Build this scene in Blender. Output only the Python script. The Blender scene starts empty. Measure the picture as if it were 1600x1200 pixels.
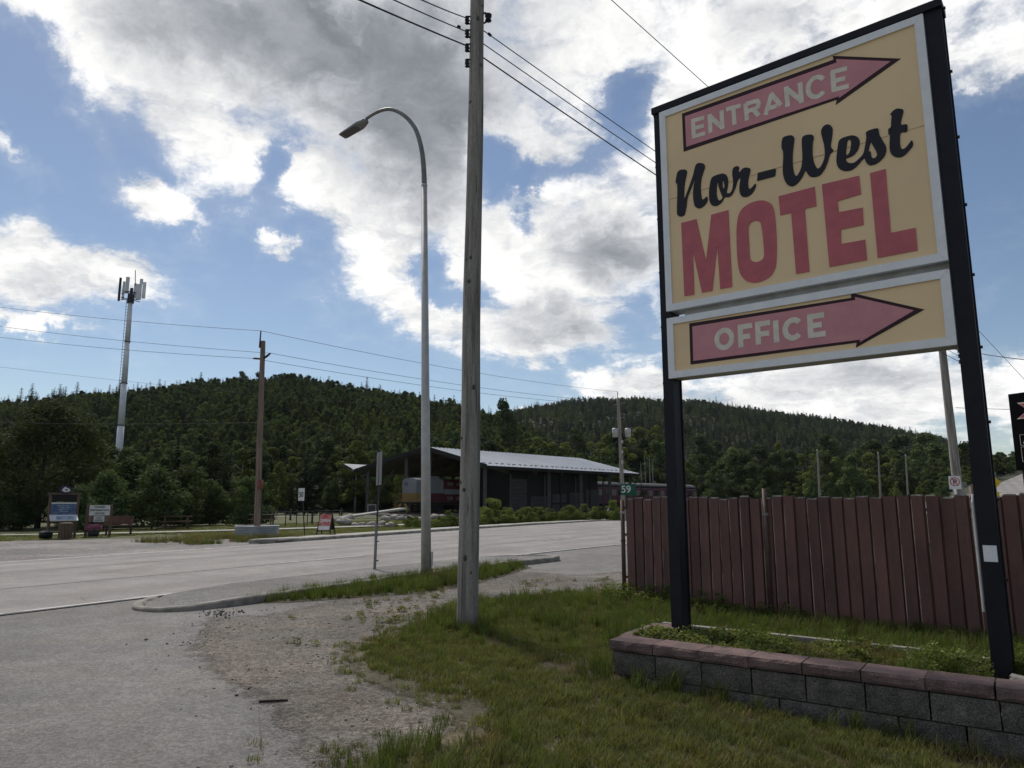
import bpy, bmesh, math, random
import numpy as np
from mathutils import Vector, Matrix, Euler, noise as mnoise
from mathutils.geometry import tessellate_polygon
R = math.radians
rnd = random.Random(7)
nr = np.random.RandomState(7)
SC = bpy.context.scene
COL = SC.collection

# ------------------------------------------------------------------ camera, sky, sun, exposure
F, TH, H = 1117.0, R(9.37), 1.6            # focal length in pixels of a 1600 wide picture, pitch, eye height
cam = bpy.data.cameras.new('camera')
cam.sensor_width = 36.0
cam.lens = 36.0 * F / 1600.0
cam.clip_start = 0.05
cam.clip_end = 6000.0
camo = bpy.data.objects.new('camera', cam)
COL.objects.link(camo)
camo.location = (0, 0, H)
camo.rotation_euler = (R(90) + TH, 0, 0)
SC.camera = camo

SUN_AZ, SUN_EL = R(-28), R(52)
SKY_STRENGTH = 0.070
CLOUD_GAIN = 0.80
SUN_STRENGTH = 2.6
EXPOSURE = 0.32
HAZE = 0.00004
SC.view_settings.view_transform = 'Standard'
SC.view_settings.look = 'None'
SC.view_settings.gamma = 1.0
SC.view_settings.exposure = EXPOSURE
SC.view_settings.use_curve_mapping = False
SC.cycles.max_bounces = 6
SC.cycles.transparent_max_bounces = 6


def ray(u, v):
    cx = (u - 800) / F
    cy = (600 - v) / F
    c, s = math.cos(TH), math.sin(TH)
    return Vector((cx, c - cy * s, s + cy * c))


def G(u, v, z=0.0):
    d = ray(u, v)
    return Vector((0, 0, H)) + d * ((z - H) / d.z)


def PD(u, v, y):
    d = ray(u, v)
    return Vector((0, 0, H)) + d * (y / d.y)


def azel(u, v):
    d = ray(u, v).normalized()
    return math.atan2(d.x, d.y), math.asin(d.z)


class NT:
    """small node-graph helper"""
    def __init__(self, nt):
        self.nt = nt

    def n(self, t, **kw):
        o = self.nt.nodes.new(t)
        for k, v in kw.items():
            setattr(o, k, v)
        return o

    def put(self, sock, val):
        if hasattr(val, 'is_linked') or hasattr(val, 'links'):
            self.nt.links.new(val, sock)
        else:
            sock.default_value = val

    def m(self, op, a, b=None, c=None, clamp=False):
        o = self.n('ShaderNodeMath', operation=op)
        o.use_clamp = clamp
        self.put(o.inputs[0], a)
        if b is not None:
            self.put(o.inputs[1], b)
        if c is not None:
            self.put(o.inputs[2], c)
        return o.outputs[0]

    def vm(self, op, a, b=None, scale=None):
        o = self.n('ShaderNodeVectorMath', operation=op)
        self.put(o.inputs[0], a)
        if b is not None:
            self.put(o.inputs[1], b)
        if scale is not None:
            self.put(o.inputs['Scale'], scale)
        return o.outputs['Value'] if op in ('LENGTH', 'DOT_PRODUCT') else o.outputs[0]

    def noise(self, vec, scale, detail=4.0, rough=0.5, col=False, dist=0.0):
        o = self.n('ShaderNodeTexNoise')
        if vec is not None:
            self.put(o.inputs['Vector'], vec)
        o.inputs['Scale'].default_value = scale
        o.inputs['Detail'].default_value = detail
        o.inputs['Roughness'].default_value = rough
        o.inputs['Distortion'].default_value = dist
        return o.outputs['Color'] if col else o.outputs['Fac']

    def ramp(self, v, a, b, lo=0.0, hi=1.0, smooth=True):
        o = self.n('ShaderNodeMapRange')
        if smooth:
            o.interpolation_type = 'SMOOTHSTEP'
        self.put(o.inputs['Value'], v)
        self.put(o.inputs['From Min'], a)
        self.put(o.inputs['From Max'], b)
        self.put(o.inputs['To Min'], lo)
        self.put(o.inputs['To Max'], hi)
        return o.outputs['Result']

    def mix(self, f, a, b):
        o = self.n('ShaderNodeMix', data_type='RGBA')
        self.put(o.inputs[0], f)
        self.put(o.inputs[6], a if hasattr(a, 'links') else (*a, 1) if len(a) == 3 else a)
        self.put(o.inputs[7], b if hasattr(b, 'links') else (*b, 1) if len(b) == 3 else b)
        return o.outputs[2]


def build_world():
    w = bpy.data.worlds.new('World')
    SC.world = w
    w.use_nodes = True
    nt = w.node_tree
    nt.nodes.clear()
    g = NT(nt)
    out = g.n('ShaderNodeOutputWorld')
    bg = g.n('ShaderNodeBackground')
    nt.links.new(bg.outputs[0], out.inputs[0])
    sky = g.n('ShaderNodeTexSky')
    sky.sky_type = 'NISHITA'
    sky.sun_disc = False
    sky.sun_elevation = SUN_EL
    sky.sun_rotation = SUN_AZ
    sky.altitude = 300
    sky.air_density = 1.0
    sky.dust_density = 0.35
    sky.ozone_density = 1.0
    bg.inputs['Strength'].default_value = SKY_STRENGTH
    tc = g.n('ShaderNodeTexCoord')
    dirv = tc.outputs['Generated']
    sep = g.n('ShaderNodeSeparateXYZ')
    nt.links.new(dirv, sep.inputs[0])
    x, y, z = sep.outputs
    az = g.m('ARCTAN2', x, y)
    el = g.m('ARCSINE', z)
    cmb = g.n('ShaderNodeCombineXYZ')
    nt.links.new(az, cmb.inputs[0])
    nt.links.new(el, cmb.inputs[1])
    ae = cmb.outputs[0]
    # cloud-sheet coordinates: shrink and flatten towards the horizon
    inv = g.m('DIVIDE', 1.0, g.m('ADD', g.m('MAXIMUM', z, 0.0), 0.30))
    pl = g.vm('MULTIPLY', g.vm('SCALE', dirv, scale=inv), (1.0, 1.0, 1.6))
    w1 = g.vm('SCALE', g.vm('SUBTRACT', g.noise(pl, 3.0, 6, .62, col=True), (.5, .5, .5)), scale=.30)
    w2 = g.vm('SCALE', g.vm('SUBTRACT', g.noise(dirv, 5.0, 9, .66, col=True), (.5, .5, .5)), scale=.20)
    wae = g.vm('ADD', ae, w2)
    blobs = [  # u, v, radius u, radius v, turn, weight
        (280, 40, 320, 95, 8, 1.1), (600, 110, 360, 175, 12, 1.15), (330, 190, 165, 75, 32, 1.05), (490, 275, 150, 78, 40, 1.05),
        (600, 390, 115, 95, 40, 1.05), (690, 490, 130, 68, 20, 1.0), (850, 410, 185, 140, 0, 1.1), (860, 515, 140, 56, 0, 1.05),
        (640, 290, 140, 110, 30, 1.1), (960, 380, 105, 105, 0, 1.0), (900, 80, 220, 125, 0, 1.0), (870, 235, 90, 55, 10, .95),
        (1150, 60, 280, 120, -8, .95), (1060, 270, 130, 130, 0, .8), (1545, 95, 135, 70, 10, 1.0), (1390, 20, 200, 80, 0, .9),
        (1010, 588, 92, 40, 0, 1.05), (1250, 610, 290, 78, 0, 1.1), (1520, 612, 210, 60, 5, .95), (860, 625, 80, 14, -12, .7),
        (433, 400, 48, 22, -10, 1.0), (248, 312, 52, 32, 15, 1.05), (305, 295, 44, 14, 15, .55), (70, 425, 125, 46, -8, 1.05), (160, 455, 66, 20, 20, .6),
        (45, 490, 90, 15, 0, .85), (22, 240, 32, 15, 30, .65), (20, 378, 30, 8, 0, .55), (130, 185, 70, 26, 38, .75), (485, 425, 18, 9, 20, .45),
        (1200, 300, 150, 130, 0, .7), (80, 10, 140, 48, 0, .95), (175, 95, 130, 80, 20, 1.0)]
    holes = [(778, 262, 34, 34, 0, 1.1), (838, 300, 38, 13, -10, .8), (690, 455, 46, 24, 30, .6), (438, 262, 17, 40, 8, .8), (1470, 200, 80, 50, 0, .6),
             (1000, 170, 30, 40, 0, .35), (830, 362, 24, 18, 0, .5), (45, 120, 60, 40, 20, .7), (1570, 530, 60, 25, 0, .4), (1010, 130, 30, 30, 0, .3)]
    greys = [(500, 50, 350, 110, 0, 1.0), (640, 180, 210, 140, 15, 1.0), (700, 40, 180, 120, 0, .9), (290, 55, 190, 75, 0, .75), (862, 515, 150, 44, 0, .62),
             (965, 410, 105, 70, 0, .85), (690, 310, 110, 70, 20, .6), (880, 110, 60, 40, 0, .4), (820, 420, 50, 40, 0, .3), (1330, 605, 190, 42, 0, .55), (60, 432, 66, 20, 0, .55), (1180, 40, 130, 60, 0, .40), (930, 120, 60, 50, 0, .35)]

    def blob(b, sign):
        u, v, ru, rv, t, wt = b
        a, e = azel(u, v)
        mp = g.n('ShaderNodeMapping', vector_type='TEXTURE')
        nt.links.new(wae, mp.inputs['Vector'])
        mp.inputs['Location'].default_value = (a, e, 0)
        mp.inputs['Rotation'].default_value = (0, 0, R(-t))
        mp.inputs['Scale'].default_value = (ru / 1100, rv / 1100, 1)
        d = g.vm('LENGTH', mp.outputs[0])
        return g.m('MULTIPLY', g.m('POWER', 2.0, g.m('MULTIPLY', g.m('MULTIPLY', d, d), -1.0)), sign * wt)
    field = None
    for b in blobs:
        f = blob(b, 1)
        field = f if field is None else g.m('SMOOTH_MAX', field, f, 0.18)
    for b in holes:
        field = g.m('ADD', field, blob(b, -1))
    # beyond the view the clouds simply go on
    wide = g.ramp(g.noise(pl, 1.5, 3, .5), .40, .62, 0.0, .95)
    ca, ce = azel(800, 420)
    dd = g.vm('LENGTH', g.vm('MULTIPLY', g.vm('SUBTRACT', ae, (ca, ce, 0)), (1 / .80, 1 / .52, 0)))
    inside = g.ramp(dd, .85, 1.15, 1.0, 0.0)
    field = g.m('ADD', g.m('MULTIPLY', field, inside), g.m('MULTIPLY', wide, g.m('SUBTRACT', 1.0, inside)))
    grey = None
    for b in greys:
        f = blob(b, 1)
        grey = f if grey is None else g.m('SMOOTH_MAX', grey, f, .12)
    n1 = g.noise(g.vm('ADD', pl, w1), 5.5, 14, .60)
    n2 = g.noise(g.vm('ADD', g.vm('ADD', pl, w1), (-.020, .045, .06)), 5.5, 14, .60)
    D = g.m('ADD', g.m('SUBTRACT', field, .50), g.m('MULTIPLY', g.m('SUBTRACT', n1, .5), 1.45))
    alpha = g.ramp(D, -.08, .36)
    veil = g.m('MULTIPLY', g.ramp(D, -.34, .10), .10)
    alpha = g.m('MAXIMUM', alpha, veil)
    out_grey = g.m('MULTIPLY', g.ramp(g.m('ADD', wide, g.m('MULTIPLY', g.noise(pl, 2.2, 5, .55), .8)), .8, 1.5), g.m('SUBTRACT', 1.0, inside))
    core = g.m('ADD', g.m('MULTIPLY', grey, inside), out_grey)
    soft = g.noise(g.vm('ADD', pl, w1), 3.2, 6, .55)
    thick = g.m('MULTIPLY', g.ramp(g.m('ADD', core, g.m('MULTIPLY', g.m('SUBTRACT', soft, .5), .60)), .22, 1.02), g.ramp(D, .05, .50))
    relief = g.m('MULTIPLY', g.m('MULTIPLY', g.m('SUBTRACT', n1, n2), 1.35), g.m('SUBTRACT', 1.0, g.m('MULTIPLY', thick, .72)))
    fine = g.m('MULTIPLY', g.m('SUBTRACT', g.noise(g.vm('ADD', pl, w1), 9.0, 8, .58), .5), .16)
    br = g.m('ADD', g.m('SUBTRACT', .95, g.m('MULTIPLY', thick, .66)), g.m('ADD', relief, fine))
    br = g.m('SMOOTH_MAX', br, .21, .12)
    br = g.m('SMOOTH_MIN', br, 1.08, .18)
    white = g.mix(g.ramp(br, .15, .95, 0, 1, False), (.86, .94, 1.06), (1.0, .995, .985))
    cloud = g.vm('SCALE', white, scale=g.m('MULTIPLY', br, CLOUD_GAIN / SKY_STRENGTH))
    fin = g.mix(alpha, sky.outputs[0], cloud)
    nt.links.new(fin, bg.inputs['Color'])


build_world()
sun = bpy.data.lights.new('sun', 'SUN')
sun.energy = SUN_STRENGTH
sun.angle = R(9)
sun.color = (1.0, .94, .86)
suno = bpy.data.objects.new('sun', sun)
COL.objects.link(suno)
sv = Vector((math.sin(SUN_AZ) * math.cos(SUN_EL), math.cos(SUN_AZ) * math.cos(SUN_EL), math.sin(SUN_EL)))
suno.rotation_euler = (-sv).to_track_quat('-Z', 'Y').to_euler()
suno.location = sv * 60

# ------------------------------------------------------------------ materials
MATS = {}


def mat(name, c, c2=None, scale=6.0, detail=6.0, rough=.8, bump=0.0, bscale=None, metal=0.0, stretch=(1, 1, 1), spec=.3,
        rand=0.0, coord='Object', contrast=(.35, .65), trans=0.0, fine=0.0, fscale=80.0):
    if name in MATS:
        return MATS[name]
    m = bpy.data.materials.new(name)
    m.use_nodes = True
    nt = m.node_tree
    g = NT(nt)
    p = nt.nodes['Principled BSDF']
    p.inputs['Roughness'].default_value = rough
    p.inputs['Metallic'].default_value = metal
    p.inputs['Specular IOR Level'].default_value = spec
    tc = g.n('ShaderNodeTexCoord')
    if coord == 'World':
        ge = g.n('ShaderNodeNewGeometry')
        src = ge.outputs['Position']
    else:
        src = tc.outputs[coord]
    vec = g.vm('MULTIPLY', src, stretch)
    oi = g.n('ShaderNodeObjectInfo')
    if rand > 0:
        vec = g.vm('ADD', vec, g.vm('SCALE', (13.1, 7.7, 5.3), scale=oi.outputs['Random']))
    c2 = c2 or tuple(k * .7 for k in c)
    f = g.ramp(g.noise(vec, scale, detail, .6), contrast[0], contrast[1])
    col = g.mix(f, c2, c)
    if fine > 0:
        k = g.ramp(g.noise(vec, fscale, 2, .7), .3, .7, 1 - fine, 1 + fine)
        col = g.vm('SCALE', col, scale=k)
    if rand > 0:
        col = g.vm('SCALE', col, scale=g.ramp(oi.outputs['Random'], 0, 1, 1 - rand, 1 + rand, False))
    nt.links.new(col, p.inputs['Base Color'])
    if bump:
        b = g.n('ShaderNodeBump')
        b.inputs['Strength'].default_value = min(1, bump)
        b.inputs['Distance'].default_value = .02 * max(1, bump)
        nt.links.new(g.noise(vec, bscale or scale * 4, 5, .65), b.inputs['Height'])
        nt.links.new(b.outputs[0], p.inputs['Normal'])
    MATS[name] = m
    return m


def leaf_mat(name, c, c2, vary=.35, trans=.25, hue=(1.16, 1.06, .82)):
    """foliage: colour differs from leaf to leaf (attribute tint) and from plant to plant"""
    m = bpy.data.materials.new(name)
    m.use_nodes = True
    nt = m.node_tree
    g = NT(nt)
    p = nt.nodes['Principled BSDF']
    out = nt.nodes['Material Output']
    at = g.n('ShaderNodeAttribute', attribute_name='tint')
    oi = g.n('ShaderNodeObjectInfo')
    col = g.mix(at.outputs['Fac'], c2, c)
    col = g.mix(g.m('MULTIPLY', oi.outputs['Random'], .6), col, g.vm('MULTIPLY', col, hue))
    r2 = g.m('FRACT', g.m('MULTIPLY', oi.outputs['Random'], 17.3))
    col = g.vm('SCALE', col, scale=g.ramp(r2, 0, 1, 1 - vary, 1 + vary, False))
    nt.links.new(col, p.inputs['Base Color'])
    p.inputs['Roughness'].default_value = .75
    p.inputs['Specular IOR Level'].default_value = .06
    tr = g.n('ShaderNodeBsdfTranslucent')
    nt.links.new(g.vm('MULTIPLY', col, (1.3, 1.4, .6)), tr.inputs['Color'])
    mx = g.n('ShaderNodeMixShader')
    mx.inputs[0].default_value = trans
    nt.links.new(p.outputs[0], mx.inputs[1])
    nt.links.new(tr.outputs[0], mx.inputs[2])
    nt.links.new(mx.outputs[0], out.inputs['Surface'])
    MATS[name] = m
    return m


def asphalt(name, c, warm=(1.05, 1.0, .95), crack=True, speck=.28, stain=.22, grit=130, along=None, alpha=False):
    m = bpy.data.materials.new(name)
    m.use_nodes = True
    nt = m.node_tree
    g = NT(nt)
    p = nt.nodes['Principled BSDF']
    p.inputs['Roughness'].default_value = .85
    p.inputs['Specular IOR Level'].default_value = .2
    ge = g.n('ShaderNodeNewGeometry')
    pos = ge.outputs['Position']
    k1 = g.ramp(g.noise(pos, .35, 6, .62), .3, .7, 1 - stain, 1 + stain)
    k2 = g.ramp(g.noise(pos, 2.6, 7, .65), .3, .7, 1 - stain * .55, 1 + stain * .55)
    k3 = g.ramp(g.noise(pos, grit, 2, .8), .32, .68, 1 - speck, 1 + speck)
    vo = g.n('ShaderNodeTexVoronoi')
    nt.links.new(pos, vo.inputs['Vector'])
    vo.inputs['Scale'].default_value = grit * .42
    sp = g.ramp(g.n('ShaderNodeSeparateColor').outputs[0], 0, 1)
    sc = g.n('ShaderNodeSeparateColor')
    nt.links.new(vo.outputs['Color'], sc.inputs[0])
    k4 = g.ramp(sc.outputs[0], 0.0, 1.0, 1 - speck * .8, 1 + speck * .8, False)
    k = g.m('MULTIPLY', g.m('MULTIPLY', k1, k2), g.m('MULTIPLY', k3, k4))
    base = g.mix(g.ramp(g.noise(pos, .9, 5, .6), .4, .65), c, tuple(a * b for a, b in zip(c, warm)))
    if along is not None:   # tyre-polished lanes along the road
        a, wv = along
        q = g.vm('DOT_PRODUCT', pos, a)
        wob = g.m('ADD', q, g.m('MULTIPLY', g.noise(pos, .15, 3, .5), .8))
        s = g.m('SINE', g.m('MULTIPLY', wob, wv))
        k = g.m('MULTIPLY', k, g.ramp(s, -1, 1, .93, 1.05))
    if crack:
        wp = g.vm('ADD', pos, g.vm('SCALE', g.vm('SUBTRACT', g.noise(pos, .8, 6, .7, col=True), (.5, .5, .5)), scale=1.5))
        ve = g.n('ShaderNodeTexVoronoi', feature='DISTANCE_TO_EDGE')
        nt.links.new(wp, ve.inputs['Vector'])
        ve.inputs['Scale'].default_value = .22
        cr = g.ramp(ve.outputs['Distance'], .0012, .0035, 0, 1)
        gate = g.ramp(g.noise(pos, .28, 2, .5), .50, .60)
        k = g.m('MULTIPLY', k, g.m('SUBTRACT', 1.0, g.m('MULTIPLY', g.m('MULTIPLY', g.m('SUBTRACT', 1.0, cr), gate), .55)))
    nt.links.new(g.vm('SCALE', base, scale=k), p.inputs['Base Color'])
    b = g.n('ShaderNodeBump')
    b.inputs['Strength'].default_value = .55
    b.inputs['Distance'].default_value = .008
    nt.links.new(g.m('ADD', k3, k4), b.inputs['Height'])
    nt.links.new(b.outputs[0], p.inputs['Normal'])
    if alpha:      # the layer thins out over what lies below it
        at = g.n('ShaderNodeAttribute', attribute_name='cover')
        e = g.m('ADD', at.outputs['Fac'], g.m('ADD', g.m('MULTIPLY', g.m('SUBTRACT', g.noise(pos, 3.5, 8, .7), .5), 1.5), g.m('MULTIPLY', g.m('SUBTRACT', g.noise(pos, 45, 2, .7), .5), 1.1)))
        nt.links.new(g.ramp(e, .30, .70), p.inputs['Alpha'])
    MATS[name] = m
    return m


# ------------------------------------------------------------------ mesh helpers
class MB:
    def __init__(self):
        self.v, self.f = [], []

    def box(self, c, s, M=None):
        c = Vector(c)
        h = Vector(s) * .5
        i = len(self.v)
        for dx in (-1, 1):
            for dy in (-1, 1):
                for dz in (-1, 1):
                    p = Vector((dx * h.x, dy * h.y, dz * h.z))
                    if M is not None:
                        p = M @ p
                    self.v.append(c + p)
        for q in ((0, 1, 3, 2), (4, 6, 7, 5), (0, 4, 5, 1), (2, 3, 7, 6), (0, 2, 6, 4), (1, 5, 7, 3)):
            self.f.append(tuple(i + k for k in q))
        return self

    def bar(self, a, b, w, h, up=(0, 0, 1)):
        a, b = Vector(a), Vector(b)
        d = (b - a)
        L = d.length
        d.normalize()
        upv = Vector(up)
        s = d.cross(upv)
        if s.length < 1e-4:
            s = d.cross(Vector((0, 1, 0)))
        s.normalize()
        t = s.cross(d)
        M = Matrix((d, s, t)).transposed()
        return self.box((a + b) / 2, (L, w, h), M)

    def tube(self, pts, rad, n=10, cap=True):
        pts = [Vector(p) for p in pts]
        if not hasattr(rad, '__len__'):
            rad = [rad] * len(pts)
        i0 = len(self.v)
        prev = None
        for k, p in enumerate(pts):
            d = (pts[min(k + 1, len(pts) - 1)] - pts[max(k - 1, 0)]).normalized()
            if prev is None:
                s = d.cross(Vector((0, 0, 1)))
                if s.length < 1e-3:
                    s = d.cross(Vector((0, 1, 0)))
            else:
                s = prev - d * prev.dot(d)
            s.normalize()
            prev = s
            t = d.cross(s)
            for j in range(n):
                a = 2 * math.pi * j / n
                self.v.append(p + (s * math.cos(a) + t * math.sin(a)) * rad[k])
        for k in range(len(pts) - 1):
            for j in range(n):
                a = i0 + k * n + j
                b = i0 + k * n + (j + 1) % n
                self.f.append((a, b, b + n, a + n))
        if cap:
            self.f.append(tuple(i0 + j for j in range(n))[::-1])
            self.f.append(tuple(i0 + (len(pts) - 1) * n + j for j in range(n)))
        return self

    def lathe(self, prof, n=24, c=(0, 0, 0), cap=True):
        i0 = len(self.v)
        for (r, z) in prof:
            for j in range(n):
                a = 2 * math.pi * j / n
                self.v.append(Vector((c[0] + r * math.cos(a), c[1] + r * math.sin(a), c[2] + z)))
        for k in range(len(prof) - 1):
            for j in range(n):
                a = i0 + k * n + j
                b = i0 + k * n + (j + 1) % n
                self.f.append((a, b, b + n, a + n))
        if cap:
            self.f.append(tuple(i0 + j for j in range(n))[::-1])
            self.f.append(tuple(i0 + (len(prof) - 1) * n + j for j in range(n)))
        return self

    def poly(self, pts):
        i = len(self.v)
        self.v += [Vector(p) for p in pts]
        self.f.append(tuple(range(i, i + len(pts))))
        return self

    def plate(self, loops, fn, d0=0.0, d1=.004):
        """flat shape (outer loop + holes, 2-D) given thickness; fn(a, b, depth) -> 3-D"""
        flat = [p for l in loops for p in l]
        tris = tessellate_polygon([[Vector((p[0], p[1], 0)) for p in l] for l in loops])
        i = len(self.v)
        self.v += [Vector(fn(p[0], p[1], d1)) for p in flat]
        j = len(self.v)
        self.v += [Vector(fn(p[0], p[1], d0)) for p in flat]
        for t in tris:
            a, b, c = t
            self.f.append((i + a, i + b, i + c))
        k = 0
        for l in loops:
            n = len(l)
            for q in range(n):
                a, b = k + q, k + (q + 1) % n
                self.f.append((i + a, i + b, j + b, j + a))
            k += n
        return self

    def build(self, name, m, parent=None, smooth=False, loc=None, world=False):
        off = Vector((0, 0, 0))
        if parent is not None and world:
            off = OFF.get(parent.name, off)
        vs = [tuple(p - off) for p in self.v]
        me = bpy.data.meshes.new(name)
        me.from_pydata(vs, [], self.f)
        me.validate()
        me.update()
        bmn = bmesh.new()
        bmn.from_mesh(me)
        bmesh.ops.recalc_face_normals(bmn, faces=bmn.faces[:])
        bmn.to_mesh(me)
        bmn.free()
        if m is not None:
            me.materials.append(MATS[m] if isinstance(m, str) else m)
        if smooth:
            me.shade_auto_smooth(angle=R(40)) if hasattr(me, 'shade_auto_smooth') else [setattr(p, 'use_smooth', True) for p in me.polygons]
            for p in me.polygons:
                p.use_smooth = True
        o = bpy.data.objects.new(name, me)
        COL.objects.link(o)
        if loc is not None:
            o.location = loc
        if parent is not None:
            o.parent = parent
            OFF[o.name] = off.copy() if world else Vector((0, 0, 0))
        return o


OFF = {}


def tag(o, label=None, cat=None, group=None, kind=None):
    if label:
        o['label'] = label
    if cat:
        o['category'] = cat
    if group:
        o['group'] = group
    if kind:
        o['kind'] = kind
    return o


def thing(name, label, cat, loc=(0, 0, 0), rz=0.0, group=None):
    o = bpy.data.objects.new(name, None)
    o.empty_display_size = .2
    COL.objects.link(o)
    o.location = loc
    o.rotation_euler = (0, 0, rz)
    OFF[o.name] = Vector(loc)
    return tag(o, label, cat, group)


def copy_thing(src, loc=None, rz=None, label=None, scale=None):
    r = src.copy()
    COL.objects.link(r)
    if loc is not None:
        r.location = loc
    if rz is not None:
        r.rotation_euler = (0, 0, rz)
    if scale is not None:
        r.scale = scale
    if label:
        r['label'] = label
    for ch in [o for o in KIDS(src)]:
        c = ch.copy()
        COL.objects.link(c)
        c.parent = r
        for gch in KIDS(ch):
            d = gch.copy()
            COL.objects.link(d)
            d.parent = c
    OFF[r.name] = Vector(r.location)
    return r


def KIDS(o):
    return list(o.children)


def dup(o, parent, loc=None):
    c = o.copy()
    COL.objects.link(c)
    c.parent = parent
    if loc is not None:
        c.location = loc
    return c


def structure(o):
    o['kind'] = 'structure'
    return o


def text(name, body, size, m, parent, origin, xdir, up, bold=0.0, extrude=.002, align='CENTER', world=True, sx=1.0):
    cu = bpy.data.curves.new(name, 'FONT')
    cu.body = body
    cu.size = size
    cu.align_x = align
    cu.align_y = 'CENTER'
    cu.offset = bold
    cu.extrude = extrude
    cu.materials.append(MATS[m])
    tmp = bpy.data.objects.new(name, cu)
    me = bpy.data.meshes.new_from_object(tmp)      # solid lettering
    bpy.data.objects.remove(tmp)
    o = bpy.data.objects.new(name, me)
    COL.objects.link(o)
    off = OFF.get(parent.name, Vector((0, 0, 0))) if world else Vector((0, 0, 0))
    xd = Vector(xdir).normalized()
    upv = Vector(up).normalized()
    n = xd.cross(upv)
    M = Matrix((xd * sx, upv, n)).transposed().to_4x4()
    M.translation = Vector(origin) - off
    o.parent = parent
    o.matrix_local = M
    return o


def spline(pts, k=6, closed=True):
    n = len(pts)
    out = []
    rng = range(n) if closed else range(n - 1)
    for i in rng:
        if closed:
            p0, p1, p2, p3 = pts[i - 1], pts[i], pts[(i + 1) % n], pts[(i + 2) % n]
        else:
            p0, p1, p2, p3 = pts[max(i - 1, 0)], pts[i], pts[i + 1], pts[min(i + 2, n - 1)]
        for j in range(k):
            t = j / k
            out.append(tuple(.5 * ((2 * p1[d]) + (-p0[d] + p2[d]) * t + (2 * p0[d] - 5 * p1[d] + 4 * p2[d] - p3[d]) * t * t
                                   + (-p0[d] + 3 * p1[d] - 3 * p2[d] + p3[d]) * t ** 3) for d in range(len(p1))))
    if not closed:
        out.append(tuple(pts[-1]))
    return out


def jag(pts, amp, step, seed=0, closed=True):
    """a ragged outline: subdivide and push points about"""
    r2 = random.Random(seed)
    out = []
    n = len(pts)
    for i in range(n if closed else n - 1):
        a, b = Vector(pts[i]), Vector(pts[(i + 1) % n])
        L = (b - a).length
        k = max(1, int(L / step))
        d = (b - a) / max(L, 1e-6)
        pr = Vector((-d.y, d.x))
        for j in range(k):
            p = a + (b - a) * (j / k)
            q = mnoise.noise(Vector((p.x * 1.3 + seed, p.y * 1.3, .3))) * 1.6 + r2.uniform(-.45, .45)
            out.append(p + pr * q * amp)
    return out


# road frame: a along the highway, p square to it (towards the motel side)
RA = R(30.8)
rv = Vector((math.sin(RA), math.cos(RA), 0))
pv = Vector((math.cos(RA), -math.sin(RA), 0))


def RP(a, p, z=0.0):
    return rv * a + pv * p + Vector((0, 0, z))


def interp(x, xs, ys):
    return float(np.interp(x, xs, ys))


FA = [-90, 0, 10, 17, 26, 35, 44, 60, 90, 130, 150, 190, 250]
FP = [-22.1, -22.1, -22.0, -22.3, -23.1, -24.0, -24.7, -24.3, -17, -2.5, 5.3, 14.8, 28]
FZ = [0, 0, 0, 0, 0, 0, 0, .05, .5, 1.7, 3.3, 7.5, 13]
NA = [-90, 0, 10, 17, 26, 35, 44, 60, 90, 130, 150, 190, 250]
NP_ = [-11.75, -11.75, -11.65, -11.4, -10.65, -9.7, -8.5, -6.2, 0, 13, 20, 30, 43]


def road_z(a):
    return interp(a, FA, FZ)


def ground_z(x, y):
    a = x * rv.x + y * rv.y
    p = x * pv.x + y * pv.y
    if a < 44:
        return 0.0
    fp = interp(a, FA, FP)
    t = min(1, max(0, (p - (fp - 30)) / 27.0))
    return road_z(a) * t * t * (3 - 2 * t)


# ------------------------------------------------------------------ material set
asphalt('road_asphalt', (.258, .243, .230), warm=(1.03, .99, .96), speck=.16, stain=.14, grit=90, along=((pv.x, pv.y, 0), 3.7))
asphalt('lot_asphalt', (.184, .177, .167), warm=(1.05, 1.01, .97), speck=.34, stain=.2, grit=110)
asphalt('gravel', (.142, .127, .109), warm=(1.07, 1.0, .95), crack=False, speck=.5, stain=.3, grit=75, alpha=True)
asphalt('far_gravel', (.185, .178, .170), warm=(1.1, 1.0, .92), crack=False, speck=.3, stain=.3, grit=30)
mat('concrete', (.31, .285, .245), (.17, .158, .135), 3.5, 9, .9, .5, 40, coord='World', fine=.2, fscale=150)
mat('line_paint', (.52, .51, .49), (.30, .29, .285), 3, 9, .8, coord='World', contrast=(.38, .56), fine=.2, fscale=60)
mat('seam_tar', (.10, .097, .095), (.15, .145, .14), 4, 5, .8, coord='World')
asphalt('lawn_soil', (.082, .072, .045), warm=(1.1, 1.0, .9), crack=False, speck=.35, stain=.35, grit=70, alpha=True)
mat('bank', (.060, .062, .034), (.04, .044, .022), .5, 9, .95, .4, 30, coord='World')
mat('soil', (.075, .062, .042), (.045, .04, .026), 5, 8, .95, .6, 40, coord='World', fine=.35)
mat('meadow', (.105, .108, .048), (.070, .080, .032), 1.2, 9, .95, .4, 30, coord='World', fine=.3, fscale=18)
mat('forest_floor', (.020, .026, .010), (.012, .016, .007), .3, 6, .95, coord='World')
mat('navy_steel', (.0085, .0095, .0155), (.013, .0135, .019), 6, 5, .5, .05, 40, spec=.22)
mat('sign_beige', (.84, .63, .37), (.76, .565, .335), 1.1, 6, .5, spec=.3, coord='World', contrast=(.3, .7))
mat('seam_beige', (.70, .52, .31), None, 4, 3, .6)
mat('frame_alu', (.80, .81, .82), (.74, .75, .77), 8, 6, .45, spec=.4, coord='World')
mat('cabinet_alu', (.62, .62, .61), (.48, .48, .46), 5, 6, .5, coord='World', spec=.4)
mat('arrow_pink', (.62, .275, .30), (.56, .245, .27), 4, 6, .5, coord='World')
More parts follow.
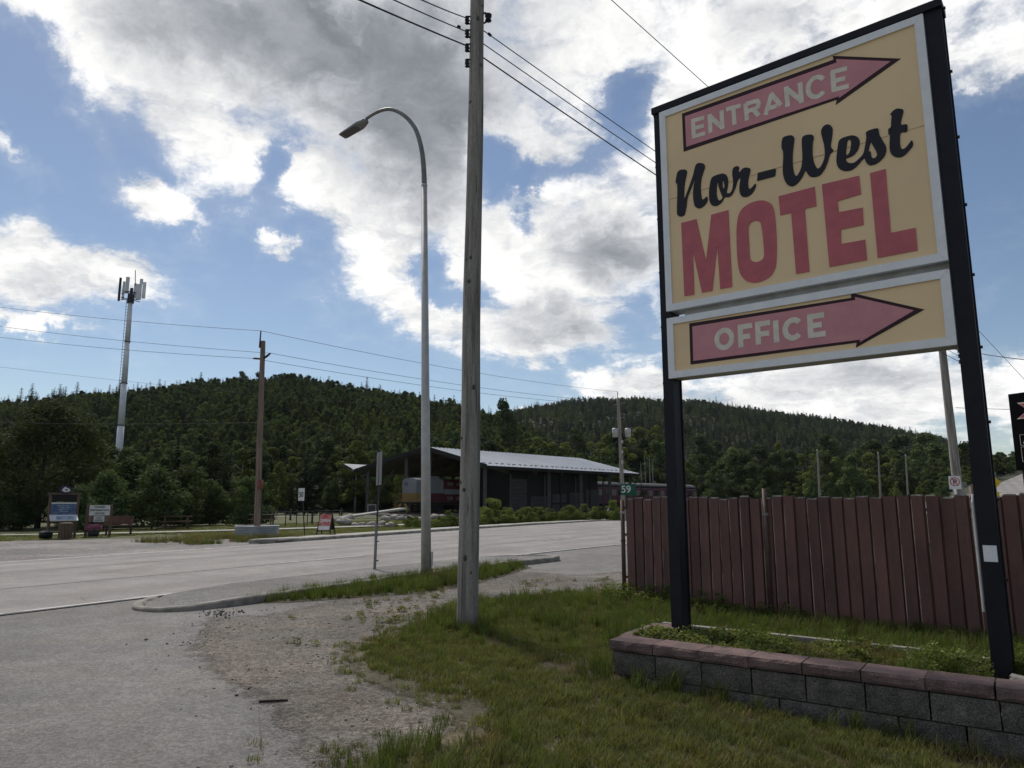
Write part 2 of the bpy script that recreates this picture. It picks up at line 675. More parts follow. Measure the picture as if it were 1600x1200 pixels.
mat('arrow_dark', (.034, .010, .016), (.028, .009, .014), 4, 3, .5, coord='World')
mat('letter_cream', (.76, .69, .58), (.66, .60, .50), 14, 5, .5, coord='World')
mat('motel_red', (.52, .135, .155), (.46, .12, .14), 7, 6, .5, coord='World')
mat('pylon_black', (.004, .004, .005), None, 5, 3, .7, spec=.08)
mat('script_black', (.011, .012, .018), (.016, .016, .022), 7, 3, .5, coord='World')
mat('slat_brown', (.160, .078, .063), (.106, .056, .048), 2.2, 8, .55, .12, 12, stretch=(1, 1, .5), rand=.22, spec=.35, fine=.1)
mat('edge_highlight', (.36, .27, .24), (.13, .075, .066), 3, 6, .6, rand=.35)  # pale tone painted as a highlight along the slats' worn left fold
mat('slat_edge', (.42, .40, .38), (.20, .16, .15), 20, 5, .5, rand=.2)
mat('rusty_pipe', (.075, .042, .036), (.10, .06, .05), 12, 6, .6, .1)
mat('block_grey', (.215, .196, .170), (.130, .120, .106), 7, 9, .95, 2.0, 70, rand=.18, fine=.5, fscale=95)
mat('cap_red', (.215, .140, .128), (.135, .095, .090), 5, 8, .9, 1.2, 60, rand=.2, fine=.22, fscale=90)
mat('timber', (.315, .290, .262), (.158, .144, .130), 1.6, 10, .85, .6, 8, stretch=(11, 11, .55), spec=.15, contrast=(.32, .62), fine=.25, fscale=26)
mat('timber_brown', (.25, .185, .15), (.15, .11, .088), 1.6, 10, .85, .4, 8, stretch=(9, 9, .6), spec=.15)
mat('knot', (.07, .062, .055), (.12, .11, .10), 20, 4, .9)
mat('red_paint', (.21, .045, .045), (.19, .09, .075), 6, 4, .7)
mat('galvanised', (.47, .46, .44), (.39, .38, .365), 5, 6, .45, metal=.25, coord='World', spec=.4)
mat('corrugated', (.42, .43, .45), (.34, .35, .37), 3, 6, .45, metal=.35)
mat('white_tower', (.70, .71, .73), (.58, .60, .63), .6, 7, .6)
mat('dark_metal', (.022, .022, .024), (.035, .034, .034), 9, 5, .55)
mat('black_rubber', (.012, .012, .013), None, 6, 3, .6)
mat('lamp_grey', (.20, .20, .19), (.15, .15, .14), 9, 5, .5)
mat('wire', (.016, .016, .018), None, 5, 2, .6)
mat('shed_roof', (.66, .67, .69), (.60, .61, .63), .4, 5, .34, metal=.15, spec=.5)
mat('wing_metal', (.30, .30, .31), (.24, .24, .25), .6, 5, .45, metal=.15)
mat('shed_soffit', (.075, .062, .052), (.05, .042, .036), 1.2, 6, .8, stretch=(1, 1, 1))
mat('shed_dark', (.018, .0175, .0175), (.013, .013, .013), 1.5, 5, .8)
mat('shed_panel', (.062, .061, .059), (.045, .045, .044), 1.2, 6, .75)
mat('column_grey', (.085, .085, .085), (.065, .065, .065), 2, 5, .7)
mat('loco_grey', (.20, .215, .235), (.16, .17, .19), .7, 5, .45)
mat('loco_yellow', (.26, .17, .06), (.20, .13, .05), .8, 5, .5)
mat('loco_maroon', (.085, .014, .024), (.06, .012, .018), .8, 5, .45)
mat('coach_maroon', (.085, .014, .024), (.065, .012, .019), .8, 5, .45)
mat('cream_letter', (.5, .48, .42), None, 3, 3, .6)
mat('window_dark', (.02, .022, .026), None, 3, 2, .12, spec=.6)
mat('window_pale', (.15, .125, .12), (.09, .075, .075), 3, 2, .3, spec=.6)
mat('stone_pale', (.36, .33, .295), (.23, .21, .19), 2.2, 9, .9, .7, 12, rand=.22, fine=.15)
mat('pebble', (.25, .23, .21), (.13, .12, .11), 3, 4, .9, rand=.65)
mat('path_concrete', (.40, .385, .35), (.31, .30, .27), .8, 6, .9, coord='World')
mat('post_wood', (.15, .098, .068), (.095, .064, .046), 3, 8, .8, stretch=(6, 6, .7))
mat('bench_wood', (.17, .085, .06), (.12, .06, .045), 3, 6, .75)
mat('white_board', (.62, .62, .60), (.54, .54, .53), 2, 4, .5)
mat('map_blue', (.045, .075, .16), (.10, .15, .26), 7, 5, .4)
mat('map_photo', (.42, .50, .56), (.20, .28, .36), 5, 6, .35)
mat('purple_dark', (.030, .022, .075), None, 4, 3, .5)
mat('text_black', (.015, .015, .016), None, 4, 2, .6)
mat('text_grey', (.10, .10, .11), None, 4, 2, .6)
mat('sign_white', (.72, .72, .71), (.64, .64, .63), 4, 4, .45, spec=.4)
mat('sign_red', (.48, .045, .05), (.42, .04, .045), 4, 4, .5)
mat('sign_green', (.012, .13, .075), (.010, .11, .062), 4, 4, .45)
mat('sign_yellow', (.72, .50, .02), (.62, .42, .02), 4, 4, .45)
mat('sign_back', (.22, .22, .225), (.18, .18, .18), 4, 4, .5, metal=.3)
mat('open_red', (.42, .065, .06), (.55, .25, .22), 6, 4, .5)
mat('stick_brown', (.045, .022, .018), (.03, .015, .012), 9, 5, .8)
mat('bark', (.085, .075, .062), (.045, .04, .034), 3, 7, .9, stretch=(4, 4, .7))
mat('bark_white', (.34, .33, .30), (.2, .19, .17), 3, 7, .8, stretch=(4, 4, .7))
mat('petal_pink', (.46, .12, .22), (.34, .07, .16), 6, 3, .6)
mat('dry_litter', (.16, .14, .11), (.10, .085, .06), 6, 3, .8, rand=.3)
leaf_mat('leaf_mid', (.088, .122, .054), (.048, .070, .033), .5, .22)
leaf_mat('leaf_light', (.140, .170, .055), (.078, .102, .034), .4, .25)
leaf_mat('leaf_grey', (.080, .098, .050), (.044, .056, .028), .25, .2)
leaf_mat('needle', (.042, .060, .034), (.024, .036, .022), .3, .1)
leaf_mat('grass_blade', (.165, .188, .074), (.098, .116, .044), .28, .28, (1.45, 1.10, .9))
leaf_mat('grass_tall', (.120, .155, .046), (.070, .095, .030), .3, .28, (1.2, 1.05, .9))
leaf_mat('weed_leaf', (.175, .200, .066), (.095, .118, .040), .35, .28, (1.25, 1.02, .9))
leaf_mat('dry_grass', (.20, .165, .085), (.13, .105, .055), .3, .25)
leaf_mat('white_flower', (.42, .42, .36), (.28, .29, .24), .2, .2)


# ------------------------------------------------------------------ the ground
def grid_obj(name, pts, nu, nv, m, smooth=True):
    me = bpy.data.meshes.new(name)
    fs = []
    for i in range(nu - 1):
        for j in range(nv - 1):
            a = i * nv + j
            fs.append((a, a + 1, a + nv + 1, a + nv))
    me.from_pydata([tuple(p) for p in pts], [], fs)
    if smooth:
        for p in me.polygons:
            p.use_smooth = True
    me.materials.append(MATS[m])
    o = bpy.data.objects.new(name, me)
    COL.objects.link(o)
    bmn = bmesh.new()
    bmn.from_mesh(me)
    bmesh.ops.recalc_face_normals(bmn, faces=bmn.faces[:])
    up = sum((f.normal.z for f in bmn.faces))
    if up < 0:
        bmesh.ops.reverse_faces(bmn, faces=bmn.faces[:])
    bmn.to_mesh(me)
    bmn.free()
    return o


radii = [0.0, 2, 4, 7, 11, 16, 22, 29, 37, 46, 56, 67, 79, 92, 106, 121, 138, 157, 180, 205, 235, 270, 320, 400, 550, 800, 1200, 1800]
pts = []
NS = 120
for r_ in radii:
    for k in range(NS + 1):
        a = 2 * math.pi * k / NS
        x, y = r_ * math.sin(a), r_ * math.cos(a)
        pts.append((x, y, ground_z(x, y) - (.035 if r_ > 20 else .22)))
gob = structure(grid_obj('ground', pts, len(radii), NS + 1, 'meadow'))
gob.data.materials.append(MATS['bank'])
for p in gob.data.polygons:
    c = p.center
    if c.z > .25 or math.hypot(c.x, c.y) > 110:
        p.material_index = 1

# highway
pts = []
aa = list(np.arange(-90, 70, 4.0)) + list(np.arange(70, 251, 6.0))
for a in aa:
    n_, f_ = interp(a, NA, NP_), interp(a, FA, FP)
    for j in range(9):
        t = j / 8
        p_ = n_ + (f_ - n_) * t
        pts.append(RP(a, p_, road_z(a) + .012 + .05 * (1 - (2 * t - 1) ** 2)))
structure(grid_obj('road', pts, len(aa), 9, 'road_asphalt'))


def ribbon(name, m, aps, w, z, kind='structure', step=1.0, wob=0.0, seed=1, ragged=0.0):
    """a painted stripe following (a, p) points"""
    mb = MB()
    A = [q[0] for q in aps]
    P = [q[1] for q in aps]
    xs = list(np.arange(A[0], A[-1] + 1e-6, step))
    if len(xs) < 2:
        xs = [A[0], A[-1]]
    prev = None
    rr = random.Random(seed)
    for a in xs:
        p_ = interp(a, A, P) + wob * mnoise.noise(Vector((a * .45, seed * 3.1, 0)))
        n_, f_ = interp(a, NA, NP_), interp(a, FA, FP)
        t = (p_ - n_) / (f_ - n_)
        zz = road_z(a) + .012 + .05 * max(0, (1 - (2 * t - 1) ** 2)) + z if 0 <= t <= 1 else z + .012
        e1 = w / 2 * (1 + rr.uniform(-ragged, ragged))
        e2 = w / 2 * (1 + rr.uniform(-ragged, ragged))
        cur = (RP(a, p_ - e1, zz), RP(a, p_ + e2, zz))
        if prev:
            mb.poly([prev[0], prev[1], cur[1], cur[0]])
        prev = cur
    o = mb.build(name, m)
    # make sure faces look up
    for p in o.data.polygons:
        pass
    o['kind'] = kind
    return o


nearline = [(a, interp(a, NA, NP_) - .08) for a in range(-60, 121, 4)]
farline = [(a, interp(a, FA, FP) + .45) for a in range(-60, 121, 4)]
ribbon('edge_line', 'line_paint', nearline, .11, .004, step=1.0, ragged=.25)
ribbon('edge_line', 'line_paint', farline, .10, .004, step=1.0, ragged=.3, seed=4)
for k in range(-3, 8):
    a0 = 13.1 + 12.95 * k
    f0 = lambda a: interp(a, NA, NP_) + (interp(a, FA, FP) - interp(a, NA, NP_)) * .30
    ribbon('lane_dash', 'line_paint', [(a0, f0(a0)), (a0 + 3.0, f0(a0 + 3.0))], .11, .004, step=.5, ragged=.2, seed=k + 20)
ribbon('road_seam', 'seam_tar', [(a, interp(a, NA, NP_) * .71 + interp(a, FA, FP) * .29) for a in range(-40, 60, 3)], .045, .003, step=.6, wob=.05, ragged=.5)
ribbon('road_seam', 'seam_tar', [(a, interp(a, NA, NP_) * .40 + interp(a, FA, FP) * .60) for a in range(-40, 60, 3)], .035, .003, step=.6, wob=.06, seed=3, ragged=.5)
ribbon('road_seam', 'seam_tar', [(a, interp(a, NA, NP_) + .03) for a in range(-40, 40, 3)], .05, .002, step=.5, wob=.04, seed=5, ragged=.5)
ribbon('road_seam', 'seam_tar', [(a, -11.28) for a in range(-40, 8, 3)], .04, .0, step=.5, wob=.05, seed=6, ragged=.5)
for (a0, p0, a1, p1, s) in ((9.2, -16.1, 10.6, -16.6, 9), (10.6, -16.6, 12.2, -17.5, 10), (12.6, -13.4, 15.0, -13.1, 11), (11.5, -19.5, 14.4, -20.6, 12), (3.1, -11.3, 4.2, -11.8, 13)):
    ribbon('road_crack', 'seam_tar', [(a0, p0), (a1, p1)], .022, .004, step=.15, wob=.18, seed=s, ragged=.7)


def sheet(name, loop, m, z, seed=None, amp=.1, step=.25):
    pts2 = jag([Vector((p[0], p[1])) for p in loop], amp, step, seed) if seed is not None else [Vector((p[0], p[1])) for p in loop]
    mb = MB()
    tris = tessellate_polygon([[Vector((p.x, p.y, 0)) for p in pts2]])
    mb.v = [Vector((p.x, p.y, z)) for p in pts2]
    mb.f = [tuple(t) for t in tris]
    o = mb.build(name, m)
    if sum(p.normal.z for p in o.data.polygons) < 0:
        o.data.flip_normals()
    return structure(o)


def xy(a, p):
    q = RP(a, p)
    return (q.x, q.y)


lot = [xy(-40, -11.75)] + [xy(a, interp(a, NA, NP_) + .02) for a in (0, 10, 17, 26, 35, 44)] + [xy(40, 6), (9.2, 12.6), (6.4, 10.7), (2.7, 13.7), (1.3, 13.0), (.3, 12.1), (-.6, 11.3),
                               (-.9, 10.2), (-1.2, 9.2), (-1.45, 8.15), (-1.1, 7.3), (-.6, 6.6), (-.2, 5.9), (-.1, 5.2), (-.5, 4.7), (-.9, 4.2), (-.9, 3.0), (-.8, -1.5), (-6, -16)]
sheet('parking_lot', lot, 'lot_asphalt', 0.0)


def lawn_z(x, y):
    t = min(1, max(0, (x - .6) / 2.8))
    return .010 - .115 * t * t * (3 - 2 * t)


def inside_poly(P, loop):
    x, y = P[:, 0], P[:, 1]
    res = np.zeros(len(P), bool)
    n = len(loop)
    for i in range(n):
        x0, y0 = loop[i]
        x1, y1 = loop[(i + 1) % n]
        c = ((y0 > y) != (y1 > y)) & (x < (x1 - x0) * (y - y0) / (y1 - y0 + 1e-12) + x0)
        res ^= c
    return res


def edge_dist(P, loop):
    d = np.full(len(P), 1e9)
    n = len(loop)
    for i in range(n):
        a = np.array(loop[i])
        b = np.array(loop[(i + 1) % n])
        ab = b - a
        t = np.clip(((P[:, :2] - a) @ ab) / (ab @ ab + 1e-12), 0, 1)
        d = np.minimum(d, np.linalg.norm(P[:, :2] - (a + t[:, None] * ab), axis=1))
    return d


def soft_sheet(name, loop, m, zf, step, soft):
    """a layer whose edge thins out: 'cover' runs from 0 outside to 1 well inside"""
    L = np.array(loop)
    x0, y0 = L.min(0) - soft * 2
    x1, y1 = L.max(0) + soft * 2
    xs = np.arange(x0, x1 + step, step)
    ys = np.arange(y0, y1 + step, step)
    X, Y = np.meshgrid(xs, ys, indexing='ij')
    P = np.stack([X.ravel(), Y.ravel()], 1)
    d = edge_dist(P, loop)
    sd = np.where(inside_poly(P, loop), d, -d)
    cover = np.clip(.5 + sd / (2 * soft), -.6, 1.6)
    keep = (sd > -2 * soft).reshape(X.shape)
    nv = len(ys)
    V = [(p[0], p[1], zf(p[0], p[1])) for p in P]
    fs = []
    for i in range(len(xs) - 1):
        for j in range(nv - 1):
            if keep[i, j] and keep[i + 1, j] and keep[i, j + 1] and keep[i + 1, j + 1]:
                a = i * nv + j
                fs.append((a, a + nv, a + nv + 1, a + 1))
    me = bpy.data.meshes.new(name)
    me.from_pydata(V, [], fs)
    at = me.attributes.new('cover', 'FLOAT', 'POINT')
    at.data.foreach_set('value', cover.astype(np.float32))
    b = bmesh.new()
    b.from_mesh(me)
    bmesh.ops.delete(b, geom=[v for v in b.verts if not v.link_faces], context='VERTS')
    b.to_mesh(me)
    b.free()
    for p in me.polygons:
        p.use_smooth = True
    me.materials.append(MATS[m])
    o = bpy.data.objects.new(name, me)
    COL.objects.link(o)
    return structure(o)


gp = [(335, 965), (420, 962), (560, 932), (690, 908), (800, 893), (900, 899), (990, 893), (990, 925), (800, 950), (690, 985), (600, 1030), (640, 1075), (700, 1100), (720, 1150), (640, 1185), (560, 1200), (490, 1198), (455, 1150), (420, 1095), (350, 1060), (305, 1010)]
GP = [(G(u, v).x, G(u, v).y) for u, v in gp]
GP2 = GP[:12] + [(-.75, 6.4), (-.1, 5.7), (-.3, 4.7), (-1.0, 3.9)] + GP[16:]
soft_sheet('gravel_patch', GP2, 'gravel', lambda x, y: .004, .12, .30)
LAWN = [(2.3, 14.6), (1.2, 13.4), (.1, 12.6), (-.95, 11.8), (-1.25, 10.4), (-1.55, 9.2), (-1.85, 8.15), (-1.5, 7.2), (-1.2, 6.65), (-.75, 6.15), (-.42, 5.75), (-.38, 5.35), (-.75, 5.1),
        (-1.12, 4.7), (-1.25, 4.2), (-1.3, 3.0), (-1.2, -1.5), (7.5, -1.5), (9.5, 7.2), (6.2, 10.2), (2.6, 13.2)]
soft_sheet('lawn', LAWN, 'lawn_soil', lambda x, y: lawn_z(x, y), .12, .12)
VERGE = [xy(7.9, -9.8), xy(9.5, -10.0), xy(12.5, -10.0), (xy(16.4, -9.75)), xy(15.8, -8.9), xy(13.6, -8.35), xy(11.5, -8.0), xy(10.2, -8.15), xy(9.3, -8.7), xy(8.4, -9.2)]
soft_sheet('grass_verge', VERGE, 'lawn_soil', lambda x, y: .009, .10, .14)
# far side: gravel pull-off, pavement behind the kerb, garden path
sheet('gravel_layby', [xy(-60, -22.0), xy(0, -22.0), xy(10, -21.95), xy(17, -22.2), xy(19.5, -22.7), xy(21.0, -25.5), xy(21.5, -29.5), xy(19, -31.8), xy(15.0, -33.6), xy(8, -34.2), xy(-60, -34.5)], 'far_gravel', -.012, seed=12, amp=.22, step=.6)
fk = [(a, interp(a, FA, FP)) for a in (20.2, 23, 26, 30, 35, 40, 44, 50, 60, 72)]
sheet('pavement', [xy(a, p - .18) for a, p in fk] + [xy(a, p - 1.9) for a, p in fk[::-1]], 'path_concrete', .10)
sheet('garden_path', [(-24.5, 34.6), (-20, 36.6), (-14, 41.5), (-8, 48.5), (-4.5, 58), (-4.5, 60.5), (-8.5, 50.5), (-14.5, 43.0), (-20.6, 37.6), (-24.6, 35.5)], 'path_concrete', .05, seed=2, amp=.05, step=.6)
sheet('garden_path', [(-34, 78), (-16, 84), (-8, 74), (-7.2, 75.5), (-15.2, 86.5), (-34, 80.5)], 'path_concrete', -.008)

# kerbs
def kerb_strip(name, outer, width, z0, z1, m, tip=None):
    """kerb along a polyline of (x, y); the top is bevelled"""
    mb = MB()
    prev = None
    n = len(outer)
    for i, q in enumerate(outer):
        a = Vector(outer[max(i - 1, 0)])
        b = Vector(outer[min(i + 1, n - 1)])
        d = (b - a).normalized()
        s = Vector((-d.y, d.x))
        jx = .012 * mnoise.noise(Vector((q[0] * 2, q[1] * 2, 1))) + .010 * mnoise.noise(Vector((q[0] * 7, q[1] * 7, 4)))
        q = Vector(q)
        top = z0 + (z1 - z0) * (tip(q) if tip else 1.0) + jx
        sec = [(0.0, z0), (.012, top - .03), (.045, top), (width - .02, top), (width, top - .02), (width, z0)]
        cur = [Vector((q.x + s.x * k, q.y + s.y * k, zz)) for k, zz in sec]
        if prev:
            for j in range(5):
                mb.poly([prev[j], prev[j + 1], cur[j + 1], cur[j]])
        else:
            mb.poly(cur)
        prev = cur
    mb.poly(prev)
    o = mb.build(name, m, smooth=False)
    return structure(o)


isl = [xy(7.4, -11.05), xy(6.95, -10.75), xy(6.8, -10.35), xy(7.0, -9.98), xy(7.5, -9.8), xy(8.5, -9.74), xy(10, -9.74), xy(12, -9.74), xy(14, -9.70), xy(15.6, -9.62), xy(17.2, -9.42), xy(17.9, -9.38), xy(18.3, -9.6), xy(18.35, -9.9), xy(17.9, -10.25)]
isl = [(p[0] + .022 * mnoise.noise(Vector((p[0] * 4, p[1] * 4, 7))), p[1] + .022 * mnoise.noise(Vector((p[0] * 4, p[1] * 4, 9)))) for p in spline(isl, 9, closed=False)]
def tip_height(q):
    a = q.x * rv.x + q.y * rv.y
    return .50 + .50 * min(1, max(0, (a - 6.75) / 1.1)) * min(1, .5 + max(0, (18.5 - a) / .8))


kerb_strip('kerb', isl[::-1], .17, -.02, .128, 'concrete', tip_height)
inner = [tuple(p) for p in isl] + [xy(17.2, -11.1), xy(15, -11.36), xy(12, -11.5), xy(9, -11.52), xy(7.6, -11.2)]
sh_ = sheet('traffic_island', inner, 'lot_asphalt', .085)
for v in sh_.data.vertices:
    v.co.z = -.02 + .148 * tip_height(v.co) - .022
mb = MB()
for i in range(len(inner)):   # sloping edge of the island down to the road
    pass
edge = [xy(7.2, -11.2), xy(9, -11.56), xy(12, -11.54), xy(15, -11.40), xy(17.3, -11.15), xy(18.0, -10.65)]
for q0, q1 in zip(edge[:-1], edge[1:]):
    a, b = Vector((*q0, .0)), Vector((*q1, .0))
    a.z, b.z = .107 * tip_height(a), .107 * tip_height(b)
    d = (b - a).normalized()
    s = Vector((-d.y, d.x, 0)) * .10
    mb.poly([a - s * .9, b - s * .9, b + s * 1.0 + Vector((0, 0, -.09)), a + s * 1.0 + Vector((0, 0, -.09))])
structure(mb.build('island_edge', 'lot_asphalt'))
fk2 = [xy(a, interp(a, FA, FP) - .02) for a in np.arange(20.0, 74, 1.2)]
fk2[0] = xy(19.3, -23.4)
kerb_strip('kerb', fk2, .20, -.03, .14, 'concrete')

# ------------------------------------------------------------------ hills
def ridge1(u):
    return interp(u, [-900, -300, 0, 60, 120, 180, 250, 330, 420, 480, 540, 600, 660, 720, 780, 850, 950, 1100], [645, 628, 640, 634, 630, 626, 619, 612, 608, 611, 618, 627, 637, 648, 662, 690, 740, 790])


def ridge2(u):
    return interp(u, [500, 700, 760, 830, 900, 1000, 1100, 1200, 1300, 1400, 1480, 1530, 1580, 1700, 2000], [760, 690, 662, 642, 635, 630, 636, 648, 662, 676, 690, 712, 730, 745, 760])


def hill_height(rf, u, y, y0, y1, tree):
    """height of the hill side at picture column u and distance y"""
    zr = (785 - rf(u)) / 1132.0 * y1 * .985 + H - tree
    t = (y - y0) / (y1 - y0)
    if t <= 0:
        return -.6
    k = math.sin(min(t, 1) * math.pi / 2) ** 1.25
    if t > 1:
        k = max(0, 1 - ((t - 1) * 2.2) ** 2)
    n_ = 1 + .10 * mnoise.fractal(Vector((u * .012, y * .012, 3)), 1, 2, 3) * min(1, max(0, 1 - abs(t - .5) * 2))
    return max(-.6, zr * k * n_)


def hill(name, rf, u0, u1, du, y0, y1, yend, ny, tree):
    pts = []
    us = np.arange(u0, u1 + 1, du)
    ys = np.linspace(y0, yend, ny)
    for u in us:
        for y in ys:
            pts.append(((u - 800) / 1132.0 * y, y, hill_height(rf, u, y, y0, y1, tree)))
    return structure(grid_obj(name, pts, len(us), ny, 'forest_floor'))


H1 = (ridge1, 112.0, 400.0, 7.0)
H2 = (ridge2, 330.0, 900.0, 8.5)
hill('hill', ridge1, -900, 1080, 30, 112.0, 400.0, 520.0, 26, 7.0)
hill('hill', ridge2, 450, 2100, 30, 330.0, 900.0, 1150.0, 26, 8.5)


# ------------------------------------------------------------------ the air
hz = bpy.data.materials.new('haze_air')
hz.use_nodes = True
hz.node_tree.nodes.clear()
_o = hz.node_tree.nodes.new('ShaderNodeOutputMaterial')
_v = hz.node_tree.nodes.new('ShaderNodeVolumePrincipled')
_v.inputs['Color'].default_value = (.80, .88, 1.0, 1)
_v.inputs['Density'].default_value = HAZE
_v.inputs['Anisotropy'].default_value = .2
hz.node_tree.links.new(_v.outputs[0], _o.inputs['Volume'])
MATS['haze_air'] = hz
ho = MB().box((0, 0, 104), (3800, 3800, 212)).build('haze', 'haze_air')
tag(ho, 'thin summer haze between the road and the far hills', None, None, 'stuff')

# ------------------------------------------------------------------ vegetation
def np_mesh(name, V, Fq, m, tint=None):
    """mesh from numpy arrays of quads (n, 4) with a tint per face"""
    me = bpy.data.meshes.new(name)
    nf = len(Fq)
    k = Fq.shape[1]
    me.vertices.add(len(V))
    me.vertices.foreach_set('co', np.asarray(V, dtype=np.float32).ravel())
    me.loops.add(nf * k)
    me.loops.foreach_set('vertex_index', Fq.astype(np.int32).ravel())
    me.polygons.add(nf)
    me.polygons.foreach_set('loop_start', np.arange(0, nf * k, k, dtype=np.int32))
    me.update(calc_edges=True)
    if tint is not None:
        at = me.attributes.new('tint', 'FLOAT', 'FACE')
        at.data.foreach_set('value', np.asarray(tint, dtype=np.float32))
    me.materials.append(MATS[m])
    return me


def leaf_quads(P, N, size, rs, droop=0.0):
    n = len(P)
    N = N / np.maximum(np.linalg.norm(N, axis=1, keepdims=True), 1e-6)
    T = rs.normal(size=(n, 3))
    T -= N * (T * N).sum(1, keepdims=True)
    T /= np.maximum(np.linalg.norm(T, axis=1, keepdims=True), 1e-6)
    B = np.cross(N, T)
    s = size * rs.uniform(.6, 1.35, (n, 1))
    a = T * s
    b = B * s * .62
    V = np.stack([P - a, P - b * .9 + a * .1, P + a, P + b * .9 + a * .1], 1).reshape(-1, 3)
    Fq = np.arange(n * 4).reshape(n, 4)
    return V, Fq


def crown_mesh(name, m, seed, h, w, n, leaf, base=.22, lobes=26, gap=.5):
    """broadleaf crown: leaf clumps spread over limbs, gaps between them"""
    rs = np.random.RandomState(seed)
    C, S = [], []
    for i in range(lobes):
        t = rs.uniform(0, 1)
        z = h * (base + (1 - base) * t)
        prof = math.sin(math.pi * min(1, (t * .86 + .14))) ** .7 * (1 - .25 * t)
        a = rs.uniform(0, 2 * math.pi)
        r_ = w * .5 * prof * rs.uniform(.25, .95)
        C.append((r_ * math.cos(a), r_ * math.sin(a), z))
        S.append(w * rs.uniform(.10, .21) * (1.1 - .35 * t))
    C.append((0, 0, h * .93))
    S.append(w * .12)
    C = np.array(C)
    S = np.array(S)
    idx = rs.choice(len(C), n, p=S ** 2 / (S ** 2).sum())
    d = rs.normal(size=(n, 3))
    d /= np.linalg.norm(d, axis=1, keepdims=True)
    d[:, 2] *= .8
    rad = S[idx, None] * (rs.uniform(.15, 1, (n, 1)) ** .45)
    P = C[idx] + d * rad
    P[:, 2] = np.maximum(P[:, 2], h * .05)
    N = d + rs.normal(size=(n, 3)) * .7 + np.array([0, 0, .5])
    V, Fq = leaf_quads(P, N, leaf, rs)
    lob = rs.uniform(0, 1, len(C))
    tint = np.clip(.5 * lob[idx] + .5 * rs.uniform(0, 1, n), 0, 1)
    return np_mesh(name, V, Fq, m, tint)


def spruce_mesh(name, m, seed, h, w, levels=22, per=9, tuft=5):
    rs = np.random.RandomState(seed)
    P, N, Sz = [], [], []
    for L in range(levels):
        t = (L + .4) / levels
        z = h * (.06 + .94 * t)
        ln = w * .5 * (1 - t) ** .85 * rs.uniform(.8, 1.15) + .05 * w
        k = max(4, int(per * (1 - .5 * t)))
        a0 = rs.uniform(0, 6.28)
        for b in range(k):
            a = a0 + 6.283 * b / k + rs.uniform(-.25, .25)
            l2 = ln * rs.uniform(.65, 1.12)
            if rs.uniform() < .08:
                continue
            for q in range(tuft):
                f = (q + .6) / tuft
                r_ = l2 * f
                zz = z - l2 * (.30 * f * f) + .05 * f
                sp = l2 * .16
                P.append((r_ * math.cos(a) + rs.normal() * sp * .5, r_ * math.sin(a) + rs.normal() * sp * .5, zz + rs.normal() * h * .006))
                N.append((rs.normal() * .35, rs.normal() * .35, 1))
                Sz.append(max(.10, l2 * .26 * (1.25 - .6 * f)))
    P = np.array(P)
    N = np.array(N, dtype=float)
    rsz = np.array(Sz)[:, None]
    V, Fq = leaf_quads(P, N, rsz, rs)
    # a vertical card per tuft as well, so that the boughs have body
    V2, F2 = leaf_quads(P, rs.normal(size=P.shape) * np.array([1, 1, .2]), rsz * .7, rs)
    # leading shoot
    V = np.concatenate([V, V2])
    Fq = np.concatenate([Fq, F2 + len(P) * 4])
    tint = rs.uniform(0, 1, len(Fq))
    return np_mesh(name, V, Fq, m, tint)


def trunk_mesh(name, m, h, r0, seed, limbs=6, crown_w=3.0, base=.25):
    rr = random.Random(seed)
    mb = MB()
    pts = []
    for i in range(7):
        t = i / 6
        pts.append((rr.uniform(-.1, .1) * h * .04 * t, rr.uniform(-.1, .1) * h * .04 * t, -.1 + h * .93 * t))
    mb.tube(pts, [r0 * (1 - .85 * i / 6) for i in range(7)], 7)
    for k in range(limbs):
        t = base + (1 - base) * (k + .5) / limbs * .8
        a = k * 2.4 + rr.uniform(-.4, .4)
        z = h * t
        ln = crown_w * .42 * (1 - .4 * t)
        mb.tube([(0, 0, z), (ln * .5 * math.cos(a), ln * .5 * math.sin(a), z + ln * .35), (ln * math.cos(a), ln * math.sin(a), z + ln * .8)],
                [r0 * .45 * (1 - t * .5), r0 * .28 * (1 - t * .5), r0 * .08], 5)
    o = mb.build(name, m, smooth=True)
    me = o.data
    bpy.data.objects.remove(o)
    return me


TREES = {}   # kind -> list of (crown mesh, trunk mesh, height, width)
TREES['broad'] = [(crown_mesh('broadleaf_crown', 'leaf_mid', 10 + i, 10, 6.4, 6000, .18, lobes=34), trunk_mesh('broadleaf_trunk', 'bark', 10, .16, i, 7, 6)) for i in range(4)]
TREES['light'] = [(crown_mesh('poplar_crown', 'leaf_light', 30 + i, 10, 4.6, 5000, .16, lobes=28, base=.16), trunk_mesh('poplar_trunk', 'bark_white', 10, .12, 20 + i, 7, 4)) for i in range(3)]
TREES['spruce'] = [(spruce_mesh('spruce_crown', 'needle', 50 + i, 10, (3.4, 2.7, 4.0)[i], 26, 9, 5), trunk_mesh('spruce_trunk', 'bark', 10, .12, 40 + i, 0)) for i in range(3)]
TREES['thin'] = [(spruce_mesh('thin_spruce_crown', 'needle', 70 + i, 10, (2.4, 2.9)[i], 24, 7, 4), trunk_mesh('thin_trunk', 'bark', 10, .09, 60 + i, 0)) for i in range(2)]
TREES['big'] = [(crown_mesh('willow_crown', 'leaf_grey', 91, 8.2, 9.5, 26000, .105, base=.05, lobes=70), trunk_mesh('willow_trunk', 'bark', 8, .2, 91, 9, 8, .1))]
TREES['shrub'] = [(crown_mesh('shrub_crown', 'leaf_mid', 95 + i, 4, 4.6, 9000, .095, base=.04, lobes=34), trunk_mesh('shrub_stem', 'bark', 3.4, .07, 95 + i, 6, 4, .1)) for i in range(3)]
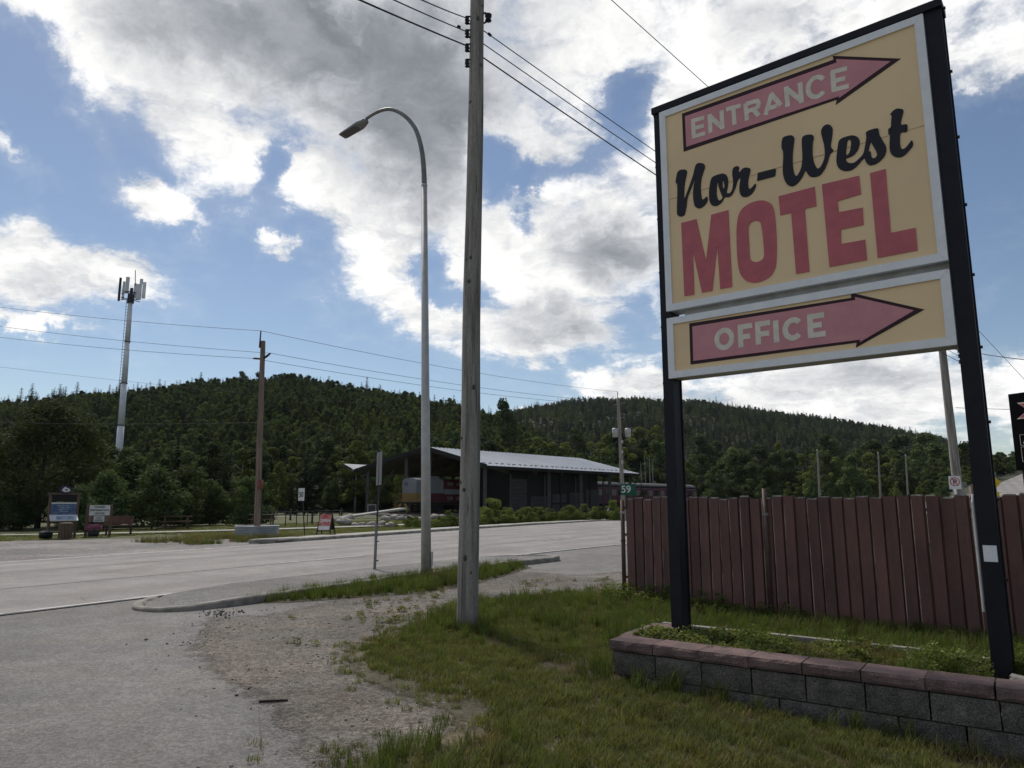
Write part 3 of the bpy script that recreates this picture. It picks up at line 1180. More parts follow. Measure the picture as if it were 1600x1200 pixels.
TREES['bush'] = [(crown_mesh('bush_crown', 'leaf_light', 105 + i, 2, 2.6, 4200, .062, base=.03, lobes=26), trunk_mesh('bush_stem', 'bark', 1.6, .03, 105 + i, 5, 2.2, .1)) for i in range(3)]

TREE_CACHE = {}


def plant(kind, name, x, y, z, h, label, cat='tree', group=None, wk=1.0):
    vs = TREES[kind]
    crown, trunk = vs[rnd.randrange(len(vs))]
    h0 = {'big': 8.2, 'shrub': 4.0, 'bush': 2.0}.get(kind, 10.0)
    t = thing(name, label, cat, (x, y, z), rnd.uniform(0, 6.28), group)
    s = h / h0
    t.scale = (s * wk, s * wk, s)
    for nm, me in (('crown', crown), ('trunk', trunk)):
        o = bpy.data.objects.new(nm, me)
        COL.objects.link(o)
        o.parent = t
    return t


# --- scatter: one object of points, instanced by geometry nodes
SRC = bpy.data.collections.new('scatter_sources')     # not linked to the scene


def src_coll(name, objs):
    c = bpy.data.collections.new(name)
    for i, me in enumerate(objs):
        o = bpy.data.objects.new('%s_%02d' % (name, i), me)
        c.objects.link(o)
    return c


def scatter(name, P, rot, scl, idx, coll, kind='stuff'):
    me = bpy.data.meshes.new(name)
    n = len(P)
    me.vertices.add(n)
    me.vertices.foreach_set('co', np.asarray(P, dtype=np.float32).ravel())
    for nm, tp, arr, key in (('rot', 'FLOAT_VECTOR', rot, 'vector'), ('scl', 'FLOAT_VECTOR', scl, 'vector'), ('idx', 'INT', idx, 'value')):
        at = me.attributes.new(nm, tp, 'POINT')
        at.data.foreach_set(key, np.asarray(arr, dtype=np.float32 if tp != 'INT' else np.int32).ravel())
    o = bpy.data.objects.new(name, me)
    COL.objects.link(o)
    ng = bpy.data.node_groups.new(name + '_scatter', 'GeometryNodeTree')
    ng.interface.new_socket('Geometry', in_out='INPUT', socket_type='NodeSocketGeometry')
    ng.interface.new_socket('Geometry', in_out='OUTPUT', socket_type='NodeSocketGeometry')
    gi = ng.nodes.new('NodeGroupInput')
    go = ng.nodes.new('NodeGroupOutput')
    iop = ng.nodes.new('GeometryNodeInstanceOnPoints')
    ci = ng.nodes.new('GeometryNodeCollectionInfo')
    ci.inputs['Collection'].default_value = coll
    ci.inputs['Separate Children'].default_value = True
    ci.inputs['Reset Children'].default_value = True
    L = ng.links.new
    L(gi.outputs[0], iop.inputs['Points'])
    L(ci.outputs[0], iop.inputs['Instance'])
    iop.inputs['Pick Instance'].default_value = True

    def attr(nm, tp):
        a = ng.nodes.new('GeometryNodeInputNamedAttribute')
        a.data_type = tp
        a.inputs['Name'].default_value = nm
        return a.outputs['Attribute']
    L(attr('idx', 'INT'), iop.inputs['Instance Index'])
    e = ng.nodes.new('FunctionNodeEulerToRotation')
    L(attr('rot', 'FLOAT_VECTOR'), e.inputs[0])
    L(e.outputs[0], iop.inputs['Rotation'])
    L(attr('scl', 'FLOAT_VECTOR'), iop.inputs['Scale'])
    L(iop.outputs[0], go.inputs[0])
    md = o.modifiers.new('scatter', 'NODES')
    md.node_group = ng
    o['kind'] = kind
    return o


def both(crown, trunk, name):
    """crown and trunk in one mesh, for the trees of the far wood"""
    b = bmesh.new()
    b.from_mesh(crown)
    lay = b.faces.layers.float.get('tint')
    n0 = len(b.faces)
    b.from_mesh(trunk)
    b.faces.ensure_lookup_table()
    for f in b.faces[n0:]:
        f.material_index = 1
    me = bpy.data.meshes.new(name)
    b.to_mesh(me)
    b.free()
    me.materials.append(crown.materials[0])
    me.materials.append(trunk.materials[0])
    return me


wood_src = src_coll('wood_source', [both(c, t, 'wood_tree') for k in ('broad', 'light', 'spruce', 'thin') for c, t in TREES[k]] + [trunk_mesh('dead_trunk', 'bark_white', 10, .16, 88, 5, 2.5)])
# index: 0-3 broad, 4-6 light, 7-9 spruce, 10-11 thin


def forest(name, H_, u0, u1, spacing, ymax, hs, seed, spr):
    rf, y0, y1, tr = H_
    rs = np.random.RandomState(seed)
    P, Rr, S, I = [], [], [], []
    y = y0 + 2
    while y < ymax:
        dx = spacing
        x0, x1 = (u0 - 800) / 1132 * y, (u1 - 800) / 1132 * y
        for x in np.arange(x0, x1, dx):
            xx = x + rs.uniform(-.5, .5) * dx
            yy = y + rs.uniform(-.5, .5) * dx
            u = xx / yy * 1132 + 800
            z = hill_height(rf, u, yy, y0, y1, tr)
            if z < -.5:
                continue
            t = (yy - y0) / (y1 - y0)
            nz = mnoise.noise(Vector((xx * .018, yy * .018, seed)))
            ps = spr + .35 * nz + (.55 if t > .85 else 0)
            q = rs.uniform()
            if q < ps:
                i = 7 + rs.randint(3) if rs.uniform() < .6 else 10 + rs.randint(2)
                hh = hs * rs.uniform(.7, 1.3) * (rs.uniform(1.0, 1.6) if t > .86 else 1)
            elif q < ps + .5 + .8 * nz:
                i = rs.randint(4)
                hh = hs * rs.uniform(.55, 1.15)
            else:
                i = 4 + rs.randint(3)
                hh = hs * rs.uniform(.7, 1.05)
            if i < 7 and t > .85:
                hh *= .72
            if rs.uniform() < .007:
                i, hh = 12, hs * rs.uniform(.8, 1.2)
            P.append((xx, yy, z - .3))
            s = hh / 10
            wz = rs.uniform(.75, 1.15) * (1.35 if (i > 6 and t > .86) else 1)
            S.append((s * wz, s * wz, s))
            Rr.append((0, 0, rs.uniform(0, 6.28)))
            I.append(i)
        y += spacing * (.9 + .0006 * y)
    o = scatter(name, P, Rr, S, I, wood_src)
    return o, len(P)


o, n1_ = forest('forest', H1, -330, 1000, 3.1, 425.0, 7.2, 3, .18)
tag(o, 'dense dark mixed wood covering the near hill behind the shed', None, None, 'stuff')
o, n2_ = forest('forest', H2, 560, 1950, 5.0, 930.0, 8.8, 5, .36)
tag(o, 'dark wood with spiky spruces covering the farther hill', None, None, 'stuff')
print('forest trees', n1_, n2_)

# --- trees near enough to be told apart
GT = 'trees at the edge of the wood'


def tree_at(kind, name, u, vtop, y, label, cat='tree', group=None, wk=1.0, zb=None):
    x = (u - 800) / 1132 * y
    zb = ground_z(x, y) - .05 if zb is None else zb
    h = H + (785 - vtop) / 1132 * y - zb
    return plant(kind, name, x, y, zb, h, label, cat, group, wk)


tree_at('big', 'broadleaf_tree', 62, 640, 46, 'large grey-green broadleaf tree leaning over the info kiosk at the left edge', wk=1.05)
tree_at('big', 'broadleaf_tree', -60, 655, 48, 'grey-green broadleaf tree cut off by the left edge beside the kiosk', wk=.9)
tree_at('broad', 'broadleaf_tree', 128, 676, 52, 'darker broadleaf tree just right of the large grey-green one', wk=1.3)
shr = [(165, 745, 44, 'dark green shrub behind the notice board with the pink flowers'), (205, 722, 50, 'broad green shrub hiding the foot of the mobile phone mast'), (240, 738, 45, 'leafy shrub with hanging branches behind the wooden bench'),
       (290, 735, 50, 'rounded dark shrub behind the left picnic table'), (330, 760, 52, 'low dark shrub between the picnic table and the brown pole'), (385, 750, 52, 'light green shrub right behind the brown timber pole'),
       (20, 770, 42, 'low dark shrub at the left edge beneath the large tree'), (125, 765, 41, 'dark shrub between the info kiosk and the notice board')]
for u, v, y, lb in shr:
    tree_at('shrub', 'shrub', u, v, y, lb, 'shrub', wk=1.15)
tree_at('spruce', 'spruce_tree', 350, 700, 60, 'dark spruce with a pointed top just left of the brown timber pole', wk=1.1)
tree_at('spruce', 'spruce_tree', 272, 672, 72, 'tall dark spruce above the picnic table in the left wood', wk=1.0)
tree_at('spruce', 'spruce_tree', 155, 690, 60, 'narrow dark spruce just left of the phone mast', wk=.9)
tree_at('spruce', 'spruce_tree', 206, 690, 70, 'short dark spruce just right of the phone mast')
tree_at('spruce', 'spruce_tree', 455, 742, 86, 'small dark spruce on the meadow right of the brown pole')
tree_at('light', 'poplar_tree', 376, 706, 62, 'yellow-green young tree touching the brown timber pole on its left', wk=1.3)
tree_at('light', 'poplar_tree', 555, 692, 114, 'yellow-green round tree peeping over the shed roof on the left', wk=1.5)
tree_at('broad', 'broadleaf_tree', 786, 628, 190, 'taller dark broadleaf tree standing out of the skyline right of the grey pole', wk=.75, zb=6)
zones = [  # u0, u1, step, y range, top range, mix (kinds), where
    (395, 490, 15, (84, 104), (702, 748), 'bbls', 'in the dark wood behind the picnic garden'),
    (490, 650, 15, (116, 128), (712, 742), 'bbls', 'in the dark wood behind the train shed'),
    (395, 660, 22, (122, 132), (685, 715), 'bbls', 'higher up in the wood behind the picnic garden'),
    (150, 400, 22, (76, 100), (690, 722), 'bbbs', 'in the dark wood behind the benches and boards'),
    (640, 1045, 15, (150, 195), (686, 712), 'llbl', 'in the bright green row above the shed roof'),
    (700, 1045, 22, (190, 250), (668, 692), 'bbls', 'in the wood above the bright green row'),
    (1030, 1480, 17, (140, 185), (705, 732), 'blbb', 'behind the brown fence in the wood'),
    (1030, 1530, 24, (190, 260), (680, 708), 'bbls', 'higher up in the wood behind the brown fence'),
    (1170, 1500, 34, (95, 120), (752, 768), 'bl', 'low behind the brown fence')]
KN = {'b': ('broad', 'broadleaf_tree', 'dark broadleaf tree'), 'l': ('light', 'poplar_tree', 'yellow-green tree'), 's': ('spruce', 'spruce_tree', 'dark spruce')}
MARKS = [(62, 'the large grey-green tree'), (157, 'the notice board'), (190, 'the phone mast'), (278, 'the left picnic table'), (404, 'the brown timber pole'), (471, 'the speed sign'), (509, 'the sandwich board'),
         (587, 'the road sign post'), (664, 'the street lamp'), (735, 'the thick grey pole'), (868, 'the grey shed panels'), (968, 'the transformer pole'), (1045, 'the left sign post'), (1212, 'the tall fence post'),
         (1277, 'the leaning distant pole'), (1372, 'the middle distant pole'), (1415, 'the rightmost distant pole'), (1495, 'the pole behind the fence'), (1545, 'the right sign post')]
TLIST = []
for (u0, u1, st, yr, vr, mx, where) in zones:
    u = u0
    while u < u1:
        k = KN[rnd.choice(mx)]
        uu_, vt_ = u + rnd.uniform(-5, 5), rnd.uniform(*vr)
        wk_ = rnd.uniform(.95, 1.35)
        t = tree_at(k[0], k[1], uu_, vt_, rnd.uniform(*yr), k[2], group=k[2] + 's ' + where, wk=wk_)
        TLIST.append((t, uu_, (vt_ - vr[0]) / (vr[1] - vr[0]), wk_, k[2], where))
        u += st * rnd.uniform(.75, 1.25)
for (t, u, f, wk_, nm, where) in TLIST:
    mk = min(MARKS, key=lambda q: abs(q[0] - u))
    side = 'in line with' if abs(mk[0] - u) < 6 else ('just left of' if u < mk[0] else 'just right of')
    if abs(mk[0] - u) > 34:
        side = 'far left of' if u < mk[0] else 'far right of'
    size = 'taller' if f < .33 else 'short' if f > .66 else ('wide' if wk_ > 1.15 else 'slender')
    row = 'in the upper row' if 'higher' in where or 'above the bright' in where else 'low at the fence' if where.startswith('low') else 'in the wood edge'
    t['label'] = '%s %s %s, %s %s' % (size, nm, row, side, mk[1])
SKYL = [(14, 604, 's'), (31, 597, 's'), (76, 598, 's'), (85, 602, 's'), (103, 595, 's'), (132, 604, 's'), (155, 599, 's'), (171, 591, 's'), (214, 598, 's'), (234, 590, 's'), (262, 592, 's'), (286, 588, 's'), (300, 579, 's'), (318, 588, 's'),
        (366, 579, 'b'), (392, 581, 'b'), (420, 584, 'b'), (347, 590, 'b'), (440, 591, 's'), (458, 589, 's'), (470, 584, 's'), (506, 585, 's'), (490, 595, 'b'), (540, 597, 'b'), (567, 586, 's'), (588, 599, 's'), (560, 604, 'b'), (612, 607, 's'), (640, 612, 'b'), (676, 615, 's'), (700, 622, 'b'), (721, 618, 's'), (742, 632, 's')]
for i, (u, v, kk) in enumerate(SKYL):
    k = KN[kk]
    y = 392.0 + rnd.uniform(-8, 6)
    zb = hill_height(ridge1, u, y, 112.0, 400.0, 7.0) - .4
    mk = min(MARKS, key=lambda q: abs(q[0] - u))
    side = 'in line with' if abs(mk[0] - u) < 6 else ('left of' if u < mk[0] else 'right of')
    nb_ = [q for q in SKYL if abs(q[0] - u) < 60 and q[2] == kk]
    size = 'tallest' if v == min(q[1] for q in nb_) else 'smaller'
    tree_at(k[0], k[1], u, v, y, '%s skyline %s on the hill crest, %s %s' % (size, 'spruce' if kk == 's' else 'broadleaf tree', side, mk[1]), group='trees on the hill crest', wk=(1.5 if kk == 's' else 1.1), zb=zb)
seen_ = {}
for o_ in sorted([o for o in SC.objects if o.parent is None and o.get('category') == 'tree'], key=lambda o: o.location.y):
    seen_.setdefault(o_['label'], []).append(o_)
for lb, os_ in seen_.items():
    if len(os_) == 2:
        os_[0]['label'] = 'nearer ' + lb
        os_[1]['label'] = 'farther ' + lb
# bare pale trunks above the coaches
for (u, v, lb) in ((1003, 722, 'bare pale dead trunk leftmost of the four above the coach'), (1009, 716, 'second bare pale trunk from the left above the coach'), (1016, 712, 'tallest bare pale trunk of the four above the coach'), (1021, 718, 'bare pale trunk nearest the left sign post above the coach')):
    x = (u - 800) / 1132 * 135
    t = thing('dead_tree', lb, 'tree', (x, 135, 1.0), 0, 'bare pale trunks above the coach')
    MB().tube([(0, 0, -.5), (.1, 0, 3), (rnd.uniform(-.4, .2), 0, H + (785 - v) / 1132 * 135 - 1.0)], [.13, .10, .03], 6).build('trunk', 'bark_white', t)

# bushes and boulders along the far kerb
bsh = [(765, 782, 819, 'round light green bush right of the thick grey pole across the road'), (795, 806, 818, 'low bush under the dark wall of the shed, left one'), (825, 794, 816, 'bush in front of the dark shed panels, middle one'),
       (862, 803, 814, 'low flat bush in front of the grey shed panels'), (888, 789, 812, 'dense green bush below the right end of the shed'), (912, 788, 811, 'dense green bush just left of the pole with the transformers'),
       (938, 790, 810, 'wide green bush under the pole with the transformers'), (958, 780, 808, 'tallest green bush beside the fence end post'), (735, 800, 820, 'yellow-green bush half hidden by the thick grey pole'),
       (700, 801, 822, 'yellow-green low bush between the lamp post and the grey pole'), (845, 808, 814, 'small low bush between the shed panels')]
for u, vt, vb, lb in bsh:
    y = H * 1132 / (vb - 785)
    y = min(y, 62)
    x = (u - 800) / 1132 * y
    h = (vb - vt) / 1132 * y * 1.05
    plant('bush', 'bush', x, y, 0, h, lb, 'bush', wk=1.25)


rs = np.random.RandomState(61)
bsrc = src_coll('brush_source', [c for c, t in TREES['bush']])
n = 210
a_ = rs.uniform(36, 66, n)
P = np.array([RP(a, interp(a, FA, FP) - rs.uniform(2.2, 7.5), 0) for a in a_])
k = np.array([mnoise.noise(Vector((p[0] * .25, p[1] * .25, 5))) for p in P]) > -.12
P, a_ = P[k], a_[k]
sc = rs.uniform(.18, .55, len(P)) * np.where(a_ < 42, .6, 1)
o = scatter('roadside_brush', P, np.stack([np.zeros(len(P)), np.zeros(len(P)), rs.uniform(0, 6.28, len(P))], 1), np.stack([sc * 1.3, sc * 1.3, sc], 1), rs.randint(0, 3, len(P)), bsrc)
tag(o, 'low green brush along the far kerb in front of the shed', None, None, 'stuff')


def rock_mesh(seed, sub=3):
    b = bmesh.new()
    bmesh.ops.create_icosphere(b, subdivisions=sub, radius=.5)
    for v in b.verts:
        n = mnoise.fractal(v.co * 2.2 + Vector((seed * 3.7, 0, 0)), .8, 2.1, 4)
        c = mnoise.cell(v.co * 1.6 + Vector((seed, 0, 0)))
        v.co *= 1 + .30 * n + .08 * c
        v.co.z *= .72
    me = bpy.data.meshes.new('rock')
    b.to_mesh(me)
    b.free()
    me.materials.append(MATS['stone_pale'])
    for p in me.polygons:
        p.use_smooth = True
    return me


ROCKS = [rock_mesh(i) for i in range(5)]
bl = [(539, 820, 22, 'large pale boulder just right of the open sign board'), (527, 815, 13, 'pinkish boulder tucked behind the open sign board'), (548, 811, 14, 'white boulder at the near end of the grey ramp'),
      (556, 822, 10, 'flat pale stone right of the large boulder'), (566, 822, 12, 'pale wedge-shaped boulder between two flat stones'), (582, 822, 14, 'boulder just left of the road sign post across the road'),
      (597, 822, 16, 'mossy long boulder just right of the road sign post'), (611, 823, 14, 'bright pale boulder nearest the kerb below the locomotive'), (603, 813, 13, 'boulder below the locomotive steps on the left'),
      (616, 812, 14, 'rounded grey boulder in front of the locomotive steps'), (627, 813, 13, 'grey boulder right of the locomotive steps'), (640, 812, 12, 'grey boulder below the locomotive side by the lamp post'),
      (652, 814, 12, 'grey boulder half behind the lamp post'), (680, 811, 14, 'white boulder right of the lamp post among flowers'), (692, 810, 11, 'small white boulder furthest right among the flowers'),
      (388, 815, 8, 'small pale rock left of the brown pole in the grass'), (640, 820, 9, 'small dark boulder low by the kerb left of the lamp post')]
for i, (u, vb, w, lb) in enumerate(bl):
    y = H * 1132 / max(vb - 785, 24)
    x = (u - 800) / 1132 * y
    s = w / 1132 * y
    o = bpy.data.objects.new('boulder', ROCKS[i % 5])
    COL.objects.link(o)
    o.location = (x, y, s * .2)
    o.rotation_euler = (rnd.uniform(-.2, .2), rnd.uniform(-.2, .2), rnd.uniform(0, 6.28))
    o.scale = (s * 1.15, s * .95, s * .92)
    tag(o, lb, 'boulder', 'boulders in the rockery below the locomotive' if i != 15 else None)


# ------------------------------------------------------------------ grass
def tuft(name, m, seed, n, h, spread, wid, lean=.5, seg=3, stiff=1.0):
    rs = np.random.RandomState(seed)
    V, Fq, T = [], [], []
    for b in range(n):
        a = rs.uniform(0, 6.283)
        r_ = spread * math.sqrt(rs.uniform())
        bx, by = r_ * math.cos(a), r_ * math.sin(a)
        la = rs.uniform(0, 6.283)
        hh = h * rs.uniform(.45, 1.15)
        ln = lean * hh * rs.uniform(.15, 1)
        sx, sy = -math.sin(la), math.cos(la)
        i0 = len(V)
        tw = rs.uniform(-.5, .5)
        for k in range(seg + 1):
            t = k / seg
            ox = bx + math.cos(la) * ln * t ** 2
            oy = by + math.sin(la) * ln * t ** 2
            z = hh * (t - .18 * t ** 3 * lean)
            w_ = wid * .5 * (1 - t) ** .7 + .0006
            cx_, cy_ = sx * math.cos(tw * t) + math.cos(la) * math.sin(tw * t), sy
            V.append((ox - cx_ * w_, oy - cy_ * w_, z))
            V.append((ox + cx_ * w_, oy + cy_ * w_, z))
        tv = rs.uniform(0, 1)
        for k in range(seg):
            q = i0 + 2 * k
            Fq.append((q, q + 1, q + 3, q + 2))
            T.append(tv)
    return np_mesh(name, np.array(V), np.array(Fq), m, T)


def weed(name, m, seed, n, h, spread, leaf):
    rs = np.random.RandomState(seed)
    k = n
    P = np.zeros((k, 3))
    a = rs.uniform(0, 6.283, k)
    z = rs.uniform(.05, 1, k) ** .8 * h
    r_ = spread * (.25 + .75 * np.sqrt(rs.uniform(0, 1, k))) * (1 - .35 * z / h)
    P[:, 0] = r_ * np.cos(a)
    P[:, 1] = r_ * np.sin(a)
    P[:, 2] = z
    N = rs.normal(size=(k, 3)) * .55 + np.array([0, 0, 1.0])
    V, Fq = leaf_quads(P, N, leaf, rs)
    return np_mesh(name, V, Fq, m, rs.uniform(0, 1, k))


gsrc = src_coll('turf_source', [tuft('turf', 'grass_blade', i, 40, (.062, .072, .085)[i], .075, .0048, .75) for i in range(3)] + [tuft('turf', 'dry_grass', 9, 26, .07, .08, .005, .9)])
tsrc = src_coll('tall_source', [tuft('tall_grass', 'grass_tall', 20 + i, 26, .26, .07, .0075, .75, 4) for i in range(3)] + [tuft('tall_grass', 'dry_grass', 29, 14, .30, .05, .005, .6, 4)])
wsrc = src_coll('weed_source', [weed('weeds', 'weed_leaf', 40 + i, 70, .16, .13, .026) for i in range(3)] + [tuft('weed_dry', 'dry_grass', 46, 24, .20, .07, .006, .8, 4)] + [tuft('weed_grass', 'grass_tall', 45, 22, .22, .08, .008, .8, 4), weed('weeds', 'grass_tall', 47, 60, .26, .10, .018)])


def vnoise(P, sc, seed):
    return np.array([mnoise.noise(Vector((p[0] * sc, p[1] * sc, seed))) for p in P])


# planter frame
PO = Vector((.865, 6.86, 0))
PX = Vector((math.sin(R(125)), math.cos(R(125)), 0))
PY = Vector((-PX.y, PX.x, 0))
PLEN, PDEP = 4.62, 1.30
PZ = .37


def PL(s, t, z=0.0):
    return PO + PX * s + PY * t + Vector((0, 0, z))


def planter_st(P):
    q = P[:, :2] - np.array([PO.x, PO.y])
    return q @ np.array([PX.x, PX.y]), q @ np.array([PY.x, PY.y])


def turf(name, loop, n, box, coll, dry, hs, seed, thin=.25, label='', rim=.0, zoff=.008, patch=.0, keep=None):
    rs = np.random.RandomState(seed)
    P = np.stack([rs.uniform(box[0], box[1], n), rs.uniform(box[2], box[3], n), np.full(n, zoff)], 1)
    P = P[inside_poly(P, loop)]
    d = edge_dist(P, loop)
    nz = vnoise(P, 1.1, seed)
    nz2 = vnoise(P, 4.0, seed + 5)
    pr = np.clip((d + .12 * nz2 + .02) / thin, 0, 1)
    pr *= np.clip(1 - patch * np.clip(nz + .3 * nz2 - .12, 0, 1) * 3.2, .12, 1)
    s, t = planter_st(P)
    pr[(s > -.05) & (s < PLEN) & (t > -.03) & (t < PDEP)] = 0
    if keep is not None:
        pr *= keep(P)
    k = rs.uniform(size=len(P)) < pr
    P, nz, nz2, d = P[k], nz[k], nz2[k], d[k]
    if name != 'verge_grass':
        P[:, 2] = [lawn_z(p[0], p[1]) for p in P]
    m = len(P)
    sc = hs * rs.uniform(.65, 1.3, m) * (1 + .30 * nz) * np.clip(.55 + d / .5, .5, 1.0)
    nv = len(coll.objects)
    idx = rs.randint(0, nv - 1, m)
    idx[rs.uniform(size=m) < dry * np.clip(1 + 2.6 * nz2 + 2.0 * nz, .1, 4)] = nv - 1
    rot = np.stack([rs.normal(0, .10, m), rs.normal(0, .10, m), rs.uniform(0, 6.283, m)], 1)
    o = scatter(name, P, rot, np.stack([sc * .95, sc * .95, sc], 1), idx, coll)
    tag(o, label, None, None, 'stuff')
    return o


def near_only(P):
    # thin out what the camera stands over; outside the picture a light cover is enough
    v = (P[:, 1] > 2.6) & (P[:, 0] < .78 * P[:, 1] + .8) & (P[:, 0] > -.78 * P[:, 1] - .8)
    return np.where(v, 1.0, .22)


turf('grass', LAWN, 43000, (-2.2, 9.6, 1.0, 14.8), gsrc, .16, .92, 11, .42, 'short olive green lawn grass around the planter and the pole', patch=.55, keep=near_only)
rs = np.random.RandomState(15)
n = 9000
P = np.stack([rs.uniform(-2.6, 2.4, n), rs.uniform(3.6, 15, n), np.full(n, .005)], 1)
d = edge_dist(P, LAWN)
k = ~inside_poly(P, LAWN) & (rs.uniform(size=n) < np.exp(-d / .13) * .5)
P = P[k]
sc = rs.uniform(.35, .9, len(P))
o = scatter('stray_grass', P, np.stack([rs.normal(0, .1, len(P)), rs.normal(0, .1, len(P)), rs.uniform(0, 6.283, len(P))], 1), np.stack([sc] * 3, 1), rs.choice([0, 1, 2, 3], len(P), p=[.25, .25, .25, .25]), gsrc)
tag(o, 'stray grass creeping from the lawn into the gravel', None, None, 'stuff')
# longer growth: along the gravel edge, round the pole foot, in front of and behind the planter, below the fence
def long_grass(P):
    s, t = planter_st(P)
    w_ = np.zeros(len(P))
    w_ = np.maximum(w_, np.exp(-((t + .10) / .10) ** 2) * (s > -.3) * np.where(s < 1.2, .55, .22))
    w_ = np.maximum(w_, np.exp(-((s + .10) / .14) ** 2) * ((t > -.2) & (t < 1.6)) * .7)
    w_ = np.maximum(w_, ((t > PDEP + .02) & (s > -.9)) * .85)
    w_ = np.maximum(w_, ((t > 2.2) & (s > -1.6)) * .6)
    d = np.hypot(P[:, 0] + .57, P[:, 1] - 9.5)
    w_ = np.maximum(w_, np.exp(-(d / .35) ** 2) * .8)
    w_ = np.maximum(w_, np.exp(-((P[:, 1] - 11.0) / 2.2) ** 2) * .28 * (P[:, 0] < 2.0))
    w_ = np.maximum(w_, np.exp(-((P[:, 0] + .55) / .5) ** 2 - ((P[:, 1] - 4.6) / .45) ** 2) * .5)
    return w_ * near_only(P)


turf('tall_grass', LAWN, 26000, (-2.2, 9.6, 2.5, 14.8), tsrc, .08, .72, 12, .12, 'longer green grass along the fence, the planter wall and the lawn edge', keep=long_grass)
turf('verge_grass', VERGE, 11000, (-7, 3, 9, 20), tsrc, .12, .80, 13, .15, 'unmown grass on the strip behind the kerb at the lamp post', patch=.35)
# weeds in the planter
rs = np.random.RandomState(21)
n = 3600
s_ = rs.uniform(.12, PLEN - .1, n)
t_ = rs.uniform(.16, PDEP - .12, n)
nzw = np.array([mnoise.noise(Vector((a * 1.7, b * 1.7, 4.0))) for a, b in zip(s_, t_)])
k = rs.uniform(size=n) < np.clip(.62 + 1.1 * nzw, .1, 1) * np.where(t_ < .36, .45, 1)
for ps, ptt in ((.32, .90), (2.98, .72), (3.12, .50), (3.62, .42)):
    k &= np.hypot(s_ - ps, t_ - ptt + .08) > .17
s_, t_, nzw = s_[k], t_[k], nzw[k]
P = np.array([PL(a, b, .285) for a, b in zip(s_, t_)])
sc = rs.uniform(.32, .95, len(P)) * (.8 + .7 * nzw) * (.72 + .12 * (s_ > 1.6)) * np.clip(.35 + t_ / .7, .4, 1)
idx = np.where(s_ > 2.1, np.where(rs.uniform(size=len(P)) < .6, 4, rs.randint(0, 6, len(P))), rs.randint(0, 3, len(P)))
idx = np.where(rs.uniform(size=len(P)) < .12, 5, idx)
idx = np.where((np.abs(s_ - 1.9) < .45) & (rs.uniform(size=len(P)) < .5), 3, idx)
o = scatter('planter_weeds', P, np.stack([rs.normal(0, .15, len(P)), rs.normal(0, .15, len(P)), rs.uniform(0, 6.28, len(P))], 1), np.stack([sc] * 3, 1), idx, wsrc)
tag(o, 'tangle of weeds and grass growing in the block planter', None, None, 'stuff')
# rank growth against the foot of the fence
rs = np.random.RandomState(23)
n = 900
fs_ = rs.uniform(-.3, 9.5, n)
fd_ = np.abs(rs.normal(0, .22, n)) + .02
P = []
for a, b in zip(fs_, fd_):
    x_ = 1.927 + math.sin(R(130.2)) * a + math.cos(R(130.2)) * b
    y_ = 12.455 + math.cos(R(130.2)) * a - math.sin(R(130.2)) * b
    P.append((x_, y_, lawn_z(x_, y_)))
P = np.array(P)
sc = rs.uniform(.4, 1.2, n) * (1 + .6 * vnoise(P, .9, 8)) * np.where(fs_ > 3.0, .62, 1.0)
o = scatter('fence_weeds', P, np.stack([rs.normal(0, .12, n), rs.normal(0, .12, n), rs.uniform(0, 6.28, n)], 1), np.stack([sc] * 3, 1), rs.choice([0, 1, 4, 5, 3], n, p=[.12, .12, .46, .2, .1]), wsrc)
tag(o, 'rank weeds and long grass against the foot of the brown fence', None, None, 'stuff')
# far lawn tufts across the road
rs = np.random.RandomState(31)
n = 9000
a_ = rs.uniform(14, 66, n)
p_ = np.array([interp(a, FA, FP) for a in a_]) - 2.2 - rs.uniform(0, 1, n) ** 1.6 * 17
P = np.array([RP(a, p, -.03) for a, p in zip(a_, p_)])
ok = ~((a_ < 22.5) & (p_ > -34))
P = P[ok]
sc = rs.uniform(.6, 1.3, len(P))
PATH = [(-24.5, 34.6), (-20, 36.6), (-14, 41.5), (-8, 48.5), (-4.5, 58), (-4.5, 60.5), (-8.5, 50.5), (-14.5, 43.0), (-20.6, 37.6), (-24.6, 35.5)]
ok = ~inside_poly(P, PATH)
P, sc = P[ok], sc[ok]
o = scatter('meadow_grass', P, np.stack([np.zeros(len(P)), np.zeros(len(P)), rs.uniform(0, 6.28, len(P))], 1), np.stack([sc * 2.2, sc * 2.2, sc], 1), rs.choice([0, 1, 2, 3], len(P), p=[.3, .3, .3, .1]), gsrc)
tag(o, 'mown grass of the picnic garden across the road', None, None, 'stuff')
rs = np.random.RandomState(33)
n = 700
P = np.array([RP(a, p, -.02) for a, p in zip(rs.uniform(17.5, 23.0, n), rs.uniform(-28.5, -24.3, n))])
P = P[np.array([mnoise.noise(Vector((p[0] * .7, p[1] * .7, 2))) for p in P]) > -.12]
sc = rs.uniform(.5, 1.2, len(P))
o = scatter('dry_grass', P, np.stack([np.zeros(len(P)), np.zeros(len(P)), rs.uniform(0, 6.28, len(P))], 1), np.stack([sc * 1.5, sc * 1.5, sc], 1), rs.choice([0, 3], len(P), p=[.35, .65]), tsrc)
tag(o, 'patch of dry brownish grass in front of the round corrugated tub', None, None, 'stuff')
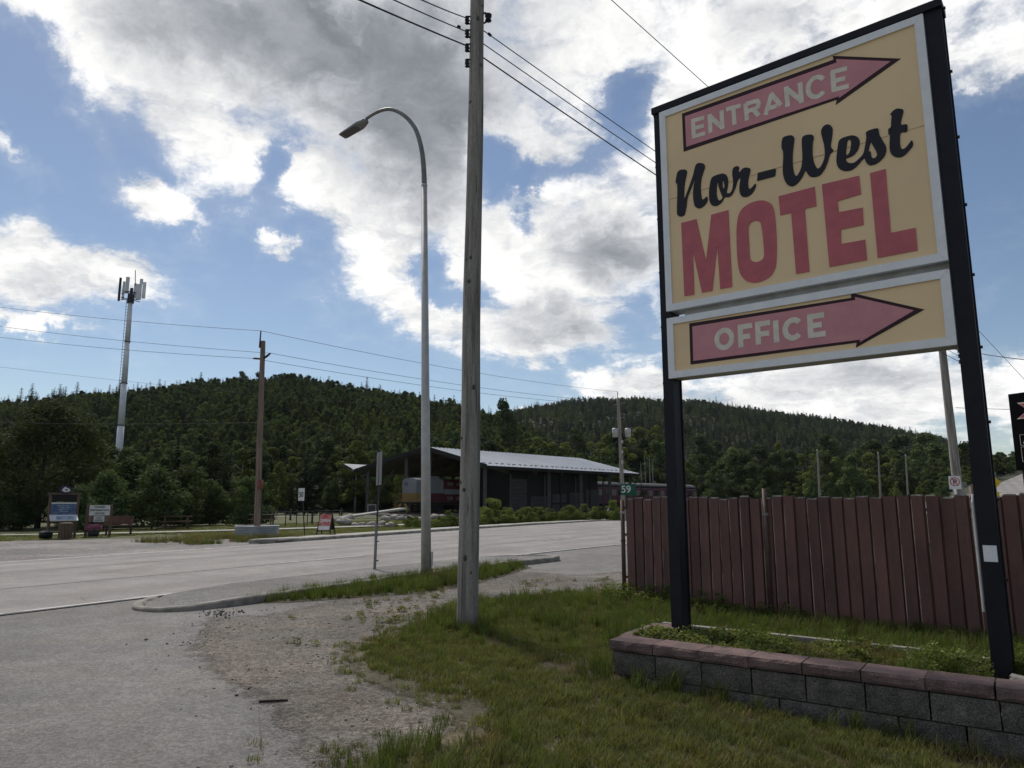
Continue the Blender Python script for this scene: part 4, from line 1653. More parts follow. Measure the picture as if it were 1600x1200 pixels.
# weeds sprouting from the gravel by the pole and scraps of ground cover
rs = np.random.RandomState(37)
n = 700
uu = rs.uniform(440, 960, n)
vv = rs.uniform(905, 1010, n)
P = np.array([G(u, v, .004) for u, v in zip(uu, vv)])
k = inside_poly(P, GP) & (np.array([mnoise.noise(Vector((p[0] * .9, p[1] * .9, 9))) for p in P]) > .08)
P = P[k]
sc = rs.uniform(.12, .5, len(P))
o = scatter('gravel_weeds', P, np.stack([np.zeros(len(P)), np.zeros(len(P)), rs.uniform(0, 6.28, len(P))], 1), np.stack([sc * 1.4, sc * 1.4, sc], 1), rs.randint(0, 4, len(P)), wsrc)
tag(o, 'small weeds scattered over the gravel strip', None, None, 'stuff')
# loose stones over the gravel and its edges
def pebble_mesh(seed):
    b = bmesh.new()
    bmesh.ops.create_icosphere(b, subdivisions=1, radius=.5)
    for v in b.verts:
        v.co *= 1 + .35 * mnoise.noise(v.co * 2 + Vector((seed * 5, 0, 0)))
        v.co.z *= .6
    me = bpy.data.meshes.new('pebble')
    b.to_mesh(me)
    b.free()
    me.materials.append(MATS['pebble'])
    return me


psrc = src_coll('pebble_source', [pebble_mesh(i) for i in range(4)])
rs = np.random.RandomState(41)
n = 26000
P = np.stack([rs.uniform(-5.5, 3, n), rs.uniform(4.2, 15.5, n), np.full(n, .006)], 1)
d = edge_dist(P, GP)
ins = inside_poly(P, GP)
pr = np.where(ins, .75, np.exp(-(d / .22) ** 1.0) * .55)
pr *= np.clip(.55 + 1.3 * vnoise(P, .9, 6), .1, 1)
P = P[rs.uniform(size=n) < pr]
m_ = len(P)
sz = .009 + .026 * rs.uniform(0, 1, m_) ** 4 + .016 * (rs.uniform(0, 1, m_) < .02)
o = scatter('gravel_stones', P, rs.uniform(0, 6.28, (m_, 3)) * np.array([.1, .1, 1]), np.stack([sz, sz, sz * .9], 1), rs.randint(0, 4, m_), psrc)
tag(o, 'loose gravel stones between the car park and the lawn', None, None, 'stuff')
# clods at the end of the kerb
rs = np.random.RandomState(43)
P = np.array([G(345 + rs.normal() * 16, 958 + rs.normal() * 3.5, .01) for _ in range(60)])
sz = rs.uniform(.015, .05, 60)
o = scatter('asphalt_rubble', P, rs.uniform(0, 6.28, (60, 3)), np.stack([sz, sz, sz * .6], 1), rs.randint(0, 4, 60), psrc)
tag(o, 'crumbled dark rubble at the broken end of the kerb', None, None, 'stuff')
# a stick on the gravel
tag(MB().tube([G(405, 1096, .012), G(425, 1095, .016), G(450, 1094, .012)], [.012, .011, .007], 7).build('stick', 'stick_brown', smooth=True), 'short dark reddish stick lying on the gravel', 'stick')
# a long bare stalk
tag(MB().tube([G(411, 1180, 0), G(406, 1140, 0) + Vector((0, 0, .02)), G(403, 1105, 0) + Vector((0, 0, .05))], [.004, .003, .001], 5).build('grass_stalk', 'dry_litter'), 'single thin dry stalk standing near the stick', 'stalk')

# ------------------------------------------------------------------ planter of concrete blocks
pt = thing('block_planter', 'low planter of grey concrete blocks with red cap stones under the motel sign', 'planter', tuple(PO))


def rough_block(name, m, L, D, Hh, seed, split=.012):
    """split-faced block: front face lumpy, edges chipped"""
    b = bmesh.new()
    nx, nz = 8, 4
    vs = {}
    mb = MB()
    for i in range(nx + 1):
        for j in range(nz + 1):
            x = -L / 2 + L * i / nx
            z = Hh * j / nz
            y = -D / 2 + split * (mnoise.noise(Vector((x * 9 + seed * 7, z * 9, seed))) + .5 * mnoise.noise(Vector((x * 25 + seed, z * 25, 2))))
            if i in (0, nx) or j in (0, nz):
                y += split * .9
            vs[i, j] = len(mb.v)
            mb.v.append(Vector((x, y, z)))
    for i in range(nx):
        for j in range(nz):
            mb.f.append((vs[i, j], vs[i + 1, j], vs[i + 1, j + 1], vs[i, j + 1]))
    # back and sides
    q = [len(mb.v) + k for k in range(4)]
    mb.v += [Vector((-L / 2, D / 2, 0)), Vector((L / 2, D / 2, 0)), Vector((L / 2, D / 2, Hh)), Vector((-L / 2, D / 2, Hh))]
    mb.f.append((q[0], q[3], q[2], q[1]))
    mb.f.append(tuple([vs[i, 0] for i in range(nx + 1)] + [q[1], q[0]]))
    mb.f.append(tuple([vs[i, nz] for i in range(nx, -1, -1)] + [q[3], q[2]]))
    mb.f.append(tuple([vs[0, j] for j in range(nz, -1, -1)] + [q[0], q[3]]))
    mb.f.append(tuple([vs[nx, j] for j in range(nz + 1)] + [q[2], q[1]]))
    o = mb.build(name, m, smooth=False)
    me = o.data
    bpy.data.objects.remove(o)
    return me


BL, BH, CAPH = .420, .198, .090
bmesh_ = [rough_block('block', 'block_grey', BL - .012, .19, BH - .010, i, .010) for i in range(4)]
cmesh_ = [rough_block('cap_stone', 'cap_red', BL - .008, .30, CAPH - .004, 10 + i, .013) for i in range(4)]


def put_part(me, name, parent, pos, rz, tilt=(0, 0)):
    o = bpy.data.objects.new(name, me)
    COL.objects.link(o)
    o.parent = parent
    o.location = Vector(pos) - OFF[parent.name]
    o.rotation_euler = (tilt[0], tilt[1], rz)
    return o


rzp = math.atan2(PX.y, PX.x)
nb = int(PLEN / BL)
for c, z0 in enumerate((-.128, .070)):
    for i in range(nb):
        s = BL * (i + .5) + (0 if c else BL * .5)
        if s > PLEN:
            continue
        put_part(bmesh_[rnd.randrange(4)], 'block', pt, PL(s + .05, .095 + rnd.uniform(-.004, .004), z0), rzp, (0, rnd.uniform(-.006, .006)))
for i in range(nb):
    put_part(cmesh_[rnd.randrange(4)], 'cap_stone', pt, PL(BL * (i + .5) + .03 + rnd.uniform(-.003, .003), .140 + rnd.uniform(-.008, .008), .270), rzp + rnd.uniform(-.012, .012), (rnd.uniform(-.01, .01), rnd.uniform(-.008, .008)))
# left end wall and back border
for i in range(3):
    for z0 in (-.128, .070):
        put_part(bmesh_[rnd.randrange(4)], 'block', pt, PL(.095, BL * (i + .5) + .19, z0), rzp - R(90))
for i in range(2):
    put_part(cmesh_[rnd.randrange(4)], 'cap_stone', pt, PL(.125, BL * (i + .5) + .27, .268), rzp - R(90), (0, .01))
mb = MB()
lb = rough_block('border_stone', 'concrete', .62, .08, .09, 33, .006)
for i in range(7):
    put_part(lb, 'border_stone', pt, PL(.32 + .64 * i, PDEP - .04, .245 + rnd.uniform(-.015, .01)), rzp + rnd.uniform(-.02, .02))
mb = MB()
ns, ntt = 40, 12
vv_ = {}
for i in range(ns + 1):
    for j in range(ntt + 1):
        s, t = .10 + (PLEN - .15) * i / ns, .12 + (PDEP - .12) * j / ntt
        vv_[i, j] = len(mb.v)
        mb.v.append(PL(s, t, .275 + .03 * mnoise.noise(Vector((s * 3, t * 3, 0)))))
for i in range(ns):
    for j in range(ntt):
        mb.f.append((vv_[i, j], vv_[i + 1, j], vv_[i + 1, j + 1], vv_[i, j + 1]))
mb.build('soil_fill', 'soil', pt, smooth=True, world=True)
for q, (s, t, lab) in enumerate(((3.12, .50, 'white broken block lying in the planter at the foot of the right sign post'), (3.62, .42, 'white broken block at the right edge of the picture behind the cap stones'), (.52, .74, 'pale stone beside the foot of the left sign post'), (.22, .78, 'small pale stone left of the foot of the left sign post'))):
    o = bpy.data.objects.new('broken_block', rock_mesh(60 + q, 2) if q > 1 else rough_block('broken_block', 'stone_pale', .15, .10, .07, 70 + q, .02))
    COL.objects.link(o)
    o.location = PL(s, t, .27 if q < 2 else .30)
    o.rotation_euler = (.1, .1, rzp + rnd.uniform(-.3, .3))
    if q > 1:
        o.scale = (.11, .09, .09)
    tag(o, lab, 'stone')

# ------------------------------------------------------------------ motel sign
SK = .945
SO = Vector((1.7578 * SK, 7.8732 * SK, 0))
SX = Vector((math.sin(2.257), math.cos(2.257), 0))
SN = Vector((SX.y, -SX.x, 0))      # out of the sign towards the viewer
SWID = 2.7666 * SK


def SP(s, z, d=0.0):
    return SO + SX * s + SN * d + Vector((0, 0, z))


def S2(u, v):
    """picture point -> (s, z) on the sign face"""
    d = ray(u, v)
    c = Vector((0, 0, H))
    t = (SO - c).dot(SN) / d.dot(SN)
    p = c + d * t
    return ((p - SO).dot(SX), p.z)


sg = thing('motel_sign', 'tall yellow motel sign with ENTRANCE and OFFICE arrows on two dark posts', 'sign', tuple(SO + Vector((0, 0, .28))))
RS = Matrix((SX, -SN, Vector((0, 0, 1)))).transposed()      # local x along the sign, y into it


def sbox(mb, s0, s1, d0, d1, z0, z1):
    mb.box(SP((s0 + s1) / 2, (z0 + z1) / 2, -(d0 + d1) / 2), (s1 - s0, d1 - d0, z1 - z0), RS)


zk = lambda z: H + (z - H) * SK
Z0, Z1, Z2, Z3 = zk(2.9575), zk(3.6477), zk(3.7293), zk(6.166)
for k, (s0, s1, zt) in enumerate(((-.085, .035, zk(6.225)), (SWID + .005, SWID + .14, zk(6.255)))):
    mb = MB()
    sbox(mb, s0, s1, .02, .035, .20, zt)            # front flange
    sbox(mb, s0, s1, .205, .22, .20, zt)
    sbox(mb, (s0 + s1) / 2 - .03, s1 - .012, .035, .205, .20, zt - .002)
    po = mb.build('post', 'navy_steel', sg, world=True)
    mb = MB()
    for i in range(9):
        zz = 1.0 + i * .62
        mb.tube([SP(s1 - .02 if k else s0 + .02, zz, -.10) + SX * (.02 if k else -.06), SP(s1 - .02 if k else s0 + .02, zz, -.10) + SX * (.045 if k else -.035)], .014, 6)
    mb.build('bolt', 'dark_metal', po, world=True)
mb = MB()
sbox(mb, -.10, SWID + .15, -.01, .22, zk(6.185), zk(6.262))
mb.build('top_cap', 'navy_steel', sg, world=True)


def cabinet(z0, z1):
    mb = MB()
    sbox(mb, .012, SWID - .012, .012, .235, z0 + .006, z1 - .006)
    c = mb.build('cabinet', 'cabinet_alu', sg, world=True)
    w_ = .072
    for a, b, q0, q1 in ((0, SWID, z0, z0 + w_), (0, SWID, z1 - w_, z1)):
        mb = MB()
        lo = q0 == z0
        mb.plate([[(a, q0 if lo else q1), (b, q0 if lo else q1), (b - w_, q1 if lo else q0), (a + w_, q1 if lo else q0)]], lambda s, z, d: SP(s, z, d), -.03, .016)
        mb.build('frame', 'frame_alu', c, world=True)
    for a, b in ((0, w_), (SWID, SWID - w_)):
        mb = MB()
        mb.plate([[(a, z0 + .0015), (b, z0 + w_ + .0015), (b, z1 - w_ - .0015), (a, z1 - .0015)]], lambda s, z, d: SP(s, z, d), -.03, .0145)
        mb.build('frame', 'frame_alu', c, world=True)
    mb = MB()
    sbox(mb, w_ - .004, SWID - w_ + .004, .004, .010, z0 + w_ - .004, z1 - w_ + .004)
    mb.build('face', 'sign_beige', c, world=True)
    return c


mb = MB()
sbox(mb, .16, SWID - .01, .10, .20, Z1 - .02, Z2 + .02)
mb.build('spacer', 'cabinet_alu', sg, world=True)
top = cabinet(Z2, Z3)
low = cabinet(Z0, Z1)


def crop(x0, y0, k):
    return lambda p: S2(x0 + p[0] / k, y0 + p[1] / k)


fn = lambda s, z, d: SP(s, z, d)


def shape(name, m, parent, loops, d0, d1, world=True):
    mb = MB()
    mb.plate(loops, fn, d0, d1)
    return mb.build(name, m, parent, world=True)


cA = crop(1050, 70, 4.324)
cB = crop(1030, 440, 3.3333)
shape('arrow_border', 'arrow_dark', top, [[cA(p) for p in ((67, 465), (1090, 100), (1086, 74), (1546, 93), (1105, 406), (1113, 370), (78, 722))]], -.004, .000)
shape('arrow', 'arrow_pink', top, [[cA(p) for p in ((88, 484), (1112, 121), (1110, 97), (1478, 112), (1127, 362), (1130, 348), (97, 690))]], -.004, .003)
shape('arrow_border', 'arrow_dark', low, [[cB(p) for p in ((156, 218), (1000, 84), (998, 58), (1381, 145), (1024, 344), (1028, 318), (163, 432))]], -.004, .000)
shape('arrow', 'arrow_pink', low, [[cB(p) for p in ((173, 234), (1022, 96), (1020, 80), (1328, 150), (1045, 315), (1048, 302), (178, 413))]], -.004, .003)


def stroke_outline(pts, w):
    """mitred outline of an open polyline, in sign metres"""
    pts = [Vector(p) for p in pts]
    L, Rr = [], []
    for i, p in enumerate(pts):
        a = (p - pts[i - 1]).normalized() if i > 0 else None
        b = (pts[i + 1] - p).normalized() if i < len(pts) - 1 else None
        if a is None:
            n = Vector((-b.y, b.x))
        elif b is None:
            n = Vector((-a.y, a.x))
        else:
            t = a + b
            t = t.normalized() if t.length > 1e-6 else a
            n = Vector((-t.y, t.x))
            n = n / max(.35, n.dot(Vector((-a.y, a.x))))
        L.append(p + n * w / 2)
        Rr.append(p - n * w / 2)
    return L, Rr


def letter(strokes, w, m, parent, cf, name='letter', d1=.0055):
    mb = MB()
    for k, st in enumerate(strokes):
        L, Rr = stroke_outline([cf(p) for p in st], w)
        dz = d1 + .00025 * k
        for i in range(len(L) - 1):
            mb.plate([[tuple(L[i]), tuple(L[i + 1]), tuple(Rr[i + 1]), tuple(Rr[i])]], fn, .0035, dz)
    return mb.build(name, m, parent, world=True)


def arc(cx_, cy_, rx, ry, a0, a1, n=22, sk=0.0):
    out = []
    for i in range(n + 1):
        a = R(a0 + (a1 - a0) * i / n)
        x = cx_ + rx * math.cos(a)
        out.append((x, cy_ - ry * math.sin(a) + sk * (x - cx_)))
    return out


c1 = crop(1040, 160, 8.0)
wE = .046
ent = [  # letter strokes; the first three are read off at a larger scale
    ('1', [[(345, 225), (357, 452)], [(322, 238), (487, 192)], [(350, 328), (482, 293)], [(345, 432), (499, 388)]]),
    ('1', [[(553, 150), (563, 382)], [(545, 168), (718, 322)], [(702, 102), (714, 336)]]),
    ('1', [[(758, 92), (943, 40)], [(850, 70), (864, 282)]]),
    ('A', [[(497, 398), (508, 512)], [(497, 402), (552, 386), (575, 381), (585, 396), (584, 418), (568, 432), (506, 452)], [(553, 440), (588, 481)]]),
    ('A', [[(633, 476), (674, 332)], [(668, 330), (738, 411)], [(652, 432), (712, 414)]]),
    ('A', [[(772, 283), (783, 420)], [(768, 292), (878, 382)], [(866, 256), (877, 396)]]),
    ('A', [arc(978, 286, 58, 66, 38, 322, 24, -.22)]),
    ('A', [[(1086, 180), (1096, 318)], [(1072, 190), (1184, 160)], [(1088, 249), (1172, 227)], [(1086, 309), (1196, 279)]])]
for s_, st in ent:
    letter(st, wE, 'letter_cream', top, c1 if s_ == '1' else cA)
off_ = [[arc(340, 299, 39, 45, 0, 360, 30, -.12)],
        [[(422, 228), (427, 343)], [(411, 239), (486, 228)], [(424, 290), (476, 283)]],
        [[(513, 214), (518, 328)], [(502, 225), (579, 213)], [(516, 276), (574, 268)]],
        [[(607, 203), (613, 317)]],
        [arc(699, 247, 42, 47, 42, 318, 20, -.12)],
        [[(785, 176), (791, 293)], [(774, 186), (860, 173)], [(788, 232), (848, 224)], [(787, 282), (868, 270)]]]
for st in off_:
    letter(st, .052, 'letter_cream', low, cB)
cM = crop(1050, 255, 4.0)
motel = [[[(58, 374), (152, 349), (213, 612), (246, 322), (352, 293), (376, 772), (302, 787), (283, 515), (252, 797), (188, 809), (131, 548), (139, 821), (78, 831)]],
         [spline([(404, 480), (405, 400), (415, 330), (440, 285), (490, 250), (555, 233), (605, 245), (635, 285), (648, 380), (654, 500), (652, 610), (640, 668), (610, 710), (560, 738), (515, 747), (470, 738), (435, 705), (418, 660), (408, 580)], 4),
          spline([(477, 415), (490, 374), (525, 358), (552, 370), (562, 410), (570, 480), (576, 560), (568, 598), (535, 617), (502, 612), (487, 585), (482, 500)], 4)],
         [[(667, 207), (892, 147), (903, 268), (830, 285), (859, 678), (776, 692), (745, 310), (677, 325)]],
         [[(937, 133), (1170, 78), (1181, 193), (1036, 237), (1042, 306), (1192, 278), (1197, 385), (1056, 415), (1058, 505), (1207, 478), (1219, 605), (985, 648)]],
         [[(1238, 62), (1335, 36), (1368, 435), (1522, 404), (1535, 545), (1286, 592)]]]
for loops in motel:
    shape('letter', 'motel_red', top, [[cM(p) for p in l] for l in loops], -.004, .004)
cN = crop(1040, 240, 8.0)
cW = crop(1210, 160, 6.957)
script = [
    (cN, [[(128, 370), (132, 310), (150, 235), (190, 203), (250, 203), (267, 228), (258, 285), (240, 380), (232, 480), (236, 562), (290, 425), (340, 285), (370, 165), (395, 125), (440, 118), (480, 132), (492, 165), (478, 220), (452, 300), (440, 400), (443, 490), (452, 555), (466, 575), (492, 558), (514, 536), (527, 570), (515, 612), (480, 655), (440, 680), (412, 684), (380, 670), (360, 640), (347, 560), (345, 480), (353, 400), (367, 318), (330, 412), (295, 495), (272, 570), (262, 650), (246, 735), (230, 772), (190, 787), (155, 773), (143, 735), (145, 600), (148, 480), (144, 378)]]),
    (cN, [[(544, 500), (551, 410), (572, 315), (610, 280), (680, 256), (720, 250), (758, 268), (778, 310), (782, 360), (774, 425), (764, 478), (772, 497), (802, 494), (826, 465), (840, 415), (845, 340), (835, 270), (836, 212), (852, 176), (890, 158), (915, 165), (918, 192), (911, 220), (926, 231), (960, 192), (1000, 175), (1045, 182), (1060, 198), (1053, 245), (1038, 305), (1030, 380), (1040, 432), (1060, 440), (1092, 410), (1120, 376), (1130, 392), (1122, 428), (1090, 488), (1040, 530), (990, 543), (950, 530), (926, 480), (924, 400), (935, 330), (930, 305), (912, 318), (896, 350), (880, 410), (858, 465), (838, 505), (800, 540), (757, 545), (735, 552), (700, 612), (650, 648), (615, 655), (575, 640), (550, 590)],
          [(652, 350), (641, 410), (638, 500), (650, 560), (672, 587), (698, 572), (712, 545), (690, 490), (666, 420)], [(716, 330), (712, 395), (724, 440), (737, 418), (733, 370)]]),
    (cN, [[(1152, 242), (1370, 186), (1378, 202), (1374, 268), (1360, 287), (1145, 343)]]),
    (cW, [[(85, 405), (105, 376), (175, 357), (205, 370), (217, 397), (211, 455), (200, 560), (200, 680), (214, 765), (235, 800), (260, 780), (293, 705), (305, 600), (300, 480), (301, 392), (330, 360), (390, 350), (420, 360), (429, 390), (418, 440), (415, 560), (430, 650), (458, 708), (482, 718), (515, 680), (540, 620), (549, 560), (540, 460), (516, 370), (508, 312), (530, 266), (570, 240), (610, 250), (632, 288), (630, 350), (620, 420), (612, 470), (624, 500), (642, 520), (634, 537), (605, 567), (580, 650), (540, 738), (490, 795), (430, 812), (380, 800), (347, 752), (334, 747), (310, 800), (270, 860), (220, 904), (180, 912), (140, 890), (110, 840), (95, 780), (92, 700), (97, 600), (94, 530), (80, 500), (78, 450)]]),
    (cW, [[(675, 640), (680, 560), (695, 445), (716, 402), (770, 376), (850, 359), (900, 375), (925, 410), (925, 460), (905, 520), (860, 575), (800, 604), (778, 612), (785, 640), (820, 661), (870, 654), (920, 612), (965, 560), (985, 480), (1000, 380), (995, 330), (1030, 305), (1090, 286), (1125, 284), (1135, 310), (1142, 350), (1180, 420), (1205, 460), (1217, 503), (1208, 560), (1178, 610), (1120, 660), (1060, 683), (1020, 675), (992, 642), (984, 612), (960, 622), (900, 690), (840, 735), (780, 747), (730, 735), (692, 702)],
          [(785, 480), (795, 422), (815, 403), (832, 422), (832, 480), (815, 548), (790, 573), (779, 555)], [(1050, 432), (1072, 472), (1110, 540), (1115, 578), (1090, 606), (1062, 600), (1050, 562), (1044, 532), (1026, 530), (1032, 490)]]),
    (cW, [[(1262, 125), (1320, 72), (1380, 72), (1403, 90), (1390, 150), (1376, 240), (1435, 237), (1446, 265), (1440, 320), (1376, 330), (1365, 400), (1371, 480), (1395, 510), (1430, 490), (1470, 440), (1495, 413), (1508, 450), (1498, 482), (1450, 540), (1400, 585), (1350, 598), (1300, 585), (1265, 550), (1252, 490), (1255, 400), (1255, 350), (1240, 345), (1240, 290), (1265, 270), (1270, 200), (1276, 150)]])]
for cf, loops in script:
    k = 1 if len(loops[0]) < 8 else 3
    shape('letter', 'script_black', top, [[cf(p) for p in (spline(l, k) if k > 1 else l)] for l in loops], -.004, .0045)
zs_ = .5 * (S2(1440, 198)[1] + S2(1050, 309)[1])
mb = MB()
sbox(mb, .075, SWID - .075, -.0008, .004, zs_ - .0022, zs_ + .0022)
mb.build('panel_seam', 'seam_beige', top, world=True)
# small white plate and conduit on the right post
mb = MB()
q = S2(1546, 863)
mb.box(SP(SWID + .075, q[1] - .01, -.012), (.092, .012, .125), RS)
mb.build('post_plate', 'frame_alu', sg, world=True)
mb = MB()
mb.tube([SP(SWID - .012, .75, -.05), SP(SWID - .012, 1.60, -.05), SP(SWID - .008, 1.66, -.08)], .011, 8)
mb.build('conduit', 'cabinet_alu', sg, world=True)

# ------------------------------------------------------------------ brown metal fence
FO = Vector((2.05 * .94, 13.25 * .94, 0))
FYAW = R(130.2)
FX = Vector((math.sin(FYAW), math.cos(FYAW), 0))
FN = Vector((FX.y, -FX.x, 0))


def FP3(s, z, d=0.0):
    return FO + FX * s + FN * d + Vector((0, 0, z))


RF = Matrix((FX, -FN, Vector((0, 0, 1)))).transposed()
fe = thing('metal_fence', 'brown vertical metal slat fence running behind the motel sign', 'fence', tuple(FO))
SLW = .1675


def slat_mesh(w, hh, seed):
    """pressed-metal slat: folded edges, slightly bowed face"""
    mb = MB()
    prof = [(-w / 2, .004), (-w / 2 + .003, -.036), (-w / 2 + .010, -.040), (-.025, -.037), (0, -.033), (.025, -.037), (w / 2 - .034, -.040), (w / 2 - .026, -.036), (w / 2 - .022, -.002), (w / 2, -.001)]
    nz = 6
    idx = {}
    for j in range(nz + 1):
        z = -.32 + (hh + .32) * j / nz
        for i, (x, y) in enumerate(prof):
            wob = .004 * mnoise.noise(Vector((x * 3 + seed, z * 1.5, seed)))
            idx[i, j] = len(mb.v)
            mb.v.append(Vector((x, y + wob, z)))
    for j in range(nz):
        for i in range(len(prof) - 1):
            mb.f.append((idx[i, j], idx[i + 1, j], idx[i + 1, j + 1], idx[i, j + 1]))
    n0 = len(mb.v)
    k = len(prof)
    # back skin
    for j in range(nz + 1):
        z = -.25 + (hh + .25) * j / nz
        mb.v.append(Vector((-w / 2, .007, z)))
        mb.v.append(Vector((w / 2, .007, z)))
    for j in range(nz):
        a = n0 + 2 * j
        mb.f.append((a, a + 2, a + 3, a + 1))
        mb.f.append((idx[0, j], idx[0, j + 1], a + 2, a))
        mb.f.append((idx[k - 1, j], a + 1, a + 3, idx[k - 1, j + 1]))
    mb.f.append(tuple(idx[i, nz] for i in range(k)) + (n0 + 2 * nz + 1, n0 + 2 * nz))
    o = mb.build('slat', 'slat_brown')
    me = o.data
    bpy.data.objects.remove(o)
    return me


smesh = [slat_mesh(SLW + (.006, .005, .006, -.006)[i], 1.635 + .012 * i, i) for i in range(4)]
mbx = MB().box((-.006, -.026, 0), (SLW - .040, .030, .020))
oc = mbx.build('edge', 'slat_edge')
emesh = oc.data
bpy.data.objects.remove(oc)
oc = MB().box((-SLW / 2 + .007, -.0405, .70), (.011, .004, 1.86)).build('highlight_strip', 'edge_highlight')  # added strip that carries the painted highlight down the left fold
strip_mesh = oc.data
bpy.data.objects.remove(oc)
nsl = 62
for i in range(nsl):
    s = .06 + SLW * (i + .5)
    o = bpy.data.objects.new('slat', smesh[rnd.randrange(4)])
    COL.objects.link(o)
    o.parent = fe
    o.location = FX * s + FN * rnd.uniform(-.003, .006) + Vector((0, 0, .004 * s + rnd.uniform(-.008, .008)))
    o.rotation_euler = (0, rnd.gauss(0, .004), math.atan2(FX.y, FX.x) + rnd.uniform(-.035, .035))
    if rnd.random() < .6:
        e = bpy.data.objects.new('highlight_strip', strip_mesh)
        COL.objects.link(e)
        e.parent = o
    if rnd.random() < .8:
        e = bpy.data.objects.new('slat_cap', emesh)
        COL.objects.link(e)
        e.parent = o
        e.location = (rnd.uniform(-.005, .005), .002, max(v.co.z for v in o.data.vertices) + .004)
for z in (.35, 1.05, 1.50):
    MB().bar(FP3(0.0, z, -.03), FP3(SLW * nsl, z, -.03), .04, .04).build('rail', 'rusty_pipe', fe, world=True)
for s in (-.015, 2.46, 5.1, 7.7, 10.2):
    z1 = 1.80 if s > 1 else 1.63
    dd = .035 if s < 3 else -.08
    p = MB().tube([FP3(s, -.25, dd), FP3(s, z1, dd)], .036, 10).build('post', 'rusty_pipe', fe, smooth=True, world=True)
    for zz in (.95, 1.42):
        MB().lathe([(.040, -.02), (.043, -.012), (.043, .012), (.040, .02)], 10, tuple(FP3(s, zz, dd) - OFF[fe.name])).build('clamp', 'rusty_pipe' if zz < 1 else 'slat_edge', p)
# fence end: number plate
np_ = thing('house_number_sign', 'small green plate reading 59 on the end post of the fence', 'sign', tuple(FP3(.06, 1.55, .05)))
dv = Vector((math.sin(R(100)), math.cos(R(100)), 0))
q = PD(981, 765, 12.35)
MB().bar(Vector((q.x - .03, q.y + .02, 1.5)), Vector((q.x - .03, q.y + .02, q.z + .10)), .03, .02).build('bracket', 'rusty_pipe', np_, world=True)
pm = MB()
pm.box(q, (.255, .008, .19), Matrix((dv, Vector((-dv.y, dv.x, 0)), Vector((0, 0, 1)))).transposed())
pm.build('plate', 'sign_green', np_, world=True)
text('number', '59', .168, 'sign_white', np_, q + Vector((dv.y, -dv.x, 0)) * .008 + Vector((-.03, 0, 0)), dv, (0, 0, 1), bold=.004)

# ------------------------------------------------------------------ poles and wires
def wood_pole(x0, y0, z1, top, r0, r1, m, label, name='utility_pole', knots=0, seed=1, n=16):
    t = thing(name, label, 'utility pole', (x0, y0, 0))
    rr = random.Random(seed)
    pts, rad = [], []
    K = 26
    for i in range(K + 1):
        f = i / K
        z = -.2 + (z1 + .2) * f
        pts.append((top[0] * f + .025 * mnoise.noise(Vector((z * .35, seed, 0))), top[1] * f, z))
        rad.append((r0 + (r1 - r0) * f) * (1 + .03 * mnoise.noise(Vector((z * .8, seed * 2, 1)))))
    p = MB().tube(pts, rad, n).build('pole', m, t, smooth=True)
    for k in range(knots):
        f = rr.uniform(.03, .97)
        z = z1 * f
        a = rr.uniform(math.pi * 1.08, math.pi * 1.92)
        r_ = (r0 + (r1 - r0) * f)
        c = Vector((top[0] * f, top[1] * f, z)) + Vector((math.cos(a), math.sin(a), 0)) * r_
        d = Vector((math.cos(a), math.sin(a), 0))
        s = rr.uniform(.006, .017)
        tall = Matrix.Diagonal((1, 1, rr.uniform(1.1, 1.9)))
        kb = MB().tube([c - d * .03, c + d * .006, c + d * .013, c + d * .006], [s * 1.7, s * 1.45, s, s * .3], 9)
        kb.v = [c + tall @ (q_ - c) for q_ in kb.v]
        kb.build('knot', 'knot', p, smooth=True)
    for k in range(knots // 2):      # weather checks along the grain
        f = rr.uniform(.02, .8)
        a = rr.uniform(math.pi * 1.1, math.pi * 1.9)
        r_ = (r0 + (r1 - r0) * f) * .985
        d = Vector((math.cos(a), math.sin(a), 0))
        c = Vector((top[0] * f, top[1] * f, z1 * f)) + d * r_
        L_ = rr.uniform(.12, .5)
        MB().tube([c - Vector((0, 0, L_)), c + d * .004 + Vector((.004, 0, 0)), c + Vector((.006, 0, L_))], [.001, rr.uniform(.004, .007), .001], 5).build('crack', 'knot', p)
    return t


zt = PD(745, -70, 9.5).z
P1 = wood_pole(-.57, 9.5, zt, (.06, 0), .140, .098, 'timber', 'thick weathered grey timber utility pole standing in the lawn', knots=14, seed=4, n=20)
INS = []
for (u, v) in ((731, 33), (731, 54), (731, 76), (731, 100)):
    q = PD(u, v, 9.48)
    q = Vector((q.x - .01, 9.46, q.z))
    b = MB()
    b.lathe([(.022, -.062), (.034, -.05), (.026, -.02), (.036, 0), (.026, .02), (.034, .05), (.022, .062)], 12, tuple(q))
    b.bar(q + Vector((.05, .0, .06)), q + Vector((-.005, 0, .06)), .02, .012)
    b.bar(q + Vector((.05, .0, -.06)), q + Vector((-.005, 0, -.06)), .02, .012)
    b.build('insulator', 'black_rubber', P1, smooth=True, world=True)
    INS.append(q)
q = PD(763, 28, 9.5)
b = MB()
b.tube([PD(752, 24, 9.5), PD(758, 20, 9.5), q + Vector((0, 0, .06))], .014, 7)
b.tube([PD(752, 36, 9.5), PD(757, 36, 9.5), q + Vector((0, 0, -.04))], .014, 7)
b.lathe([(.03, -.06), (.05, -.045), (.032, -.01), (.05, .02), (.052, .05), (.03, .06)], 12, tuple(q))
b.build('bracket_insulator', 'black_rubber', P1, smooth=True, world=True)


def wire(name, a, b, sag, r_, label, n=24, group=None):
    a, b = Vector(a), Vector(b)
    pts = []
    for i in range(n + 1):
        t = i / n
        p = a.lerp(b, t)
        p.z -= sag * 4 * t * (1 - t)
        pts.append(p)
    o = MB().tube(pts, r_, 5, cap=False).build(name, 'wire', smooth=True)
    tag(o, label, 'wire', group)
    return o


